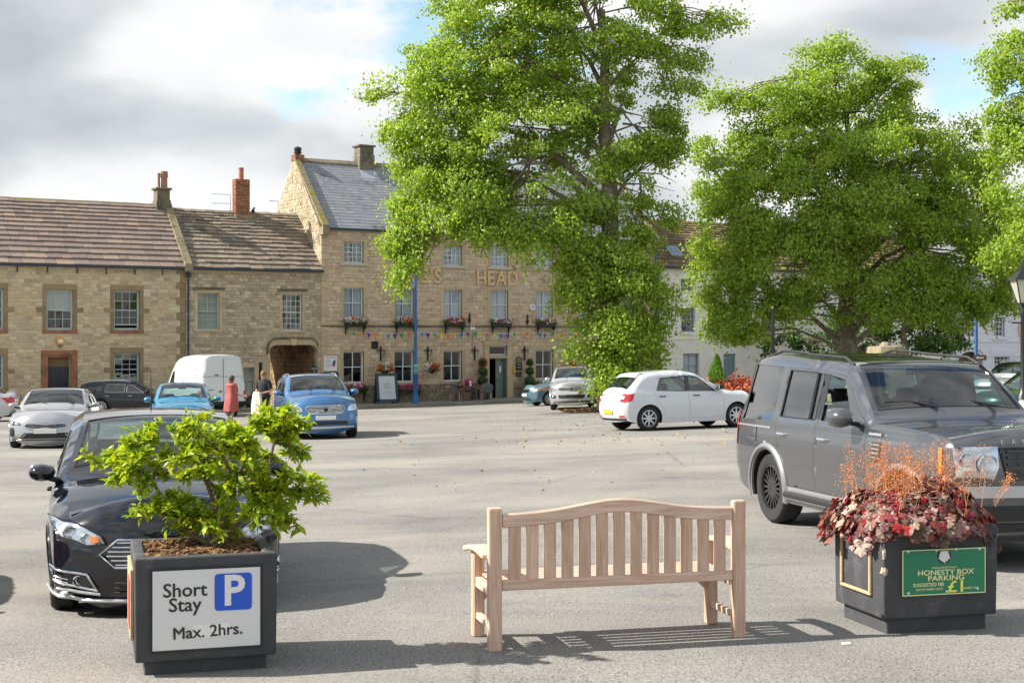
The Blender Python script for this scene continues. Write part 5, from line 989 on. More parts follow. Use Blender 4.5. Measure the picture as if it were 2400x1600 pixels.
def sheet(outer, holes, step):
    loops = [dens(outer, step)]+[dens(h, step) for h in holes]; V = []; E = []
    for l in loops: k = len(V); V += l; E += [(k+i, k+(i+1) % len(l)) for i in range(len(l))]
    B = np.array(V); x0, y0 = B.min(0); x1, y1 = B.max(0)
    gx, gy = np.meshgrid(np.arange(x0+step*.5, x1, step), np.arange(y0+step*.5, y1, step)); G = np.stack([gx.ravel(), gy.ravel()], 1)
    if len(G):
        ok = pip(G, loops[0])
        for h in loops[1:]: ok &= ~pip(G, h)
        G = G[ok]
        if len(G): d = np.min(np.linalg.norm(G[:, None]-B[None], axis=2), 1); G = G[d > step*.45]
    allv = [Vector(p) for p in V]+[Vector(p) for p in G]
    r = delaunay_2d_cdt(allv, E, [], 0, 1e-6); P = np.array([v[:] for v in r[0]]); F = np.array([f for f in r[2]], int)
    cen = P[F].mean(1); ok = pip(cen, loops[0])
    for h in loops[1:]: ok &= ~pip(cen, h)
    return P, F[ok]
def spline(pts, n=6):
    P = [np.array(p, float) for p in pts]; out = []
    for i in range(len(P)-1):
        a, b, c, d = P[max(i-1, 0)], P[i], P[i+1], P[min(i+2, len(P)-1)]
        for k in range(n): t = k/n; out.append(tuple(.5*((2*b)+(c-a)*t+(2*a-5*b+4*c-d)*t*t+(3*b-a-3*c+d)*t**3)))
    out.append(tuple(P[-1])); return out
def ellipse(cx, cy, a, b, n=18): return [(cx+a*math.cos(2*PI*k/n), cy+b*math.sin(2*PI*k/n)) for k in range(n)]
def mirror_poly(p): return [(-a, b) for a, b in reversed(p)]
class Car:
    """Body skinned over a side profile: x runs from the nose (0) to the tail (L), z up; half-width by hw(x, z)."""
    def __init__(s, name, label, spec, pt, heading, pm, group='cars parked in the market place', cat='car'):
        s.__dict__.update(dict(tumble=.30, r_low=.11, r_top=.06, bow=2.4, step=.07, crown=(.2, .05, .07, .04, .07, .12), rimm=None, spokes=10, sill=.05, glassm=None, plan_f=.1, plan_r=.07, wm=None, archtrim=None, rearg=None)); s.__dict__.update(spec)
        s.pm = pm; s.ox = s.fo+s.wb/2
        h = Vector((heading[0], heading[1])).normalized(); p = Vector((pt[0], pt[1]))     # pt: ground under the middle of the wheelbase
        s.e = empty(name, (p.x, p.y, gzf(p.x, p.y)), 0, label, cat, group, rot=tilt(p.x, p.y, h))
        A = lambda q: spline(q, 5)
        segs = [A(s.front), A(s.hood), [s.hood[-1]]+[(s.hood[-1][0]+(s.roof[0][0]-s.hood[-1][0])*k/5, s.hood[-1][1]+(s.roof[0][1]-s.hood[-1][1])*k/5+.012*math.sin(k/5*PI)) for k in range(1, 6)], A(s.roof), [s.roof[-1]]+[(s.roof[-1][0]+(s.tail[0][0]-s.roof[-1][0])*k/4, s.roof[-1][1]+(s.tail[0][1]-s.roof[-1][1])*k/4) for k in range(1, 5)], A(s.tail)]
        s.prof = []; s.sid = []; s.cr = []
        for i, q in enumerate(segs):
            for k, p_ in enumerate(q):
                if i and k == 0: continue
                s.prof.append(p_); s.sid.append(i); s.cr.append(s.crown[i])
        s.PR = np.array(s.prof); c = np.array(s.cr); 
        for _ in range(2): c = np.convolve(np.pad(c, 1, 'edge'), [.25, .5, .25], 'valid')
        s.CR = c; T = np.gradient(s.PR, axis=0); T /= np.linalg.norm(T, axis=1, keepdims=True); s.NRM = np.stack([-T[:, 1], T[:, 0]], 1)
        s.bounds = [s.sid.index(i) for i in range(6)]+[len(s.prof)-1]
        a, b = s.PR[:-1], s.PR[1:]; s._a, s._d = a, b-a; s._l = (s._d**2).sum(1)
    def dist(s, P):
        out = np.empty(len(P))
        for i in range(0, len(P), 2000):
            q = P[i:i+2000]; t = np.clip(((q[:, None]-s._a[None])*s._d[None]).sum(2)/s._l[None], 0, 1); out[i:i+2000] = np.min(np.linalg.norm(s._a[None]+t[..., None]*s._d[None]-q[:, None], axis=2), 1)
        return out
    def hw(s, x, z, edge=True):
        x = np.atleast_1d(np.asarray(x, float)); z = np.atleast_1d(np.asarray(z, float)); h = s.W/2*np.ones_like(x)
        xf = s.fo+.35; xr = s.L-s.ro-.35 if hasattr(s, 'ro') else s.L-1.0
        h *= 1-s.plan_f*np.clip((xf-x)/xf, 0, 1)**2; h *= 1-s.plan_r*np.clip((x-xr)/(s.L-xr), 0, 1)**2
        belt = s.belt[0]+(s.belt[1]-s.belt[0])*x/s.L; zw = belt*.68
        low = np.where(z < zw, .05*((zw-z)/zw)**2*1.2, .03*((z-zw)/(belt-zw+1e-6))**2); up = np.clip(z-belt, 0, None)
        h = h-np.where(z <= belt, low, .03+.022*(1-np.exp(-up/.03)))-up*s.tumble-.06*up*up
        if edge:
            d = s.dist(np.stack([x, z], 1)); r = np.where(z > belt+.12, s.r_top, s.r_low); q = np.clip(r-d, 0, None); h = h-(r-np.sqrt(np.maximum(r*r-q*q, 0)))
        return h
    def side(s, P, sg, off=0): x, z = P[:, 0], P[:, 1]; return np.stack([s.ox-x, sg*(s.hw(x, z)+off), z], 1)
    def part(s, name, V, F, mat, parent=None, smooth=True): return new_obj(name, np_mesh(name, V, F, smooth), mat, parent or s.e)
    def side_patch(s, name, poly, mat, parent=None, sides=(1, -1), off=.004, step=.05, holes=()):
        P, F = sheet(poly, holes, step); out = []
        for sg in sides: out.append(s.part(name, s.side(P, sg, off), F if sg < 0 else F[:, ::-1], mat, parent))
        return out
    def strip(s, name, i0, i1, mat, n=14, vmax=1., vmin=None, off=0., parent=None, lat=None):
        idx = np.arange(i0, i1+1); ye = s.hw(s.PR[idx, 0], s.PR[idx, 1]); vs = np.linspace(-vmax if vmin is None else vmin, vmax, n+1); V = []
        for k, i in enumerate(idx):
            for v in vs: b = (s.CR[i]*(1-abs(v)**s.bow)+off); V.append((s.ox-(s.PR[i, 0]+s.NRM[i, 0]*b), v*ye[k], s.PR[i, 1]+s.NRM[i, 1]*b))
        m = n+1; F = [(a*m+c, a*m+c+1, (a+1)*m+c+1, (a+1)*m+c) for a in range(len(idx)-1) for c in range(n)]
        return s.part(name, V, F, mat, parent)
    def end_pt(s, y, z, rear=False, off=0.):           # a point of the nose (or tail) from the front view
        i0, i1 = (s.bounds[5], s.bounds[6]) if rear else (0, s.bounds[1]); seg = slice(i0, i1+1); Z = s.PR[seg, 1]; o = np.argsort(Z); Zs = Z[o]
        xe = float(np.interp(z, Zs, s.PR[seg, 0][o])); ye = float(s.hw(xe, z)[0])
        if abs(y) <= ye:                               # exactly on the bowed nose surface
            b = s.CR[seg]*(1-(min(1., abs(y)/ye))**s.bow); zz = Z+s.NRM[seg, 1]*b; xx = s.PR[seg, 0]+s.NRM[seg, 0]*b; o2 = np.argsort(zz)
            nx, nz = float(np.interp(z, zz[o2], s.NRM[seg, 0][o2])), float(np.interp(z, zz[o2], s.NRM[seg, 1][o2])); x = float(np.interp(z, zz[o2], xx[o2])); return (s.ox-(x+nx*off), y, z+nz*off)
        lo, hi = 0., .6; sgx = -1 if rear else 1
        for _ in range(22):
            m = (lo+hi)/2
            if s.hw(xe+sgx*m, z)[0] < abs(y): lo = m
            else: hi = m
        return (s.ox-(xe+sgx*lo)+sgx*off*.7, y+math.copysign(off, y), z)
    def end_patch(s, name, poly, mat, rear=False, off=.006, step=.05, both=False, parent=None, holes=()):
        out = []
        for q, hs in ([(poly, holes), (mirror_poly(poly), [mirror_poly(h) for h in holes])] if both else [(poly, holes)]):
            P, F = sheet(q, hs, step); V = [s.end_pt(a, b, rear, off) for a, b in P]; out.append(s.part(name, V, F[:, ::-1] if rear else F, mat, parent))
        return out
    def bar(s, name, pts, r, mat, rear=False, off=.01, both=False, parent=None, n=6):
        out = []
        for q in ([pts, [(-a, b) for a, b in pts]] if both else [pts]):
            out.append(MB().tube([s.end_pt(a, b, rear, off) for a, b in dens(q, .05, False)], r, n).build(name, mat, parent or s.e, smooth=True))
        return out
    def build(s):
        cl = s.clear; ra = s.tr+.055; ax = [s.fo, s.fo+s.wb]; bot = []
        P0, P1 = s.prof[0], s.prof[-1]
        b = [(P1[0], P1[1])]
        for xc in reversed(ax):
            dz = cl-s.tr; an = math.asin(max(-1, min(1, dz/ra))); arc = [(xc+ra*math.cos(t), s.tr+ra*math.sin(t)) for t in np.linspace(an, PI-an, 22)]
            b += arc
        outer = s.prof[:-1]+[(P1[0], P1[1])]+b[1:]; s.arcs = [[(xc+ra*math.cos(t), s.tr+ra*math.sin(t)) for t in np.linspace(math.asin((cl-s.tr)/ra), PI-math.asin((cl-s.tr)/ra), 22)] for xc in ax]
        gap = .007; doors = s.doors; wins = s.wins
        def inset(p, d):
            c = np.mean(np.array(p), 0); out = []
            n = len(p)
            for i in range(n):
                a, b_, c_ = np.array(p[i-1]), np.array(p[i]), np.array(p[(i+1) % n]); t1 = (b_-a)/max(np.linalg.norm(b_-a), 1e-9); t2 = (c_-b_)/max(np.linalg.norm(c_-b_), 1e-9); nn = np.array([-(t1[1]+t2[1]), t1[0]+t2[0]]); nn /= max(np.linalg.norm(nn), 1e-6)
                if ((c-b_)*nn).sum() < 0: nn = -nn
                out.append(tuple(b_+nn*d))
            return out
        body = s.part('body', np.zeros((1, 3)), np.zeros((0, 3), int), s.pm) if False else None
        holes = [d for d in doors]+[w for w in s.qwins]
        P, F = sheet(outer, holes, s.step); VL, VR = s.side(P, 1), s.side(P, -1); n = len(P)
        V = np.concatenate([VL, VR]); FF = np.concatenate([F[:, ::-1], F+n]); body = s.part('body', V, FF, s.pm); s.body = body
        for d, ws in zip(doors, wins):
            di = inset(d, gap/2); P, F = sheet(di, ws, s.step)
            for sg in (1, -1):
                do = s.part('door', s.side(P, sg), F if sg < 0 else F[:, ::-1], s.pm)
                for w in ws:
                    if getattr(s, 'open_win', None) is not None and sg == s.open_win[0] and w is wins[s.open_win[1]][0]: continue
                    Q, G = sheet(w, [], .12); s.part('side_window', s.side(Q, sg, -.012), G if sg < 0 else G[:, ::-1], (s.rearg if s.rearg and d is not doors[0] else None) or s.glassm or m_cglass, do); q = dens(w, .08); loop = np.array(q+[q[0]]); MB().tube([Vector(v) for v in s.side(loop, sg, -.002)], .009, 5).build('window_seal', s.sealm if hasattr(s, 'sealm') else m_gloss, do)
                if hasattr(s, 'handle_z'):
                    xs = [p[0] for p in d]; xh = max(xs)-.2 if not hasattr(s, 'hx') else s.hx[doors.index(d)]; zz = s.handle_z; y = float(s.hw(xh, zz)[0]); MB().tube([(s.ox-xh-.09, sg*(y-.005), zz), (s.ox-xh-.08, sg*(y+.028), zz), (s.ox-xh+.08, sg*(y+.028), zz), (s.ox-xh+.09, sg*(y-.005), zz)], .014, 6).build('door_handle', s.handlem if hasattr(s, 'handlem') else s.pm, do, smooth=True)
        for w in s.qwins:
            Q, G = sheet(w, [], .12)
            for sg in (1, -1): s.part('side_window', s.side(Q, sg, -.01), G if sg < 0 else G[:, ::-1], s.rearg or s.glassm or m_cglass)
        B = s.bounds
        s.strip('front_bumper', B[0], B[1], s.pm); s.strip('bonnet', B[1], B[2], s.pm, off=.002); s.strip('windscreen', B[2], B[3], m_cglass, vmax=.93, off=-.004); 
        for v0, v1 in ((-1, -.925), (.925, 1)): s.strip('windscreen_pillar', B[2], B[3], s.pm, n=2, vmin=v0, vmax=v1)
        s.strip('roof', B[3], B[4], s.roofm if hasattr(s, 'roofm') else s.pm)
        if s.rearglass: 
            s.strip('rear_window', B[4], B[5], s.glassm or m_cglass, vmax=.88, off=-.004)
            for v0, v1 in ((-1, -.875), (.875, 1)): s.strip('rear_pillar', B[4], B[5], s.pm, n=2, vmin=v0, vmax=v1)
        else: s.strip('rear_door_upper', B[4], B[5], s.pm)
        s.strip('tailgate', B[5], B[6], s.pm)
        # seals round the screens
        for i0, i1, v in ((B[2], B[3], .93),)+(((B[4], B[5], .88),) if s.rearglass else ()):
            idx = np.arange(i0, i1+1); ye = s.hw(s.PR[idx, 0], s.PR[idx, 1]); 
            f = lambda i, k, vv: (s.ox-(s.PR[i, 0]+s.NRM[i, 0]*(s.CR[i]*(1-abs(vv)**s.bow)+.002)), vv*ye[k], s.PR[i, 1]+s.NRM[i, 1]*(s.CR[i]*(1-abs(vv)**s.bow)+.002))
            lp = [f(i, k, v) for k, i in enumerate(idx)]+[f(idx[-1], len(idx)-1, q) for q in np.linspace(v, -v, 15)]+[f(i, k, -v) for k, i in reversed(list(enumerate(idx)))]+[f(idx[0], 0, q) for q in np.linspace(-v, v, 15)]
            MB().tube(lp, .009, 5).build('screen_seal', m_gloss, s.e)
        # wheel arch liners, sills, floor
        for arc in s.arcs:
            pts = np.array(arc); 
            for sg in (1, -1):
                o = s.side(pts, sg, -.002); i_ = o.copy(); i_[:, 1] = sg*(s.W/2-.36); m = len(pts); s.part('wheel_arch', np.concatenate([o, i_]), [(k, k+1, m+k+1, m+k) for k in range(m-1)], m_under)
                MB().tube([Vector(v) for v in s.side(pts, sg, .0)], .012 if not s.archtrim else .022, 5).build('arch_lip', s.archtrim or s.pm, s.e, smooth=True)
        x0, x1 = P0[0]+.1, P1[0]-.1
        MB().box(s.ox-x1, s.ox-x0, -s.W/2+.36, s.W/2-.36, cl+.02, cl+.1).box(s.ox-(ax[1]-ra-.02), s.ox-(ax[0]+ra+.02), -s.W/2+.09, s.W/2-.09, cl+.0, cl+.08).build('floor_pan', m_under, s.e)
        # wheels
        for k, xc in enumerate(ax):
            for sg in (1, -1): s.wheel(s.ox-xc, sg, getattr(s, 'steer', 0) if k == 0 else 0)
        if s.interior: s.inside()
        return s
    def wheel(s, x, sg, steer):
        r, w = s.tr, s.tw; rr = r*s.rim; key = (r, w, rr, s.spokes, s.rimm)
        if not hasattr(s, '_wm'):
            T = [(rr, -w/2+.01), (rr+.02, -w/2), (r-.03, -w/2+.004), (r-.008, -w/2+.025), (r, -w/2+.05), (r, w/2-.05), (r-.008, w/2-.025), (r-.03, w/2-.004), (rr+.02, w/2), (rr, w/2-.01)]
            b = MB().lathe(T, 32, cap=False); 
            for k in range(44):
                a = 2*PI*k/44; 
                for z0, z1 in ((-w/2+.045, -.03), (.03, w/2-.045)): b.box(r-.003, r+.004, -.011, .011, z0, z1, Matrix.Rotation(a, 4, 'Z'))
            o = b.build('t', m_tyre, smooth=True); s._tm = o.data; bpy.data.objects.remove(o)
            b = MB().lathe([(rr, -w/2+.03), (rr, w/2-.012), (rr-.02, w/2-.008), (rr-.028, w/2-.03), (rr-.03, -w/2+.03)], 32, cap=False); z1 = w/2-.02
            for k in range(s.spokes):
                a = 2*PI*k/s.spokes; sw = rr*2.1/s.spokes*.52
                b.prism([(.04, -sw*.9), (rr-.02, -sw*.55), (rr-.02, sw*.55), (.04, sw*.9)], z1-.035, z1-.006, Matrix.Rotation(a, 4, 'Z'), axis='z')
            b.lathe([(.001, z1-.01), (.06, z1-.008), (.065, z1-.03)], 14); o = b.build('t', s.rimm or m_alloy, smooth=True); s._wm = o.data; bpy.data.objects.remove(o)
            o = MB().lathe([(.001, 0), (rr*.97, 0), (rr*.97, .01), (.001, .01)], 24, (0, 0, w/2-.09)).build('t', m_under); s._bm = o.data; bpy.data.objects.remove(o)
        y = sg*(s.W/2-w/2-.035); rot = (-sg*PI/2, 0, 0); M3 = (Matrix.Rotation(steer, 3, 'Z') @ Euler(rot).to_matrix()).to_euler()
        t = new_obj('wheel', s._tm, m_tyre, s.e, (x, y, r), M3); new_obj('rim', s._wm, None, t); new_obj('brake_disc', s._bm, None, t)
    def inside(s):
        xb, zb = s.hood[-1]; cl = s.clear; xe = s.roof[-1][0]; zf = cl+.12; belt = s.belt[0]; hwid = s.W/2-.14; x0 = xb-.15
        b = MB(); b.box(s.ox-xe, s.ox-x0, -hwid, hwid, zf, zf+.05).box(s.ox-xe, s.ox-x0, hwid-.0, hwid+.03, zf, belt-.1).box(s.ox-xe, s.ox-x0, -hwid-.03, -hwid, zf, belt-.1).box(s.ox-xe-.03, s.ox-xe, -hwid, hwid, zf, belt-.05).box(s.ox-x0, s.ox-x0+.03, -hwid, hwid, zf, zb-.06); b.build('cabin_lining', m_cabin, s.e)
        xd = xb+.28; MB().prism([(s.ox-xb+.1, zb-.28), (s.ox-xb+.1, zb-.05), (s.ox-xd+.02, zb-.03), (s.ox-xd-.1, zb-.12), (s.ox-xd-.06, zb-.3)], -hwid, hwid).build('dashboard', m_dash, s.e, bevel=.03, smooth=True)
        zs = max(zf+.22, belt-.55); 
        def seat(x, y, w, d=.5):
            q = MB().box(s.ox-x-d/2, s.ox-x+d/2, y-w/2, y+w/2, zs-.12, zs+.04).build('seat', m_seat, s.e, bevel=.05, seg=2, smooth=True); m = Matrix.Translation((s.ox-x-d/2, y, zs)) @ Matrix.Rotation(-.28, 4, 'Y'); zt = s.roof[0][1]-zs-.42
            MB().box(-.12, .02, -w/2, w/2, 0, zt, m).build('backrest', m_seat, q, bevel=.05, seg=2, smooth=True)
            for yy in ([0] if w < .8 else [-.38, .38]): MB().box(-.1, .0, yy-.13, yy+.13, zt+.04, zt+.22, m).build('headrest', m_seat, q, bevel=.04, seg=2, smooth=True)
        xs = xb+1.05
        for y in (-.36, .36): seat(xs, y*s.W/1.8, .5)
        if xe-xs > 1.0: seat(xs+.92, 0, s.W-.55)
        y = -.36*s.W/1.8; c = Vector((s.ox-xd-.16, y, zb-.06)); m = Matrix.Translation(c) @ Matrix.Rotation(-1.15, 4, 'Y')          # right-hand drive
        pts = [m @ Vector((.185*math.cos(a), .185*math.sin(a), 0)) for a in np.linspace(0, 2*PI, 21)]; b = MB().tube(pts, .016, 6); b.box(-.05, .05, -.05, .05, -.03, .01, m); b.tube([m @ Vector((-.18, 0, 0)), m @ Vector((.18, 0, 0))], .018, 5); b.build('steering_wheel', m_dash, s.e, smooth=True)
        i = s.bounds[3]-1; zi = s.PR[i]; MB().box(s.ox-zi[0]-.12, s.ox-zi[0]-.08, -.11, .11, zi[1]-.09, zi[1]-.02).build('rear_view_mirror', m_dash, s.e, bevel=.01)
    # ------- details
    def mirrors(s, x, z, size=(.12, .2, .13), mat=None, out=.16):
        for sg in (1, -1):
            y = float(s.hw(x, z-.03)[0]); c = (s.ox-x, sg*(y+out), z+.03); b = MB(); n = 12
            prof = [(.02, -.05), (.7, -.04), (1, .0), (1, .25), (.86, .6), (.5, .85), (.02, .92)]
            m = Matrix.Translation(c) @ Matrix.Diagonal((1, 1, 1, 1)) @ Matrix.Rotation(PI/2, 4, 'Y')
            b.lathe([(rr*.5, q*size[0]*1.3-.03) for rr, q in prof], n, m=Matrix.Translation(c) @ Matrix.Rotation(PI/2, 4, 'Y') @ Matrix.Diagonal((size[2], size[1], 1, 1)))
            o = b.build('door_mirror', mat or s.pm, s.e, smooth=True)
            MB().tube([(s.ox-x, sg*(y-.02), z-.04), (s.ox-x, sg*(y+out-.03), z-.01)], .025, 6).build('mirror_arm', m_trim, o); MB().box(c[0]-.075-.0, c[0]-.04, c[1]-size[1]*.42, c[1]+size[1]*.42, c[2]-size[2]*.4, c[2]+size[2]*.4).build('mirror_glass', m_chrome, o, bevel=.015)
    def plate(s, z, rear=False, mat=None, w=.52, h=.11, y=0):
        p = s.end_pt(y, z, rear, .012); d = -1 if rear else 1
        MB().box(p[0]-.004, p[0]+.008, y-w/2, y+w/2, z-h/2, z+h/2).build('number_plate', mat or (m_ply if rear else m_plw), s.e, bevel=.004)
    def wipers(s):
        i = s.bounds[2]; x, z = s.PR[i]; x -= s.CR[i]*.8; z += .03; b = MB()
        for y0, y1 in ((-.15, -.66), (.5, -.02)): b.tube([(s.ox-x+.03, y0, z), (s.ox-x-.08, (y0+y1)/2, z+.055), (s.ox-x-.1, y1, z+.05)], [.012, .009, .006], 5)
        b.build('wipers', m_trim, s.e)
    def rails(s, mat, y=.62, h=.05):
        i0, i1 = s.bounds[3]+1, s.bounds[4]-1
        for sg in (1, -1):
            pts = []
            for i in range(i0, i1+1, 3): pts.append(Vector((s.ox-s.PR[i, 0], sg*(float(s.hw(*s.PR[i])[0])-.02), s.PR[i, 1]+h)))
            pts[0].z -= h; pts[-1].z -= h; MB().tube(pts, .016, 6).build('roof_rail', mat, s.e, smooth=True)
def at_wheel(u, v, heading, dist):                     # ground under mid-wheelbase, from a ground pixel that lies dist metres ahead of it along the heading
    p = ground_at(u, v); h = Vector((heading[0], heading[1])).normalized(); return (p.x-h.x*dist, p.y-h.y*dist)
def rgt(h): h = Vector((h[0], h[1])).normalized(); return Vector((h.y, -h.x))
def nose(u, Y, h, sp, v=None):
    h = Vector((h[0], h[1])).normalized(); p = Vector(((u-U0)/FPX*Y, Y)); q = p-h*(sp['crown'][0]+sp['fo']+sp['wb']/2); return (q.x, q.y)
def tailp(u, Y, h, sp):
    h = Vector((h[0], h[1])).normalized(); p = Vector(((u-U0)/FPX*Y, Y)); L = sp['tail'][1][0]+sp['crown'][5]; q = p+h*(L-sp['fo']-sp['wb']/2); return (q.x, q.y)
HATCH = dict(L=4.06, W=1.82, wb=2.65, fo=.70, tr=.316, tw=.215, clear=.17, belt=(.87, 1.0), crown=(.22, .05, .09, .035, .07, .12), rim=.68,
    front=[(.07, .19), (0, .30), (0, .45), (.02, .60), (.07, .70), (.17, .775)], hood=[(.17, .775), (.45, .86), (.8, .925), (1.12, .965)], roof=[(1.95, 1.40), (2.3, 1.455), (2.8, 1.465), (3.3, 1.44), (3.62, 1.395)], tail=[(3.95, 1.03), (4.05, .9), (4.06, .6), (4.03, .4), (3.95, .24)],
    doors=[[(1.15, .28), (2.17, .28), (2.22, .95), (2.17, 1.36), (1.93, 1.325), (1.42, 1.03), (1.2, .9), (1.12, .7)], [(2.2, .28), (2.85, .28), (2.96, .55), (3.12, .75), (3.2, 1.0), (3.0, 1.33), (2.2, 1.365), (2.25, .95)]],
    wins=[[[(1.46, .97), (2.15, .985), (2.11, 1.315), (1.93, 1.275)]], [[(2.3, .99), (3.1, 1.02), (2.93, 1.29), (2.27, 1.32)]]], qwins=[[(3.24, 1.05), (3.52, 1.1), (3.42, 1.22), (3.08, 1.3)]], rearglass=True, interior=True, handle_z=.83)
SUV = dict(L=4.30, W=1.89, wb=2.77, fo=.68, tr=.36, tw=.235, clear=.22, belt=(1.02, 1.14), crown=(.22, .06, .08, .04, .07, .12), rim=.66, tumble=.28,
    front=[(.07, .26), (0, .38), (0, .55), (.02, .75), (.06, .88), (.16, .965)], hood=[(.16, .965), (.5, 1.05), (.9, 1.1), (1.2, 1.125)], roof=[(1.92, 1.58), (2.3, 1.65), (2.8, 1.67), (3.4, 1.64), (3.85, 1.57)], tail=[(4.15, 1.15), (4.28, 1.0), (4.3, .7), (4.27, .45), (4.15, .3)],
    doors=[[(1.22, .38), (2.25, .38), (2.3, 1.08), (2.24, 1.54), (1.95, 1.49), (1.46, 1.19), (1.25, 1.05), (1.18, .8)], [(2.29, .38), (2.95, .38), (3.1, .65), (3.3, .9), (3.34, 1.13), (3.2, 1.51), (2.29, 1.545), (2.34, 1.08)]],
    wins=[[[(1.52, 1.12), (2.2, 1.135), (2.16, 1.48), (1.95, 1.44)]], [[(2.38, 1.14), (3.22, 1.165), (3.1, 1.46), (2.34, 1.495)]]], qwins=[[(3.42, 1.2), (3.88, 1.25), (3.68, 1.43), (3.28, 1.47)]], rearglass=True, interior=True, handle_z=.97)
BOXY = dict(L=4.6, W=1.93, wb=2.885, fo=.74, tr=.385, tw=.255, clear=.27, belt=(1.13, 1.15), crown=(.12, .018, .06, .015, .04, .05), rim=.66, tumble=.2, r_low=.045, r_top=.05, plan_f=.05, plan_r=.03,
    front=[(.06, .34), (.0, .42), (0, .7), (.01, .95), (.03, 1.07), (.11, 1.14)], hood=[(.11, 1.14), (.6, 1.185), (1.0, 1.2), (1.38, 1.205)], roof=[(2.02, 1.735), (2.3, 1.775), (2.9, 1.795), (3.3, 1.82), (3.8, 1.84), (4.38, 1.80)], tail=[(4.5, 1.2), (4.53, 1.1), (4.55, .8), (4.55, .55), (4.47, .4)],
    doors=[[(1.42, .46), (2.45, .46), (2.48, 1.14), (2.43, 1.68), (2.06, 1.64), (1.66, 1.31), (1.45, 1.18), (1.4, .9)], [(2.49, .46), (3.2, .46), (3.32, .75), (3.42, 1.0), (3.44, 1.15), (3.4, 1.71), (2.47, 1.685), (2.52, 1.14)]],
    wins=[[[(1.76, 1.18), (2.42, 1.18), (2.39, 1.64), (2.08, 1.605)]], [[(2.56, 1.18), (2.68, 1.18), (2.68, 1.66), (2.54, 1.65)], [(2.705, 1.18), (3.39, 1.18), (3.36, 1.68), (2.705, 1.665)]]], qwins=[[(3.54, 1.14), (4.37, 1.11), (4.29, 1.73), (3.56, 1.71)]], rearglass=True, interior=True, handle_z=1.0, sill=.1)
SALOON = dict(L=4.5, W=1.87, wb=2.905, fo=.63, tr=.335, tw=.235, clear=.15, belt=(.82, .96), crown=(.22, .05, .09, .035, .07, .12), rim=.7, tumble=.34,
    front=[(.08, .19), (0, .3), (0, .42), (.03, .56), (.09, .65), (.2, .72)], hood=[(.2, .72), (.6, .81), (1.1, .88), (1.45, .915)], roof=[(2.25, 1.33), (2.6, 1.385), (3.0, 1.39), (3.4, 1.34), (3.7, 1.26)], tail=[(4.3, 1.0), (4.48, .93), (4.5, .65), (4.45, .4), (4.35, .25)],
    doors=[[(1.45, .27), (2.5, .27), (2.55, .88), (2.48, 1.28), (2.25, 1.25), (1.76, .98), (1.5, .85), (1.42, .6)], [(2.54, .27), (3.15, .27), (3.3, .55), (3.5, .8), (3.5, .96), (3.35, 1.22), (2.53, 1.285), (2.59, .88)]],
    wins=[[[(1.82, .93), (2.5, .945), (2.44, 1.24), (2.27, 1.205)]], [[(2.63, .95), (3.4, .98), (3.2, 1.19), (2.58, 1.24)]]], qwins=[], rearglass=True, interior=True, handle_z=.8)
ESTATE = dict(SALOON, W=1.85, wb=2.94, roof=[(2.2, 1.36), (2.6, 1.42), (3.2, 1.43), (3.9, 1.40), (4.3, 1.32)], tail=[(4.52, 1.02), (4.6, .88), (4.6, .62), (4.55, .4), (4.45, .26)], wins=[[[(1.78, .94), (2.52, .95), (2.46, 1.29), (2.25, 1.25)]], [[(2.6, .95), (3.42, .97), (3.36, 1.28), (2.56, 1.295)]]],
    doors=[[(1.45, .27), (2.5, .27), (2.55, .88), (2.5, 1.33), (2.22, 1.29), (1.74, .99), (1.5, .85), (1.42, .6)], [(2.54, .27), (3.15, .27), (3.3, .55), (3.5, .8), (3.5, .96), (3.43, 1.31), (2.54, 1.335), (2.59, .88)]], qwins=[[(3.56, .98), (4.3, 1.03), (4.1, 1.2), (3.52, 1.29)]])
VAN = dict(L=5.5, W=1.97, wb=3.4, fo=.85, tr=.34, tw=.22, clear=.28, belt=(1.2, 1.25), crown=(.15, .05, .1, .05, .02, .03), rim=.6, tumble=.045, r_top=.16, r_low=.08, plan_f=.1, plan_r=.02, front=[(.06, .3), (0, .45), (0, .7), (.02, .9), (.1, 1.02)], hood=[(.1, 1.02), (.4, 1.15), (.75, 1.25)], roof=[(1.5, 2.08), (1.9, 2.35), (2.6, 2.47), (4, 2.5), (5.38, 2.44)], tail=[(5.46, 1.6), (5.48, 1.2), (5.5, .8), (5.49, .55), (5.4, .45)],
    doors=[[(.98, .42), (1.95, .42), (2.0, 1.2), (1.95, 1.95), (1.6, 1.9), (1.05, 1.35), (.95, .9)]], wins=[[[(1.2, 1.28), (1.88, 1.28), (1.85, 1.85), (1.63, 1.83)]]], qwins=[], rearglass=False, interior=False, handle_z=1.0)
def scaled(sp, kx, kz, **kw):
    o = dict(sp); g = lambda q: [(a*kx, b*kz) for a, b in q]
    for k in ('front', 'hood', 'roof', 'tail'): o[k] = g(sp[k])
    o['doors'] = [g(d) for d in sp['doors']]; o['wins'] = [[g(w) for w in d] for d in sp['wins']]; o['qwins'] = [g(w) for w in sp['qwins']]
    for k in ('L', 'wb', 'fo'): o[k] = sp[k]*kx
    o['belt'] = (sp['belt'][0]*kz, sp['belt'][1]*kz); o['handle_z'] = sp['handle_z']*kz; o.update(kw); return o
def lamp(c, y, z, r, rear=False, mat=None, parent=None, both=True):
    for sg in ((1, -1) if both else (1,)):
        p = c.end_pt(sg*y, z, rear, .004); d = -1 if rear else 1
        MB().lathe([(r, 0), (r, .012), (r*.86, .018), (r*.8, .004), (r*.4, -.01), (.001, -.014)], 16, m=Matrix.Translation(p) @ Matrix.Rotation(d*PI/2, 4, 'Y'), cap=False).build('lamp', mat or m_chrome, parent or c.e, smooth=True)
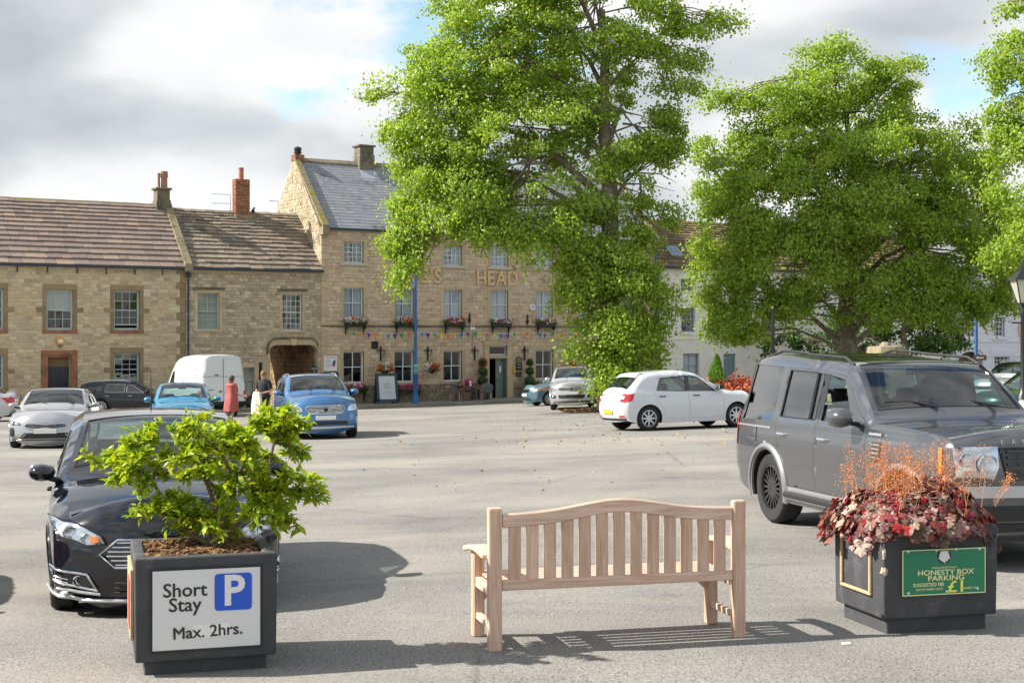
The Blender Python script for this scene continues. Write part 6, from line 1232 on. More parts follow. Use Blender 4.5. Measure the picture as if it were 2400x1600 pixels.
def badge_text(c, s, y, z, size, mat, rear=False, **k):
    p = c.end_pt(y, z, rear, .014); text('badge', s, size, mat, c.e, p, rot=(PI/2, 0, PI/2 if not rear else -PI/2), extrude=.002, **k)
def oval(c, y, z, a, b, mat, off=.012, rear=False, name='badge', th=.006):
    p = c.end_pt(y, z, rear, off); MB().prism([(y+a*math.cos(q), z+b*math.sin(q)) for q in np.linspace(0, 2*PI, 24, endpoint=False)], p[0]-.004, p[0]+th, axis='x').build(name, mat, c.e)
GRP = 'cars parked in the market place'
# --- black hatchback behind the short stay planter
H1 = (.285, -.958)
c = Car('parked_car', 'glossy black hatchback parked nose-on behind the short stay planter', dict(HATCH, steer=0, spokes=10), nose(400, 10.6, H1, HATCH), H1, paint('black_car_paint', (.006, .007, .012), .0, .12)).build()
gr = [(-.40, .43), (.40, .43), (.51, .525), (.38, .63), (-.38, .63), (-.51, .525)]
c.end_patch('grille', gr, m_gloss, off=.004); c.bar('grille_frame', gr+[gr[0]], .008, m_chrome, off=.012)
for i in range(6): z = .45+i*.032; w = .47-abs(z-.525)*1.0; c.bar('grille_bar', [(-w, z), (w, z)], .0055, m_chrome, off=.014)
hl = [(.47, .60), (.60, .585), (.78, .65), (.875, .775), (.80, .775), (.62, .715), (.5, .655)]; o = c.end_patch('headlight', hl, m_lens, off=.006, both=True); c.end_patch('headlight_cover', hl, m_clear, off=.02, both=True); c.bar('headlight_rim', hl+[hl[0]], .007, m_gloss, off=.016, both=True)
lamp(c, .72, .68, .05); lamp(c, .61, .64, .035); c.end_patch('indicator', [(.5, .615), (.57, .6), (.58, .65), (.52, .65)], m_amber, off=.012, both=True)
c.end_patch('lower_intake', [(-.44, .215), (.44, .215), (.37, .35), (-.37, .35)], m_gloss, off=.004)
for z in (.25, .285, .32): c.bar('intake_bar', [(-.4, z), (.4, z)], .006, m_trim, off=.012)
fg = [(.52, .26), (.83, .315), (.86, .41), (.60, .375)]; c.end_patch('fog_lamp_pod', fg, m_gloss, off=.005, both=True); c.bar('fog_lamp_trim', fg+[fg[0]], .009, m_chrome, off=.012, both=True); lamp(c, .66, .325, .042)
for k in (.33, .355): c.bar('fog_lamp_bar', [(.72, k-.02), (.82, k)], .004, m_chrome, off=.014, both=True)
c.bar('splitter', [(-.88, .205), (-.6, .185), (.6, .185), (.88, .205)], .016, M('satin_silver', (.45, .46, .47), .35, .6), off=.01); c.bar('fog_lamp_blade', [(.5, .235), (.8, .26)], .012, m_chrome, off=.012, both=True)
oval(c, 0, .69, .078, .032, m_chrome); oval(c, 0, .69, .07, .026, M('badge_blue', (.01, .03, .16), .2, coat=1), .014); badge_text(c, 'Ford', 0, .69, .042, m_chrome)
c.plate(.385); c.mirrors(1.3, 1.0, (.13, .22, .15), out=.12); c.wipers()
i = c.bounds[3]+9; MB().tube([(c.ox-3.3, 0, 1.47), (c.ox-3.42, 0, 1.86)], [.007, .003], 5).build('aerial', m_trim, c.e)
c.bar('bonnet_crease', [(0, .76), (0, .765)], .001, m_gloss)
# --- grey off-roader
H2 = (.245, -.97); P = ground_at(1830, 1224); r_ = rgt(H2); hh = Vector(H2).normalized(); pc = Vector((P.x, P.y))-r_*.80+hh*BOXY['wb']/2
GREY = paint('grey_metallic_paint', (.105, .11, .122), .6, .2); m_silver_trim = M('silver_trim', (.5, .51, .53), .25, .7)
c = Car('parked_car', 'grey metallic off-roader with black wheels and an open driver window beside the honesty box planter', dict(BOXY, spokes=18, rimm=m_alloyb, rearg=glass_mat('dark_privacy_glass', (.06, .07, .08), .32), open_win=(-1, 0), archtrim=M('grey_arch_trim', (.23, .235, .245), .45, .4), handlem=m_silver_trim), pc, H2, GREY).build()
for sg in (1, -1):                                     # split spokes, wide arch flares, sills
    for arc in c.arcs:
        A0 = c.side(np.array(arc), sg, .0); xc = np.mean([p[0] for p in arc]); o2 = np.array([(xc+(p[0]-xc)*1.13, c.tr+(p[1]-c.tr)*1.13) for p in arc]); A1 = c.side(o2, sg, .002); A2 = A0.copy(); A2[:, 1] += sg*.035; A3 = c.side(np.array([(xc+(p[0]-xc)*1.09, c.tr+(p[1]-c.tr)*1.09) for p in arc]), sg, .03); m = len(arc)
        c.part('arch_flare', np.concatenate([A0, A2, A3, A1]), [(r*m+k, r*m+k+1, (r+1)*m+k+1, (r+1)*m+k) for r in range(3) for k in range(m-1)], c.archtrim)
    xa, xb_ = c.ox-c.fo-c.wb+.5, c.ox-c.fo-.5; MB().box(xa, xb_, sg*(c.W/2-.02)-.07, sg*(c.W/2-.02)+.07, .34, .40).build('side_step', m_trim, c.e, bevel=.015); c.side_patch('sill_panel', [(c.fo+.47, .31), (c.fo+c.wb-.47, .31), (c.fo+c.wb-.46, .45), (c.fo+.46, .45)], m_silver_trim, sides=(sg,), off=.004)
c.side_patch('side_vent', [(1.12, .86), (1.3, .86), (1.29, 1.04), (1.12, 1.04)], m_gloss, off=.006)
for z in (.9, .94, .98, 1.02): c.side_patch('vent_slat', [(1.13, z-.008), (1.29, z-.008), (1.29, z+.004), (1.13, z+.004)], m_silver_trim, off=.012)
c.side_patch('fuel_flap', rrect(3.92, 4.1, .88, 1.04, .03), GREY, off=.006); c.side_patch('waist_strip', [(3.55, 1.04), (4.5, 1.04), (4.5, 1.06), (3.55, 1.06)], m_silver_trim, off=.006)
c.side_patch('front_badge_strip', [(1.12, 1.1), (1.36, 1.1), (1.36, 1.125), (1.12, 1.125)], m_silver_trim, off=.006); c.side_patch('pillar_black', [(2.42, 1.19), (2.55, 1.19), (2.53, 1.66), (2.40, 1.65)], m_gloss, off=.003)
c.side_patch('half_raised_glass', [(1.78, 1.18), (2.41, 1.18), (2.41, 1.36), (1.93, 1.40)], glass_mat('pale_glass', (.75, .85, .82), .2), sides=(-1,), off=-.015)
hl = [(.54, .80), (.86, .82), (.87, 1.07), (.5, 1.075), (.5, .9)]; c.end_patch('headlight', hl, m_lens, both=True); c.end_patch('headlight_cover', hl, m_clear, off=.022, both=True); lamp(c, .60, .92, .095); lamp(c, .775, .965, .065); c.side_patch('indicator', [(.10, .84), (.15, .84), (.17, 1.06), (.12, 1.06)], m_amber, off=.008)
gr = [(-.42, .80), (.42, .80), (.48, 1.06), (-.48, 1.06)]; c.end_patch('grille', gr, m_gloss, off=.008); c.bar('grille_frame', gr+[gr[0]], .014, m_gloss, off=.016)
for z in (.86, .92, .98, 1.03): c.bar('grille_bar', [(-.43, z), (.43, z)], .012, m_alloyb, off=.02)
for y in (-.3, -.15, 0, .15, .3): 
    for z in (.86, .92, .98): c.bar('grille_hole_rim', [(y-.04, z), (y+.04, z)], .015, m_gloss, off=.024)
for i_, ch in enumerate('LAND ROVER'):
    if ch != ' ': badge_text(c, ch, -.45+i_*.1, 1.105, .062, m_silver_trim)
c.end_patch('bumper_blade', [(-.9, .64), (.9, .64), (.92, .74), (-.92, .74)], m_silver_trim, off=.02); c.end_patch('lower_grille', [(-.7, .44), (.7, .44), (.75, .57), (-.75, .57)], m_trim, off=.008); c.plate(.61)
c.end_patch('skid_plate', [(-.6, .35), (.6, .35), (.62, .42), (-.62, .42)], m_trim, off=.015)
c.side_patch('tail_light', [(4.48, .82), (4.545, .82), (4.525, 1.18), (4.46, 1.18)], m_red, off=.008); c.end_patch('tail_light', [(.78, .82), (.89, .82), (.89, 1.18), (.78, 1.18)], m_red, rear=True, both=True, off=.008)
c.mirrors(1.66, 1.22, (.16, .24, .2), out=.19); c.wipers(); c.rails(m_trim, h=.045); c.plate(.8, True)
i0 = c.bounds[3]+2; c.strip('sunroof', i0, i0+7, m_gloss, vmax=.72, off=.004); c.strip('sunroof', i0+9, c.bounds[4]-5, m_gloss, vmax=.72, off=.004)
# --- grey fastback
H3 = (.2, -.98); c = Car('parked_car', 'silver grey low fastback saloon with a wide dark mesh grille', dict(SALOON, spokes=10), nose(106, 34.0, H3, SALOON), H3, paint('pale_grey_paint', (.40, .41, .43), .45, .25)).build()
gr = [(-.5, .55), (-.42, .60), (-.15, .59), (0, .57), (.15, .59), (.42, .60), (.5, .55), (.42, .50), (.2, .475), (0, .50), (-.2, .475), (-.42, .50)]; c.end_patch('grille', gr, m_gloss, off=.006); c.bar('grille_frame', gr+[gr[0]], .01, m_chrome, off=.01)
for y in np.linspace(-.4, .4, 15): c.bar('grille_bar', [(y-.02, .51), (y+.02, .58)], .004, m_alloy, off=.012)
hl = [(.60, .575), (.86, .60), (.87, .67), (.62, .63)]; c.end_patch('headlight', hl, m_lens, both=True); c.end_patch('headlight_cover', hl, m_clear, off=.018, both=True); lamp(c, .76, .62, .035); c.bar('headlight_rim', hl+[hl[0]], .008, m_gloss, off=.012, both=True)
c.end_patch('lower_intake', [(-.62, .25), (.62, .25), (.5, .38), (-.5, .38)], m_trim, off=.006); c.end_patch('side_intake', [(.74, .3), (.84, .3), (.85, .5), (.76, .52)], m_trim, both=True, off=.006); c.bar('intake_blade', [(.55, .27), (.45, .35)], .008, m_chrome, both=True, off=.014); c.plate(.42); c.mirrors(1.62, .98); oval(c, 0, .655, .06, .022, m_chrome)
c.bar('splitter', [(-.8, .215), (.8, .215)], .014, m_gloss, off=.008); c.wipers()
# --- blue crossover
H4 = (.27, -.963); c = Car('parked_car', 'mid blue crossover with a slatted chrome grille parked by the inn', dict(SUV, spokes=5), nose(765, 36.6, H4, SUV), H4, paint('mid_blue_paint', (.055, .16, .34), .35, .22)).build()
gr = [(-.42, .66), (.42, .66), (.5, .80), (.44, .86), (-.44, .86), (-.5, .80)]; c.end_patch('grille', gr, m_gloss, off=.006); c.bar('grille_frame', gr+[gr[0]], .012, m_chrome, off=.012)
for z in (.69, .725, .76, .795, .83): c.bar('grille_bar', [(-.45, z), (.45, z)], .008, m_chrome, off=.014)
c.bar('grille_slash', [(-.38, .67), (.38, .85)], .009, m_chrome, off=.022); oval(c, 0, .76, .078, .078, m_chrome, .022); oval(c, 0, .76, .058, .058, m_alloyb, .026); p = c.end_pt(0, .76, False, .03); MB().box(p[0], p[0]+.01, -.062, .062, .745, .775).build('badge', M('badge_navy', (.01, .02, .1), .3), c.e)
hl = [(.58, .72), (.80, .735), (.90, .83), (.90, .90), (.70, .875), (.6, .82)]; c.end_patch('headlight', hl, m_lens, both=True); c.end_patch('headlight_cover', hl, m_clear, off=.02, both=True); lamp(c, .74, .80, .055)
c.end_patch('lower_intake', [(-.62, .37), (.62, .37), (.55, .47), (-.55, .47)], m_trim, off=.006); c.bar('skid_plate', [(-.75, .31), (-.6, .30), (.6, .30), (.75, .31)], .03, m_alloy, off=.004); c.plate(.56); c.mirrors(1.5, 1.17, (.13, .23, .15)); c.rails(m_silver_trim, h=.03); c.wipers(); c.side_patch('sill_trim', [(1.2, .32), (3.0, .32), (3.0, .37), (1.2, .37)], m_trim); c.end_patch('daylight_lamp', [(.80, .44), (.83, .44), (.85, .55), (.82, .55)], m_chrome, both=True)
# --- bright blue small hatchback
FI = scaled(HATCH, .92, 1.01, W=1.72, tr=.3, tw=.195, crown=(.2, .05, .09, .035, .06, .1)); H5 = (.235, -.972)
c = Car('parked_car', 'bright sky blue small hatchback in front of the white van', dict(FI, spokes=8), nose(430, 38.3, H5, FI), H5, paint('sky_blue_paint', (.04, .235, .41), .3, .22)).build()
hl = [(.5, .64), (.66, .64), (.82, .77), (.72, .77)]; c.end_patch('headlight', hl, m_lens, both=True); lamp(c, .66, .69, .04); gr = [(-.4, .32), (.4, .32), (.48, .42), (.38, .5), (-.38, .5), (-.48, .42)]; c.end_patch('grille', gr, m_gloss); c.bar('grille_bar', [(-.42, .4), (.42, .4)], .008, m_chrome); c.mirrors(1.2, 1.02, (.12, .22, .15)); c.plate(.56); c.wipers(); oval(c, 0, .66, .06, .025, m_chrome)
MB().tube([(c.ox-1.95, 0, 1.43), (c.ox-2.1, 0, 1.66)], [.008, .004], 5).build('aerial', m_trim, c.e); p = Vector((c.ox-c.hood[-1][0]-.12, -.5, c.hood[-1][1]+.07)); MB().lathe([(.001, 0), (.04, 0), (.04, .004), (.001, .004)], 12, m=Matrix.Translation(p) @ Matrix.Rotation(.95, 4, 'Y')).build('tax_disc', M('sticker_pink', (.6, .2, .25), .6), c.e)
# --- white panel van
H6 = (-.50, .866); c = Car('delivery_van', 'white high roofed panel van with its closed rear doors facing the square', dict(VAN, spokes=6), tailp(524, 57.0, H6, VAN), H6, paint('white_van_paint', (.64, .665, .67), 0, .3), cat='van').build()
for y in (0,): c.bar('door_seam', [(0, .62), (0, 2.35)], .009, m_trim, rear=True, off=.0)
c.bar('door_seam', [(-.9, 1.62), (.9, 1.62)], .006, m_trim, rear=True, off=.0); c.bar('door_seam', [(-.92, 2.33), (-.93, .62), (.93, .62), (.92, 2.33)], .006, m_trim, rear=True, off=.0)
c.end_patch('rear_bumper', [(-.96, .46), (.96, .46), (.96, .62), (-.96, .62)], m_trim, rear=True, off=.04); c.end_patch('tail_light', [(.84, .72), (.96, .72), (.96, 1.05), (.84, 1.05)], m_red, rear=True, both=True, off=.012); c.side_patch('tail_light', [(5.36, .72), (5.48, .72), (5.46, 1.05), (5.37, 1.05)], m_red, off=.01); c.end_patch('reversing_lamp', [(.845, .8), (.955, .8), (.955, .88), (.845, .88)], m_plw, rear=True, both=True, off=.016)
c.plate(.8, True, y=.45); c.end_patch('door_handle', [(.06, 1.0), (.2, 1.0), (.2, 1.05), (.06, 1.05)], m_trim, rear=True, off=.02); c.end_patch('number_lamp', [(.2, 1.66), (.36, 1.66), (.36, 1.7), (.2, 1.7)], m_trim, rear=True, off=.012)
for z in (1.0, 1.9): c.end_patch('hinge', [(.9, z), (.97, z), (.97, z+.06), (.9, z+.06)], m_silver_trim, rear=True, both=True, off=.02)
badge_text(c, 'TRANSIT', .55, 1.08, .07, m_trim, True)
# --- dark estate
H7 = (.985, .17); P = ground_at(236, 972); pc = Vector((P.x, P.y))-rgt(H7)*.78+Vector(H7).normalized()*ESTATE['wb']/2
c = Car('parked_car', 'long black estate car parked along the buff stone house', dict(ESTATE, spokes=10, glassm=glass_mat('privacy_glass', (.08, .09, .1), .12), sealm=m_chrome, handlem=m_chrome), pc, H7, paint('blue_black_paint', (.008, .009, .018), .2, .15)).build()
c.mirrors(1.62, 1.0); c.rails(m_chrome, h=.03); c.end_patch('tail_light', [(.5, .72), (.88, .72), (.88, .85), (.5, .83)], m_red, rear=True, both=True); c.plate(.65, True); c.side_patch('sill_trim', [(1.15, .25), (3.1, .25), (3.1, .275), (1.15, .275)], m_chrome)
# --- silver saloon, tail only
H8 = (-.985, -.17); SAL2 = dict(SALOON, tail=[(4.1, 1.02), (4.44, .98), (4.5, .7), (4.45, .4), (4.35, .26)], roof=[(2.2, 1.36), (2.6, 1.42), (3.0, 1.42), (3.35, 1.37), (3.55, 1.3)])
c = Car('parked_car', 'silver saloon with pointed red tail lights beside the buff stone house', dict(SAL2, spokes=8), tailp(46, 53.5, H8, SAL2), H8, paint('silver_paint', (.50, .51, .53), .6, .25)).build()
c.side_patch('tail_light', [(4.12, .80), (4.47, .68), (4.46, .9), (4.38, .93)], m_red, off=.008); c.end_patch('tail_light', [(.55, .72), (.9, .68), (.9, .9), (.6, .88)], m_red, rear=True, both=True, off=.008); c.plate(.7, True); c.mirrors(1.6, .98); c.bar('bumper_strip', [(-.85, .5), (.85, .5)], .012, m_chrome, rear=True)
# --- silver SUV
TI = scaled(SUV, .955, 1.01, W=1.81, crown=(.2, .05, .08, .04, .06, .1)); H9 = (-.05, -1); c = Car('parked_car', 'silver off-road SUV facing the square in front of the inn', dict(TI, spokes=8), nose(1341, 56.2, H9, TI), H9, paint('bright_silver_paint', (.52, .53, .54), .6, .25)).build()
gr = [(-.5, .78), (.5, .78), (.54, .88), (-.54, .88)]; c.end_patch('grille', gr, m_gloss); 
for z in (.80, .835, .87): c.bar('grille_bar', [(-.52, z), (.52, z)], .012, m_chrome)
oval(c, 0, .83, .075, .075, m_chrome, .02); oval(c, 0, .83, .062, .062, m_gloss, .024); badge_text(c, 'W', 0, .815, .085, m_chrome, bold=.002); badge_text(c, 'V', 0, .86, .06, m_chrome, bold=.002)
hl = [(.56, .77), (.82, .77), (.88, .85), (.86, .91), (.58, .89)]; c.end_patch('headlight', hl, m_lens, both=True); lamp(c, .76, .83, .055); lamp(c, .65, .83, .04); c.end_patch('lower_intake', [(-.5, .46), (.5, .46), (.54, .6), (-.54, .6)], m_trim); c.end_patch('fog_lamp_pod', [(.62, .47), (.82, .49), (.84, .6), (.64, .6)], m_trim, both=True); lamp(c, .72, .53, .045); c.plate(.67); c.mirrors(1.42, 1.2, (.13, .23, .16)); c.rails(m_silver_trim, h=.05); c.bar('skid_plate', [(-.7, .33), (.7, .33)], .04, m_trim); c.wipers()
# --- teal small car
FU = scaled(HATCH, .93, 1.03, W=1.72, tr=.31, tw=.195); HA = (-.93, -.37); P = ground_at(1404, 946); h_ = Vector(HA).normalized(); pc = Vector((P.x, P.y))+rgt(HA)*.75+h_*FU['wb']/2
c = Car('parked_car', 'dusty teal small hatchback half hidden behind the silver SUV', dict(FU, spokes=8), pc, HA, paint('teal_paint', (.10, .19, .235), .35, .3)).build()
hl = [(.5, .62), (.72, .62), (.86, .76), (.6, .76)]; c.end_patch('headlight', hl, m_lens, both=True); lamp(c, .68, .68, .05); c.end_patch('indicator', [(.76, .68), (.86, .7), (.86, .77), (.78, .77)], m_amber, both=True, off=.012); c.end_patch('grille', [(-.34, .62), (.34, .62), (.38, .74), (-.38, .74)], m_gloss); c.end_patch('lower_intake', [(-.5, .25), (.5, .25), (.45, .38), (-.45, .38)], m_trim); c.plate(.5); c.mirrors(1.2, 1.03); c.side_patch('rubbing_strip', [(1.1, .55), (3.1, .55), (3.1, .6), (1.1, .6)], m_trim)
# --- white hatchback, three-quarter rear
SA = dict(HATCH, L=3.9, W=1.73, wb=2.59, fo=.63, tr=.315, tw=.195, clear=.19, belt=(.89, .98), crown=(.18, .05, .08, .035, .06, .09), tumble=.26, rearg=None,
    front=[(.07, .22), (0, .32), (0, .48), (.02, .63), (.07, .74), (.17, .82)], hood=[(.17, .82), (.45, .90), (.75, .96), (1.0, 1.0)], roof=[(1.75, 1.43), (2.1, 1.50), (2.55, 1.51), (3.0, 1.48), (3.34, 1.42)], tail=[(3.70, 1.06), (3.80, .98), (3.9, .66), (3.89, .45), (3.8, .27)],
    doors=[[(1.05, .30), (2.02, .30), (2.07, .97), (2.02, 1.425), (1.74, 1.38), (1.2, 1.06), (1.08, .93), (1.02, .7)], [(2.05, .30), (2.72, .30), (2.8, .52), (2.98, .76), (3.06, 1.02), (2.9, 1.37), (2.05, 1.425), (2.09, .97)]],
    wins=[[[(1.24, .97), (2.03, .985), (1.99, 1.385), (1.74, 1.34)]], [[(2.12, .985), (2.98, 1.02), (2.83, 1.335), (2.09, 1.39)]]], qwins=[], handle_z=.87, handlem=m_trim, glassm=m_cglass, hx=[1.84, 2.84])
Pr = ground_at(1520, 1009); HB = Vector((.925, .38)).normalized(); q = rgt(HB)*.76; pc = (Pr.x-q.x+HB.x*SA['wb']/2, Pr.y-q.y+HB.y*SA['wb']/2)
c = Car('parked_car', 'white hatchback with red tail lights and a yellow rear plate, parked under the tall lime', dict(SA, spokes=8), pc, HB, paint('white_car_paint', (.62, .645, .67), 0, .25)).build()
c.end_patch('tail_light', [(.56, .76), (.74, .74), (.76, .96), (.60, .96)], m_red, rear=True, both=True, off=.01); c.side_patch('tail_light', [(3.68, .78), (3.85, .75), (3.80, .95), (3.62, .96)], m_red, off=.008); c.end_patch('reversing_lamp', [(.60, .83), (.68, .82), (.69, .89), (.61, .90)], m_plw, rear=True, both=True, off=.014)
c.plate(.5, True); c.end_patch('reflector', [(.5, .36), (.7, .37), (.7, .41), (.5, .40)], m_red, rear=True, both=True, off=.01); c.mirrors(1.2, 1.05, (.13, .22, .15), m_trim); c.side_patch('fuel_flap', rrect(3.2, 3.38, .82, .98, .02), c.pm, off=.005); c.side_patch('pillar_black', [(2.03, .985), (2.12, .985), (2.09, 1.39), (1.99, 1.385)], m_gloss, off=.003)
p = c.end_pt(0, .9, True, .012); MB().tube([(p[0], .0, .93), (p[0], .03, .88), (p[0], 0, .83)], .008, 5).build('tailgate_badge', m_trim, c.e); badge_text(c, 'Sandero', .42, .93, .05, m_trim, True)
i0, i1 = c.bounds[4], c.bounds[5]; w = c.PR[i1-1]; MB().tube([(c.ox-w[0]-.09, .05, w[1]+.04), (c.ox-w[0]-.06, -.3, w[1]+.07)], .012, 5).build('rear_wiper', m_trim, c.e); c.strip('roof_spoiler', c.bounds[4]-3, c.bounds[4], c.pm, off=.03, vmax=.9); c.end_patch('lower_valance', [(-.7, .28), (.7, .28), (.72, .33), (-.72, .33)], m_trim, rear=True, off=.01)
# --- cars seen only in part between the trees and at the right edge
for (u, Y, h, sp, lab, pn, col, me, anchor) in (
    (1700, 55, (-.99, .1), SAL2, 'white saloon mostly hidden behind the red flower bed', 'white_saloon_paint', (.64, .66, .68), 0, 'nose'),
    (1742, 63, (-.98, .2), SAL2, 'dark grey saloon roof showing behind the white saloon', 'slate_paint', (.16, .18, .2), .4, 'nose'),
    (2366, 27, (-.9, .44), FI, 'white hatchback cut off beside the grey off-roader bonnet', 'white_paint_b', (.64, .66, .67), 0, 'nose'),
    (2312, 36, (-.8, -.6), SAL2, 'dark bottle green saloon behind the white cut-off hatchback', 'dark_green_paint', (.02, .045, .04), .3, 'nose'),
    (2304, 46, (-.75, -.66), TI, 'pale silver SUV with roof rails in front of the white house', 'pale_silver_paint', (.5, .53, .56), .5, 'nose')):
    c = Car('parked_car', lab, dict(sp, spokes=8), (nose if anchor == 'nose' else tailp)(u, Y, h, sp), h, paint(pn, col, me, .25)).build()
    c.mirrors(1.5 if sp is SAL2 else 1.25, sp['belt'][0]+.16); c.end_patch('headlight', [(.52, sp['front'][-1][1]-.16), (.8, sp['front'][-1][1]-.14), (.84, sp['front'][-1][1]-.02), (.6, sp['front'][-1][1]-.05)], m_lens, both=True); c.end_patch('grille', [(-.4, sp['front'][-1][1]-.2), (.4, sp['front'][-1][1]-.2), (.42, sp['front'][-1][1]-.1), (-.42, sp['front'][-1][1]-.1)], m_gloss); c.end_patch('tail_light', [(.55, .7), (.82, .7), (.82, .86), (.6, .86)], m_red, rear=True, both=True)
    if sp is TI: c.rails(m_silver_trim, h=.05)

# --- its shadow alone reaches the picture: a hatchback standing left of the black one
c = Car('parked_car', 'dark red hatchback standing to the left of the glossy black hatchback', dict(FI, spokes=8), (-6.4, 11.2), H1, paint('dark_red_paint', (.2, .012, .015), .2, .25)).build(); c.mirrors(1.2, 1.02); c.end_patch('headlight', [(.5, .64), (.66, .64), (.82, .77), (.72, .77)], m_lens, both=True); c.end_patch('grille', [(-.4, .32), (.4, .32), (.38, .5), (-.38, .5)], m_gloss); c.plate(.56)
# ---------------------------------------------------------------- things on and in front of the inn
m_folg = M('basket_foliage', (.1, .2, .03), .6, cols=[(.07, .15, .025), (.12, .22, .04), (.16, .27, .05), (.09, .18, .03), (.2, .28, .1)], rnd=.2, trans=.3)
FLW = {k: M(k+'_petals', v, .7, trans=.3, rnd=.15) for k, v in dict(white=(.85, .85, .82), pink=(.78, .12, .36), red=(.7, .06, .05), orange=(.8, .2, .06), magenta=(.6, .07, .3), yellow=(.85, .6, .08)).items()}
def tufts(name, parent, n, box, size, mat, seed, droop=0, cl=7):
    g = np.random.default_rng(seed); k = max(1, n//cl); c = g.uniform(-1, 1, (k, 3))*np.array(box[3:])+np.array(box[:3]); idx = np.repeat(np.arange(k), cl); C = c[idx]+g.normal(size=(len(idx), 3))*np.array([.035, .03, .03])
    if droop: m = g.random(len(C)) < droop; C[m, 2] -= g.random(m.sum())*.32
    A = unit(g.normal(size=C.shape)); B = unit(np.cross(A, unit(g.normal(size=C.shape)+np.array([0, -.5, .5])))); return leaves_mesh(name, C, A, B, g.uniform(size*.7, size*1.4, len(C)), mat, parent)
def flower_box(name, t, d, z, L, cols, label, seed, group, trough=True, cat='window box', droop=.15, brackets=True):
    e = empty(name, fx(t, d)+Vector((0, 0, z)), TH, label, cat, group)
    if trough:
        MB().prism([(-L/2+.03, 0), (L/2-.03, 0), (L/2, .2), (-L/2, .2)], -.12, .1).build('trough', m_black, e, bevel=.01)
        if brackets:
            for s in (-1, 1): MB().box(s*L*.42-.03, s*L*.42+.03, -.1, .12, -.16, 0).box(s*L*.42-.03, s*L*.42+.03, .06, .12, -.4, -.16).build('bracket', m_black, e)
    tufts('foliage', e, 620, (0, -.03, .27, L*.54, .17, .11), .07, m_folg, seed, droop)
    for i, cname in enumerate(cols): tufts('flowers', e, 150, ((-.35+.7*(i+.5)/len(cols))*L*.9, -.1, .32, L*.5/len(cols)+.1, .13, .12), .08, FLW[cname], seed*7+i, cl=6)
    return e
zb1 = fz(829, 770)
combos = [(('white', 'orange', 'white'), 'window box with white and orange flowers under the first floor window by the arch house'), (('white', 'red', 'white', 'orange'), 'window box spilling white and bright red flowers behind the blue lamp post'), (('pink', 'white', 'orange'), 'window box of mixed small white and pink flowers beside the tall blue lamp post window'), (('white', 'magenta', 'white'), 'window box with sparse white and magenta flowers above the inn door'), (('white', 'red', 'white'), 'window box with trailing ivy, white and red flowers near the hexagonal alarm box')]
for i, (cs, lab) in enumerate(combos): flower_box('window_box', T_INN+BAY[i], -.2, zb1+.12, 1.15, cs, lab, 100+i, 'window boxes on the inn')
zg = fz(829, 925)
flower_box('window_box', T_INN+BAY[0], -.22, zg+.12, 1.15, ('pink', 'white', 'pink'), 'low window box of pink and white flowers behind the blue crossover', 120, 'window boxes on the inn', droop=.35)
flower_box('window_box', T_INN+BAY[1]+.15, -.22, fz(960, 925)+.1, 1.25, ('pink', 'magenta', 'pink'), 'low window box of pink flowers with trailing ivy behind the post base', 121, 'window boxes on the inn', droop=.35)
flower_box('window_box', T_INN+BAY[4], -.22, fz(1275, 912)+.02, 1.15, ('white', 'white', 'pink', 'pink'), 'low window box of white and pink flowers above the teal hatchback', 122, 'window boxes on the inn', droop=.2)
def bracket(par, h=.5):
    MB().box(-.025, .025, -.06, .04, -.5, .22).box(-.2, .2, -.05, .0, .0, .05).build('wall_bracket', m_iron, par); MB().tube([(0, -.03, -.3), (0, -.25, -.25), (0, -.42, -.05), (0, -.45, .02)], .012, 5).tube([(0, -.03, .02), (0, -.5, .02)], .014, 5).build('bracket_arm', m_iron, par)
for k, (u, v, cs, lab) in enumerate(((891, 822, ('orange', 'white', 'red'), 'hanging basket of white and orange flowers left of the blue post'), (1001, 822, ('white', 'red', 'orange'), 'hanging basket of white flowers with one tall red bloom'), (1331, 822, ('red', 'red', 'white'), 'red flowered hanging basket beside the tall lime tree'))):
    z = fz(u, v); e = empty('hanging_basket', fx(ft(u), -.05)+Vector((0, 0, z)), TH, lab, 'hanging basket', 'hanging baskets on the inn'); bracket(e); zc = -.95
    MB().lathe([(.02, -.2), (.15, -.14), (.24, 0), (.25, .02)], 14, (0, -.47, zc)).build('bowl', m_black, e, smooth=True)
    b = MB()
    for a in range(3): b.tube([(0, -.47, .0), (.23*math.cos(a*2.1), -.47+.23*math.sin(a*2.1), zc+.02)], .006, 4)
    b.build('chains', m_iron, e); tufts('foliage', e, 420, (0, -.47, zc+.1, .33, .3, .16), .06, m_folg, 140+k, .3)
    for i, cn in enumerate(cs): tufts('flowers', e, 150, (-.24+.24*i, -.6, zc+.15+.05*(i == 1), .17, .16, .17), .08, FLW[cn], 150+5*k+i, cl=6)
for u, lab in ((1111, 'empty iron cross bracket above the red round sign'), (1228, 'empty iron cross bracket right of the inn door')):
    e = empty('wall_bracket', fx(ft(u), -.05)+Vector((0, 0, fz(u, 822))), TH, lab, 'bracket', 'empty brackets on the inn'); bracket(e)
for u, v, lab in ((1099, 750, 'black diamond iron tie plate left of the window above the inn door'), (1235, 753, 'black diamond iron tie plate near the hexagonal alarm box')):
    e = empty('tie_plate', fx(ft(u), -.045)+Vector((0, 0, fz(u, v))), TH, lab, 'tie plate', 'iron tie plates on the inn'); MB().prism([(0, -.2), (.1, 0), (0, .2), (-.1, 0)], -.035, 0).ball((0, -.04, 0), .04).lathe([(.03, 0), (.05, .1), (.012, .2)], 8, (0, -.02, .17)).build('plate', m_iron, e)
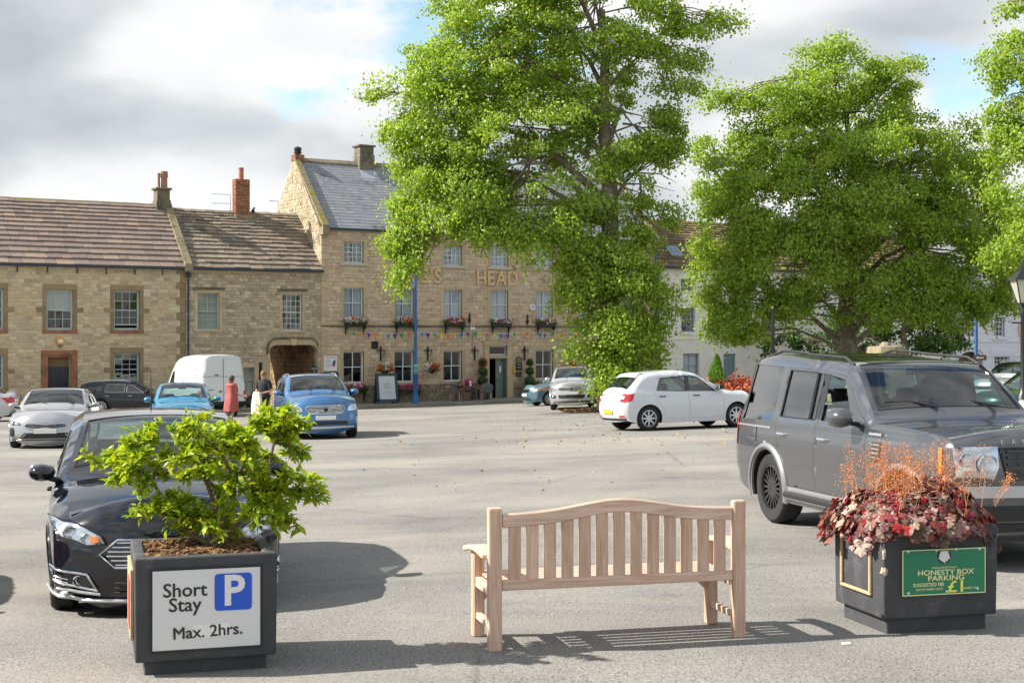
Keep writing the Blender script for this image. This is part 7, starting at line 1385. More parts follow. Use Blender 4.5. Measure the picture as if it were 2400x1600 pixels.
e = empty('alarm_box', fx(ft(1246), -.04)+Vector((0, 0, fz(1246, 720))), TH, 'white hexagonal alarm box with a blue ring on the inn front', 'alarm box'); MB().prism([(.19*math.cos(k*PI/3+PI/6), .19*math.sin(k*PI/3+PI/6)) for k in range(6)], -.09, .02).build('housing', m_plastic_w, e, bevel=.02)
MB().lathe([(.06, 0), (.085, 0), (.085, .004), (.06, .004)], 20, m=Matrix.Translation((0, -.09, .02)) @ Matrix.Rotation(PI/2, 4, 'X'), cap=False).build('logo_ring', m_sblue, e); MB().box(.02, .1, -.094, -.091, .01, .03).build('logo_bar', m_sblue, e)
e = empty('wifi_aerial', fx(ft(1106), -.06)+Vector((0, 0, fz(1106, 770))), TH, 'small white aerial box with two prongs on the inn front', 'aerial'); MB().box(-.15, .15, -.05, .03, -.08, .07).build('box', m_plastic_w, e, bevel=.01); MB().tube([(-.06, -.02, -.24), (-.06, -.02, .24)], .018, 6).tube([(.06, -.02, -.24), (.06, -.02, .24)], .018, 6).build('prongs', m_plastic_w, e); MB().tube([(0, 0, -.08), (0, .02, -1.3)], .008, 4).build('cable', m_iron, e)
# bunting
def bunting():
    cols = [M('flag_'+n, c, .8, trans=.2) for n, c in (('green', (.03, .38, .09)), ('amber', (.85, .4, .03)), ('purple', (.13, .04, .3)), ('orange', (.85, .22, .03)), ('yellow', (.82, .68, .03)), ('blue', (.04, .25, .6)))]
    e = empty('bunting', fx(ft(812), -.42)+Vector((0, 0, fz(812, 776))), TH, 'string of small coloured triangular flags across the inn front', 'bunting'); t0 = ft(812); t1 = ft(1362); pts = []; n = 90; Lb = t1-t0
    def z(x): f = x/Lb*4 % 1; return -.05-.14*4*f*(1-f)*.5+.02*math.sin(x*2)
    for i in range(n+1): x = Lb*i/n; pts.append((x, 0, z(x)))
    MB().tube(pts, .008, 4).build('string', m_plastic_w, e); seq = [0, 1, 2, 3, 4, 5, 2, 0, 3, 4, 5, 2, 0, 4, 3, 4, 5, 2, 0, 4, 3, 4, 5, 2, 0, 1, 3, 4, 5, 2, 0, 4, 3]; rr = random.Random(5); x = .1; i = 0
    while x < Lb-.2:
        w = .2; a = rr.uniform(-.5, .5); m = Matrix.Translation((x+w/2, 0, z(x+w/2))) @ Matrix.Rotation(a, 4, 'Z') @ Matrix.Rotation(rr.uniform(-.25, .25), 4, 'X'); sk = rr.uniform(-.05, .05)
        v = [m @ Vector(p) for p in ((-.12, 0, 0), (.12, 0, 0), (sk, .0, -.3*rr.choice((1, 1, .6))), (0, .03, -.06))]; new_obj('flag', np_mesh('flag', v, [(0, 3, 2), (0, 1, 3), (1, 2, 3)]), cols[seq[i % len(seq)]], e); x += rr.uniform(.34, .42); i += 1
bunting()
def board(name, u0, u1, v0, v1, label, cat, col, d=-.06, frame=None, texts=(), th=.03):
    t0, t1 = ft(u0), ft(u1); um = (u0+u1)/2; z0, z1 = fz(um, v1), fz(um, v0); w, h = t1-t0, z1-z0; e = empty(name, fx((t0+t1)/2, d)+Vector((0, 0, (z0+z1)/2)), TH, label, cat)
    MB().box(-w/2, w/2, -th, .02, -h/2, h/2).build('panel', col, e, bevel=.004)
    if frame:
        b = MB(); f = .035; [b.box(*q) for q in ((-w/2, w/2, -th-.015, .02, -h/2, -h/2+f), (-w/2, w/2, -th-.015, .02, h/2-f, h/2), (-w/2, -w/2+f, -th-.015, .02, -h/2+f, h/2-f), (w/2-f, w/2, -th-.015, .02, -h/2+f, h/2-f))]; b.build('frame', frame, e)
    for s, size, x, z, m in texts: text('lettering', s, size, m, e, (x*w, -th-.003, z*h), extrude=.002)
    return e, w, h
m_navy = M('notice_navy', (.02, .1, .4), .5); m_greyt = M('grey_text', (.25, .26, .28), .6); m_chalk = M('slate_board', (.03, .038, .042), .6); m_goldp = M('gold_paint', (.62, .43, .09), .45)
e, w, h = board('wall_poster', 758, 788, 834, 869, 'white printed poster above the dark beer sign on the inn corner', 'poster', m_white)
for i in range(7): MB().box(-w*.4, w*.02, -.035, -.031, h*(.25-i*.085), h*(.27-i*.085)).build('text_line', m_greyt, e)
MB().box(-w*.42, w*.42, -.035, -.031, h*.38, h*.42).build('heading', m_greyt, e); MB().prism([(w*.1, -h*.15), (w*.36, -h*.1), (w*.4, h*.25), (w*.2, h*.18)], -.035, -.031).build('picture', m_navy, e); MB().prism([(w*.12, -h*.18), (w*.36, -h*.18), (w*.34, -h*.04), (w*.15, -h*.08)], -.037, -.033).build('picture', FLW['red'], e)
board('wall_sign', 757, 792, 871, 906, 'dark slate wall sign with white words about beer', 'sign', m_chalk, frame=m_navy if False else M('grey_frame', (.12, .14, .15), .5), texts=(('Beer', .24, 0, .3, m_white), ('Garden To', .19, 0, 0, m_white), ('Rear', .24, 0, -.3, m_white)))
board('wall_sign', 728, 741, 858, 882, 'small black chalked sign on the carriage arch jamb', 'sign', m_chalk, texts=(('FOOD', .1, 0, .25, m_white), ('&', .1, 0, 0, m_white), ('BAR', .1, 0, -.25, m_white)), d=-.075)
e, w, h = board('menu_case', 1122, 1141, 863, 883, 'yellow framed menu case left of the inn door', 'menu case', m_chalk, frame=m_goldp, d=-.1)
e = empty('wall_sign', fx(ft(1130), -.07)+Vector((0, 0, fz(1130, 850))), TH, 'round red and gold badge sign above the yellow menu case', 'sign'); MB().lathe([(.001, 0), (.27, 0), (.27, .03), (.001, .03)], 24, m=Matrix.Rotation(PI/2, 4, 'X')).build('disc', M('sign_red', (.5, .05, .02), .5), e); MB().lathe([(.001, .031), (.16, .031), (.16, .04), (.001, .04)], 24, m=Matrix.Rotation(PI/2, 4, 'X')).build('centre', m_goldp, e)
board('wall_sign', 1207, 1221, 849, 867, 'black chalkboard sign right of the inn door', 'sign', m_chalk, texts=(('ALES', .09, 0, .25, m_white), ('FOOD', .09, 0, -.15, m_white)), d=-.08); board('wall_sign', 1208, 1220, 872, 882, 'small black gilt sign below the chalkboard', 'sign', m_black, texts=(('ROOMS', .07, 0, 0, m_goldp),), d=-.08)
e = empty('wall_sign', fx(ft(1214), -.08)+Vector((0, 0, fz(1214, 841))), TH, 'black and gold crest plaque above the chalkboard', 'sign'); MB().prism([(-.17, -.1), (.17, -.1), (.17, .02), (.08, .06), (0, .16), (-.08, .06), (-.17, .02)], -.02, .02).build('plaque', m_black, e); MB().box(-.13, .13, -.03, -.02, -.06, -.02).ball((0, -.02, .06), .04).build('gilding', m_goldp, e)
board('wall_sign', 1199, 1205, 857, 873, 'narrow yellow award sign on the door pilaster', 'sign', FLW['yellow'], d=-.11)
# A-board
def aboard():
    p = ground_at(882, 946); e = empty('sandwich_board', (p.x, p.y, gzf(*fx(ft(882), -PW)[:2])+.12), TH-.08, 'dark framed sandwich board with a pale inn poster on the pavement', 'sandwich board'); h, w = 1.5, 1.1
    q = fx(ft(882), -1.1); e.location = (q.x, q.y, e.location.z); fr = M('slate_blue_frame', (.035, .06, .085), .5)
    for s in (1, -1):
        m = Matrix.Translation((0, -.28*s, 0)) @ Matrix.Rotation(-s*.18, 4, 'X'); b = MB(); f = .13; [b.box(*q_, m) for q_ in ((-w/2, w/2, -.02, .02, 0.1, .1+f), (-w/2, w/2, -.02, .02, h-f, h), (-w/2, -w/2+f, -.02, .02, 0, h-f), (w/2-f, w/2, -.02, .02, 0, h-f))]; b.build('frame', fr, e)
        pn = MB().box(-w/2+f, w/2-f, -.012, .012, .1+f, h-f, m).build('panel', M('poster_grey', (.62, .64, .68), .5) if s > 0 else fr, e)
        if s > 0:
            for tx, z, sz in (('KINGS', .98, .13), ('HEAD', .82, .13), ('BAR . KITCHEN', .56, .06)): c_ = m @ Vector((0, -.016, z)); text('lettering', tx, sz, m_greyt, pn, c_, rot=(PI/2+(-.18)*-1*0-.18, 0, 0), extrude=.001)
aboard()
# blue lamp post
def blue_post():
    p = fx(ft(933), -1.9); z = gzf(*fx(ft(933), -PW)[:2])+.12; e = empty('lamp_post', (p.x, p.y, z), 0, 'tall bright blue lamp post on the pavement before the inn', 'lamp post'); s = FPX/p.y
    MB().lathe([(.17, 0), (.17, .32), (.145, .36), (.145, .4), (.125, .42), (.125, 1.35), (.15, 1.38), (.15, 1.44), (.11, 1.48), (.085, 1.6)], 16).build('base', m_bluep, e, smooth=True)
    MB().lathe([(.08, 1.5), (.075, 4), (.06, 8.6)], 14).build('column', m_bluep, e, smooth=True); MB().tube([(0, 0, 8.5), (0, 0, 8.9), (.2, -.2, 9.1), (.7, -.7, 9.15)], .035, 8).build('arm', m_bluep, e, smooth=True); MB().ball((.85, -.85, 9.13), (.3, .3, .09), 12, 8).build('lantern', m_lead, e, smooth=True)
    m_tl = M('teal_notice', (.02, .4, .36), .5); b = MB().lathe([(.088, 1.52), (.088, 1.95)], 14, cap=False).build('notice', m_tl, e, smooth=True); MB().lathe([(.09, 1.55), (.09, 1.6)], 14, cap=False).lathe([(.09, 1.84), (.09, 1.87)], 14, cap=False).build('notice_text', m_white, e)
blue_post()
# table, wicker chairs, lantern, topiaries
m_wick = M('grey_wicker', (.17, .17, .175), .8, var=.3, scale=60, bump=.8, bscale=90); m_pale_leg = M('pale_chair_leg', (.48, .45, .4), .6); m_redwood = M('red_brown_table', (.26, .10, .055), .55, wave=((2, 20, 20), (.18, .065, .035)))
def pav(t, d): p = fx(t, d); return Vector((p.x, p.y, gzf(*fx(t, -PW)[:2])+.12))
tt = ft(1072); e = empty('pub_table', pav(tt, -1.15), TH, 'square red-brown wooden table between wicker chairs outside the inn', 'table')
for i in range(6): MB().box(-.55+i*.185, -.55+i*.185+.175, -.45, .45, .72, .75).build('top_plank', m_redwood, e, bevel=.004)
for sx in (-.48, .48):
    for sy in (-.38, .38): MB().box(sx-.035, sx+.035, sy-.035, sy+.035, 0, .72).build('leg', m_redwood, e)
MB().box(-.5, .5, -.4, .4, .64, .715).build('apron', m_redwood, e)
flower_box('flower_pot', tt-.15, -1.0, pav(tt, -1.15).z+.71, .8, ('white', 'pink', 'magenta', 'pink'), 'pot of pink and white flowers standing on the pub table', 131, None, trough=False, cat='flower pot', droop=0)
bpy.data.objects['flower_pot'].location.z -= .12; MB().lathe([(.11, .12), (.15, .3)], 12).build('pot', m_terra, bpy.data.objects['flower_pot'])
e = empty('candle_lantern', pav(tt, -1.35)+Vector((0, 0, .75)), TH, 'small white candle lantern on the pub table', 'lantern'); MB().lathe([(.07, 0), (.07, .03), (.055, .04), (.055, .18), (.075, .19), (.03, .25), (.01, .27)], 8).build('body', m_plastic_w, e)
def chair(t, d, rz, label):
    e = empty('wicker_chair', pav(t, d), rz, label, 'chair', 'wicker chairs outside the inn')
    for sx in (-.2, .2):
        for sy in (-.2, .2): MB().tube([(sx, sy, .42), (sx*1.25, sy*1.25, 0)], [.022, .014], 6).build('leg', m_pale_leg, e)
    MB().box(-.27, .27, -.27, .27, .4, .46).build('seat', m_wick, e, bevel=.02)
    v = []; n = 16
    for i in range(n+1):
        a = PI*.02+(PI*.96)*i/n; x, y = .3*math.cos(a), -.05+.3*math.sin(a); h = .66+.2*math.sin(a)**1.2
        for (rr, zz) in ((1, .42), (1.08, .55), (1.14, h), (1.04, h), (.95, .55), (.92, .43)): v.append((x*rr, y*rr, zz))
    f = [(i*6+k, i*6+(k+1) % 6, (i+1)*6+(k+1) % 6, (i+1)*6+k) for i in range(n) for k in range(6)]; b = MB().add(v, f+[tuple(range(6)), tuple(range(n*6+5, n*6-1, -1))]); b.build('shell', m_wick, e, smooth=True)
chair(ft(1042), -1.2, TH-2.3+PI, 'grey wicker chair nearest the sandwich board'); chair(ft(1112), -1.25, TH-.6, 'grey wicker chair between table and topiary'); chair(ft(1088), -.65, TH, 'grey wicker chair tucked behind the pub table')
def topiary(u, label, pot):
    p = pav(ft(u), -.45); e = empty('topiary_tree', p, TH, label, 'topiary', 'topiary trees flanking the inn door'); z = lambda v: fz(u, v)-p.z; s = 47.
    mt = M('box_leaf', (.04, .1, .02), .5, cols=[(.03, .075, .012), (.05, .11, .02), (.07, .14, .025), (.04, .09, .015)], rnd=.2, trans=.25)
    if pot == 'urn': MB().lathe([(.2, 0), (.2, .08), (.12, .12), (.25, .4), (.3, .56), (.27, .58), (.24, .5)], 8).build('urn', M('lead_urn', (.09, .095, .1), .7, var=.3), e)
    else: MB().prism([(-.2, 0), (.2, 0), (.24, .5), (-.24, .5)], -.22, .22).build('pot', M('grey_pot', (.14, .145, .15), .8, var=.3), e, bevel=.015)
    MB().tube([(0, 0, .4), (0, 0, z(846))], .025, 6).build('stem', m_bark2, e)
    for k, (v, r) in enumerate(((849, .19), (869, .22), (892, .27))):
        g = np.random.default_rng(k+u); d = unit(g.normal(size=(520, 3))); C = d*r*g.uniform(.8, 1.06, (520, 1))+np.array([0, 0, z(v)]); A = unit(g.normal(size=C.shape)); B = unit(np.cross(A, d+.3*g.normal(size=C.shape))); leaves_mesh('leaf_ball', C, A, B, g.uniform(.05, .08, 520), mt, e)
        MB().ball((0, 0, z(v)), r*.85, 12, 8).build('leaf_core', mt, e)
topiary(1121, 'three-ball topiary in a square grey pot left of the inn door', 'pot'); topiary(1231, 'three-ball topiary in a grey urn right of the inn door', 'urn')
e = empty('ivy_pot', pav(ft(1131), -.75), TH, 'trailing bright green ivy beside the square topiary pot', 'plant'); tufts('foliage', e, 200, (0, 0, .3, .12, .1, .25), .06, m_folg, 171); MB().lathe([(.1, 0), (.14, .25)], 10).build('pot', m_terra2, e)

# ---------------------------------------------------------------- street furniture further right
e = empty('street_lantern', (10.86, 30.2, gzf(10.86, 30.2)), 0, 'black cast iron street lantern at the edge of the lime tree', 'street lamp'); zl = at(2397, 712, 30.2).z-e.location.z
MB().lathe([(.2, 0), (.2, .25), (.14, .3), (.14, .9), (.1, .95), (.08, 1.05), (.065, 1.1), (.055, zl-.3), (.075, zl-.25), (.06, zl-.15), (.05, zl)], 14).build('column', m_black, e, smooth=True); MB().tube([(-.25, 0, zl-.4), (.25, 0, zl-.4)], .02, 6).build('ladder_bar', m_black, e)
b = MB(); q0, q1 = .09, .22; H_ = .5
for sx in (-1, 1):
    for sy in (-1, 1): b.tube([(sx*q0, sy*q0, zl), (sx*q1, sy*q1, zl+H_)], .014, 5)
b.box(-q0-.02, q0+.02, -q0-.02, q0+.02, zl-.02, zl+.02); b.build('lantern_frame', m_black, e); pm_ = glass_mat('lantern_glass', (.9, .9, .8), .08); m_fro = M('frosted_glass', (.72, .72, .6), .4, trans=.5)
for k in range(4):
    m = Matrix.Rotation(k*PI/2, 4, 'Z'); new_obj('lantern_pane', np_mesh('p', [m @ Vector(p) for p in ((-q0, -q0, zl+.02), (q0, -q0, zl+.02), (q1, -q1, zl+H_), (-q1, -q1, zl+H_))], [(0, 1, 2, 3)]), m_fro, e)
MB().add([(-.27, -.27, zl+H_), (.27, -.27, zl+H_), (.27, .27, zl+H_), (-.27, .27, zl+H_), (-.1, -.1, zl+H_+.2), (.1, -.1, zl+H_+.2), (.1, .1, zl+H_+.2), (-.1, .1, zl+H_+.2)], [(0, 3, 2, 1), (0, 1, 5, 4), (1, 2, 6, 5), (2, 3, 7, 6), (3, 0, 4, 7), (4, 5, 6, 7)]).lathe([(.09, zl+H_+.2), (.09, zl+H_+.3), (.04, zl+H_+.34), (.03, zl+H_+.42), (.005, zl+H_+.5)], 10).build('lantern_cap', m_black, e)
p = ground_at(1812, 962); e = empty('sign_post', (p.x, p.y, p.z), 0, 'thin black post rising behind the white hatchback and flower bed', 'post'); MB().lathe([(.055, 0), (.05, 3.6), (.07, 3.62), (.03, 3.7)], 10).build('column', m_black, e); MB().lathe([(.06, 1.2), (.075, 1.22), (.075, 1.3), (.06, 1.32)], 10).build('collar', m_black, e)
Yb = 62; X_ = (2288-U0)/FPX*Yb; e = empty('direction_sign', (X_, Yb, gzf(X_, Yb)), 0, 'bright blue post with a small brown direction sign before the white house', 'sign post'); MB().lathe([(.075, 0), (.07, 6.5)], 12).build('post', m_bluep, e, smooth=True); zz = at(2290, 837, Yb).z-e.location.z; MB().box(-.15, .42, -.09, -.07, zz-.12, zz+.1).build('sign_plate', M('tourist_brown', (.16, .06, .03), .5), e); MB().prism([(-.05, zz-.02), (.05, zz+.05), (.05, zz+.01), (.3, zz+.01), (.3, zz-.05), (.05, zz-.05), (.05, zz-.09)], -.096, -.09).build('arrow', m_white, e)
Yc = 49; X_ = (2075-U0)/FPX*Yc; g0 = gzf(X_, Yc); e = empty('market_cross', (X_, Yc, g0), .3, 'weathered stone market cross base with stepped plinth', 'monument'); zt = at(2075, 812, Yc).z-g0
for i, (w, z0, z1) in enumerate(((1.9, -.1, .25), (1.45, .25, .55), (1.0, .55, .85))): MB().box(-w, w, -w, w, z0, z1).build('step', m_cope, e, bevel=.04)
MB().lathe([(.62, .85), (.6, zt-.25), (.66, zt-.22), (.6, zt), (.2, zt+.03)], 8).build('block', m_cope, e); MB().lathe([(.2, zt), (.16, zt+.1), (.1, zt+.16)], 8).build('shaft_stump', m_cope, e)
# conifer and red bedding in a stone planter beyond the white hatchback
Yd = 47; X_ = (1712-U0)/FPX*Yd; g0 = gzf(X_, Yd); e = empty('stone_planter', (X_, Yd, g0), 0, 'round brown stone planter behind the white hatchback bonnet', 'planter'); MB().lathe([(1.1, 0), (1.15, .55), (1.25, .6), (1.25, .72), (1.1, .72), (1.05, .6)], 24).build('bowl', m_cope, e, smooth=True)
e2 = empty('bedding_plant', (X_, Yd, g0+.6), 0, 'orange-red leafy bedding in the round stone planter', 'plant'); g = np.random.default_rng(77); n = 1500; C = g.normal(size=(n, 3))*np.array([.5, .5, .14])+np.array([.1, 0, .32]); A = unit(g.normal(size=C.shape)); B = unit(np.cross(A, unit(g.normal(size=C.shape)))); leaves_mesh('foliage', C, A, B, g.uniform(.08, .16, n), M('russet_leaf', (.3, .05, .03), .6, cols=[(.4, .08, .03), (.5, .14, .05), (.28, .03, .03), (.55, .2, .1)], rnd=.2, trans=.25), e2)
X2 = (1678-U0)/FPX*Yd; e3 = empty('conifer', (X2, Yd-.2, g0+.6), 0, 'small bright green conifer in the round stone planter', 'conifer'); zt = at(1678, 830, Yd).z-g0-.6; n = 4200; h_ = g.random(n)**1.3; an = g.uniform(0, 2*PI, n); rad = .42*(1-h_)**.75*g.uniform(.6, 1.08, n)*(1+.2*np.sin(an*3+h_*9)); C = np.stack([rad*np.cos(an), rad*np.sin(an), h_*zt], 1); A = unit(np.stack([np.cos(an)*.5, np.sin(an)*.5, np.ones(n)], 1)+.3*g.normal(size=(n, 3))); B = unit(np.cross(A, g.normal(size=(n, 3)))); leaves_mesh('foliage', C, A, B, g.uniform(.07, .12, n), M('conifer_green', (.12, .3, .02), .6, cols=[(.09, .22, .02), (.16, .33, .03), (.22, .4, .04)], rnd=.15, trans=.25), e3, ratio=.35); MB().lathe([(.05, 0), (.04, .3), (.01, zt*.9)], 8).build('trunk', m_bark2, e3)
# refuse bags by the van
p = ground_at(592, 962); e = empty('refuse_bag', (p.x, p.y, p.z), 0, 'knotted black refuse bag on the ground beside the white van', 'refuse bag'); MB().ball((0, 0, .34), (.34, .3, .36), 14, 10, .07).lathe([(.09, .66), (.05, .74), (.1, .86)], 8).build('bag', M('bin_liner', (.012, .012, .014), .25, bump=.8, bscale=14), e, smooth=True)

# ---------------------------------------------------------------- fallen leaves, litter, grass
def scatter():
    g = np.random.default_rng(12); n = 2600; P = []
    def put(k, uv0, uv1):
        for _ in range(k): q = ground_at(g.uniform(uv0[0], uv1[0]), g.uniform(uv0[1], uv1[1])); P.append((q.x, q.y, q.z+.012))
    put(90, (850, 1000), (1750, 1150)); put(170, (1150, 985), (1760, 1045)); put(14, (0, 1080), (2400, 1590)); put(60, (1350, 965), (1480, 1000))
    C = np.array(P); A = unit(g.normal(size=C.shape)*np.array([1, 1, .2])); B = unit(np.cross(A, np.array([0, 0, 1.])+.4*g.normal(size=C.shape))); o = leaves_mesh('fallen_leaves', C, A, B, np.clip(C[:, 1]/420, .022, .07)*g.uniform(.7, 1.2, len(C)), M('dead_leaf', (.4, .2, .05), .8, cols=[(.4, .2, .05), (.5, .3, .08), (.25, .11, .04), (.45, .36, .12)], rnd=.2), None); props(o, 'scattered orange and brown fallen leaves on the asphalt', 'leaves', kind='stuff')
    p = at(1400, 965, 55); q = (3.4, 53.5, gzf(3.4, 53.5)); m = 1400; r = g.random(m)**.5*1.3; a = g.uniform(0, 2*PI, m); C = np.stack([q[0]+r*np.cos(a)*1.2, q[1]+r*np.sin(a), q[2]+.12*(1-r/1.3)+g.random(m)*.03], 1); A = unit(g.normal(size=C.shape)*np.array([1, 1, .3])); B = unit(np.cross(A, np.array([0, 0, 1.])+.5*g.normal(size=C.shape))); o = leaves_mesh('leaf_litter', C, A, B, g.uniform(.06, .12, m), M('litter_brown', (.25, .12, .05), .9, cols=[(.3, .13, .05), (.2, .09, .04), (.38, .18, .07)], rnd=.2), None); props(o, 'brown leaf litter heaped round the tall lime trunk', 'leaves', kind='stuff')
    e = ground_at(556, 1556); b = MB(); rr = random.Random(3)
    for i in range(46): x, y = rr.gauss(0, .035), rr.gauss(-.0, .02); h = rr.uniform(.04, .12); dx, dy = rr.gauss(0, .05), rr.gauss(-.02, .03); b.add([(x-.003, y, 0), (x+.003, y, 0), (x+dx, y+dy, h)], [(0, 1, 2)])
    o = b.build('grass_tuft', M('grass_blade', (.14, .24, .05), .6, trans=.3), loc=(e.x, e.y-.02, e.z)); props(o, 'small grass tuft at the foot of the short stay planter', 'grass', kind='stuff')
    p = ground_at(1982, 1509); o = MB().add([(-.03, -.02, .004), (.035, -.015, .006), (.03, .02, .012), (-.025, .018, .008)], [(0, 1, 2, 3)]).build('paper_scrap', m_white, loc=p); props(o, 'torn white paper scrap on the asphalt in front of the bench shadow', 'litter')
scatter()

# ---------------------------------------------------------------- people
def skin_mesh(verts, edges, radii, root=0, sub=2):
    me = bpy.data.meshes.new('s'); me.from_pydata([tuple(v) for v in verts], edges, []); o = bpy.data.objects.new('s', me); COL.objects.link(o); o.modifiers.new('k', 'SKIN'); me.skin_vertices
    for i, d in enumerate(me.skin_vertices[0].data): r = radii[i]; d.radius = r if isinstance(r, tuple) else (r, r); d.use_root = (i == root)
    m = o.modifiers.new('d', 'SUBSURF'); m.levels = sub; m.render_levels = sub; out = bpy.data.meshes.new_from_object(o.evaluated_get(bpy.context.evaluated_depsgraph_get())); bpy.data.objects.remove(o); out.materials.clear()
    for p in out.polygons: p.use_smooth = True
    return out
m_skin = M('skin', (.50, .30, .215), .55); m_hairb = M('brown_hair', (.09, .05, .03), .7, var=.3, scale=40); m_hairg = M('ginger_hair', (.26, .12, .05), .7, var=.3, scale=40)
def person(label, loc, rz, J, hair, clothes, h=1.7, legs=True):
    """J: joint name -> position (metres, x right, y back, z up; facing -y)."""
    e = empty('person', loc, rz, label, 'person'); V = Vector; o = ['pelvis', 'waist', 'chest', 'neck', 'head', 'crown', 'shL', 'elL', 'wrL', 'haL', 'shR', 'elR', 'wrR', 'haR'] + (['hiL', 'knL', 'anL', 'toL', 'hiR', 'knR', 'anR', 'toR'] if legs else [])
    rad = dict(pelvis=(.15, .11), waist=(.125, .095), chest=(.15, .105), neck=.055, head=(.078, .09), crown=(.07, .082), shL=.062, shR=.062, elL=.043, elR=.043, wrL=.029, wrR=.029, haL=(.038, .02), haR=(.038, .02), hiL=.088, hiR=.088, knL=.058, knR=.058, anL=.04, anR=.04, toL=.035, toR=.035)
    ed = [('pelvis', 'waist'), ('waist', 'chest'), ('chest', 'neck'), ('neck', 'head'), ('head', 'crown'), ('chest', 'shL'), ('shL', 'elL'), ('elL', 'wrL'), ('wrL', 'haL'), ('chest', 'shR'), ('shR', 'elR'), ('elR', 'wrR'), ('wrR', 'haR')]+([('pelvis', 'hiL'), ('hiL', 'knL'), ('knL', 'anL'), ('anL', 'toL'), ('pelvis', 'hiR'), ('hiR', 'knR'), ('knR', 'anR'), ('anR', 'toR')] if legs else [])
    ix = {n: i for i, n in enumerate(o)}; P = [V(J[n]) for n in o]; me = skin_mesh(P, [(ix[a], ix[b]) for a, b in ed], [rad[n] for n in o])
    b = MB(); hd = V(J['head'])
    for s in ('L', 'R'):                               # fingers and thumb
        w, q = V(J['wr'+s]), V(J['ha'+s]); d = (q-w).normalized(); sd = d.cross(V((0, 1, .2))).normalized(); nn = sd.cross(d)
        for k in range(4): r0 = q+sd*(.026-.0175*k); L = (.075, .085, .08, .062)[k]; b.tube([r0-d*.02, r0+d*L*.5+nn*.008, r0+d*L*.9+nn*.028], [.0095, .009, .007], 6)
        r0 = q-d*.035+sd*.03; b.tube([r0, r0+sd*.025+d*.03, r0+sd*.03+d*.062+nn*.015], [.0105, .0095, .0075], 6)
    b.ball(hd+V((0, -.1, -.005)), (.014, .022, .022), 8, 6); b.ball(hd+V((.082, .0, .0)), (.012, .022, .032), 8, 6); b.ball(hd+V((-.082, .0, .0)), (.012, .022, .032), 8, 6)
    bm = bmesh.new(); bm.from_mesh(me); t = bpy.data.meshes.new('t'); t.from_pydata(b.v, [], b.f); bm.from_mesh(t); bm.to_mesh(me); bm.free()
    for p in me.polygons: p.use_smooth = True
    new_obj('body', me, m_skin, e)
    f = MB(); [f.ball(hd+V((x, -.088, .022)), (.013, .008, .008), 8, 6) for x in (-.032, .032)]; f.build('eyes', m_sblack, e); MB().tube([hd+V((-.025, -.09, -.055)), hd+V((0, -.094, -.058)), hd+V((.025, -.09, -.055))], .006, 5).build('mouth', M('lips', (.4, .14, .11), .5), e)
    c = V(J['crown'])*.55+hd*.45; g = MB().ball(c+V((0, .02, .02)), (.098, .112, .105), 14, 10, .03)
    if hair[1] > 0: g.ball(hd+V((0, .055, -hair[1]*.4)), (.085, .06, .09+hair[1]*.45), 12, 8, .04)
    g.build('hair', hair[0], e, smooth=True)
    for nm, names, edges, grow, mat in clothes:
        k = {n: i for i, n in enumerate(names)}; new_obj(nm, skin_mesh([V(J[n]) for n in names], [(k[a], k[b_]) for a, b_ in edges], [tuple(q+grow for q in rad[n]) if isinstance(rad[n], tuple) else rad[n]+grow for n in names], 0), mat, e)
    return e
def loft(name, rings, mat, par, n=28, pleat=.0, seed=0):
    v = []
    for (cx, cy, z, a, b) in rings:
        for k in range(n): t = 2*PI*k/n; q = 1+pleat*math.sin(k*PI*2/4+seed)*(1 if z < rings[0][2] else 0); v.append((cx+a*q*math.cos(t), cy+b*q*math.sin(t), z))
    f = [(i*n+k, i*n+(k+1) % n, (i+1)*n+(k+1) % n, (i+1)*n+k) for i in range(len(rings)-1) for k in range(n)]; me = bpy.data.meshes.new(name); me.from_pydata(v, [], f); me.update(); [setattr(p, 'use_smooth', True) for p in me.polygons]; return new_obj(name, me, mat, par)
TOPE = lambda s=('L', 'R'): [('waist', 'chest'), ('chest', 'shL'), ('chest', 'shR')]
# woman walking away in a rose wrap dress
p = ground_at(543, 995); J = dict(pelvis=(0, 0, .93), waist=(0, .0, 1.08), chest=(0, .01, 1.27), neck=(0, 0, 1.42), head=(0, -.02, 1.53), crown=(0, -.01, 1.6), shL=(.17, 0, 1.34), elL=(.22, -.03, 1.08), wrL=(.15, -.22, 1.0), haL=(.11, -.29, 1.0), shR=(-.17, 0, 1.34), elR=(-.23, .0, 1.08), wrR=(-.22, -.2, .98), haR=(-.2, -.28, .98), hiL=(.09, 0, .88), knL=(.1, -.14, .5), anL=(.1, -.06, .1), toL=(.11, -.2, .03), hiR=(-.09, 0, .88), knR=(-.1, .03, .48), anR=(-.1, .2, .12), toR=(-.1, .12, .03))
m_rose = M('rose_cloth', (.42, .10, .09), .8, var=.35, scale=9, wave=((14, 14, 2), (.30, .075, .075))); m_legg = M('dark_leggings', (.02, .02, .025), .8)
e = person('person in a rose red wrap dress and dark leggings walking behind the white van', p, 2.6, J, (m_hairb, .16), [('leggings', ['pelvis', 'hiL', 'knL', 'anL'], [('pelvis', 'hiL'), ('hiL', 'knL'), ('knL', 'anL')], .008, m_legg), ('sleeves', ['chest', 'shL', 'elL', 'shR', 'elR'], [('chest', 'shL'), ('shL', 'elL'), ('chest', 'shR'), ('shR', 'elR')], .022, m_rose), ('shoe', ['anL', 'toL'], [('anL', 'toL')], .012, m_black), ('shoe', ['anR', 'toR'], [('anR', 'toR')], .012, m_black)])
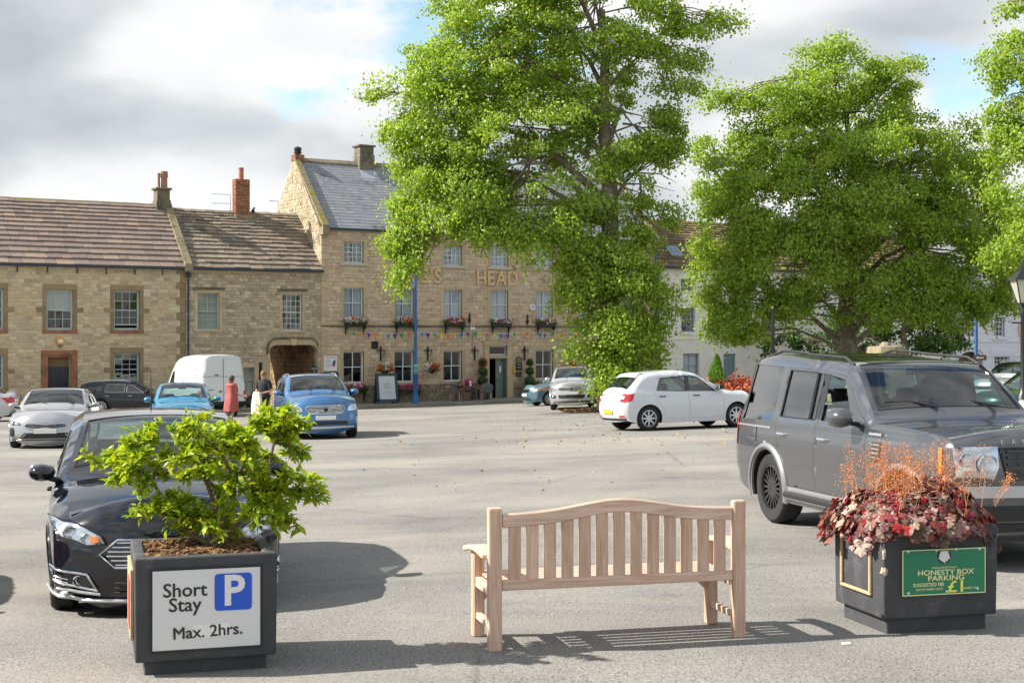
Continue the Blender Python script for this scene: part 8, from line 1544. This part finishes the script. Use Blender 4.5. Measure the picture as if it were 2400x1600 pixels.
loft('dress', [(0, .01, 1.42, .09, .075), (0, .01, 1.36, .2, .13), (0, .0, 1.25, .2, .15), (0, 0, 1.08, .18, .14), (0, .01, .95, .23, .18), (0, .02, .75, .26, .21), (.01, .03, .55, .27, .23), (.01, .03, .46, .275, .235)], m_rose, e, pleat=.05)
# man with a cream coat over his arm
p = ground_at(618, 1000); J = dict(pelvis=(0, 0, 1.0), waist=(0, .0, 1.16), chest=(0, .01, 1.38), neck=(0, .0, 1.54), head=(0, -.03, 1.66), crown=(0, -.02, 1.74), shL=(.21, 0, 1.46), elL=(.26, .03, 1.17), wrL=(.12, -.2, 1.1), haL=(.05, -.26, 1.1), shR=(-.21, 0, 1.46), elR=(-.27, .0, 1.17), wrR=(-.2, -.22, 1.08), haR=(-.15, -.29, 1.08), hiL=(.1, 0, .95), knL=(.11, -.05, .52), anL=(.11, 0, .1), toL=(.12, -.14, .03), hiR=(-.1, 0, .95), knR=(-.11, .02, .52), anR=(-.11, .08, .1), toR=(-.12, -.06, .03))
m_tee = M('black_cotton', (.015, .015, .018), .85); m_trou = M('dark_trousers', (.02, .022, .03), .85); m_coat = M('cream_coat', (.74, .66, .52), .85, var=.12, scale=9)
e = person('person in a black t-shirt carrying a cream coat beside the blue crossover', p, -.5, J, (m_hairg, 0), [('t_shirt', ['waist', 'chest', 'shL', 'elL_', 'shR', 'elR_'], [], .02, m_tee)] if False else [('trousers', ['pelvis', 'hiL', 'knL', 'anL', 'hiR', 'knR', 'anR'], [('pelvis', 'hiL'), ('hiL', 'knL'), ('knL', 'anL'), ('pelvis', 'hiR'), ('hiR', 'knR'), ('knR', 'anR')], .018, m_trou), ('shoe', ['anL', 'toL'], [('anL', 'toL')], .015, m_black), ('shoe', ['anR', 'toR'], [('anR', 'toR')], .015, m_black)])
loft('t_shirt', [(0, 0, 1.55, .075, .07), (0, .005, 1.5, .19, .11), (0, .01, 1.42, .225, .14), (0, .0, 1.25, .2, .145), (0, 0, 1.05, .19, .14), (0, 0, .97, .195, .145)], m_tee, e)
for s in (-1, 1): MB().tube([(s*.18, 0, 1.48), (s*.235, .01, 1.36), (s*.262, .02, 1.24)], [.085, .078, .07], 12).build('sleeve', m_tee, e, smooth=True)
co = empty('coat', p+Vector((0, 0, 0)), -.5, 'cream coat hanging folded over the arm of the person in black', 'coat'); loft('cloth', [(-.04, -.3, 1.16, .06, .05), (-.04, -.3, 1.12, .14, .07), (-.04, -.3, .95, .17, .08), (-.05, -.3, .72, .2, .09), (-.05, -.29, .5, .21, .09), (-.05, -.29, .42, .2, .085)], m_coat, co, pleat=.09); MB().tube([(.08, -.33, 1.08), (.14, -.34, .9), (.15, -.33, .72)], [.06, .055, .045], 10).build('coat_sleeve', m_coat, co, smooth=True)
# two people seated in the off-roader
dc = [o for o in bpy.data.objects if o.get('label', '').startswith('grey metallic off-roader')][0]; bx = BOXY['fo']+BOXY['wb']/2
for y, lab, shirt in ((-.38, 'person in pale shirt at the wheel of the grey off-roader', M('pale_shirt', (.45, .48, .52), .8)), (.38, 'person in dark top in the passenger seat of the grey off-roader', M('dark_top', (.06, .03, .03), .8))):
    S = dict(pelvis=(0, .1, .0), waist=(0, .14, .15), chest=(0, .2, .38), neck=(0, .2, .54), head=(0, .16, .66), crown=(0, .17, .73), shL=(.19, .2, .45), elL=(.22, .0, .24), wrL=(.12, -.22, .30), haL=(.1, -.28, .33), shR=(-.19, .2, .45), elR=(-.22, .0, .24), wrR=(-.12, -.22, .3), haR=(-.1, -.28, .33))
    x = bx-(BOXY['hood'][-1][0]+1.12); M4 = dc.matrix_basis @ Matrix.Translation((x, y, .72)) @ Matrix.Rotation(PI/2, 4, 'Z'); q = person(lab, M4.translation, 0, S, (m_hairb, 0), [('shirt', ['waist', 'chest', 'shL', 'elL', 'shR', 'elR'], [('waist', 'chest'), ('chest', 'shL'), ('shL', 'elL'), ('chest', 'shR'), ('shR', 'elR')], .018, shirt)], legs=False); q.rotation_euler = M4.to_euler()
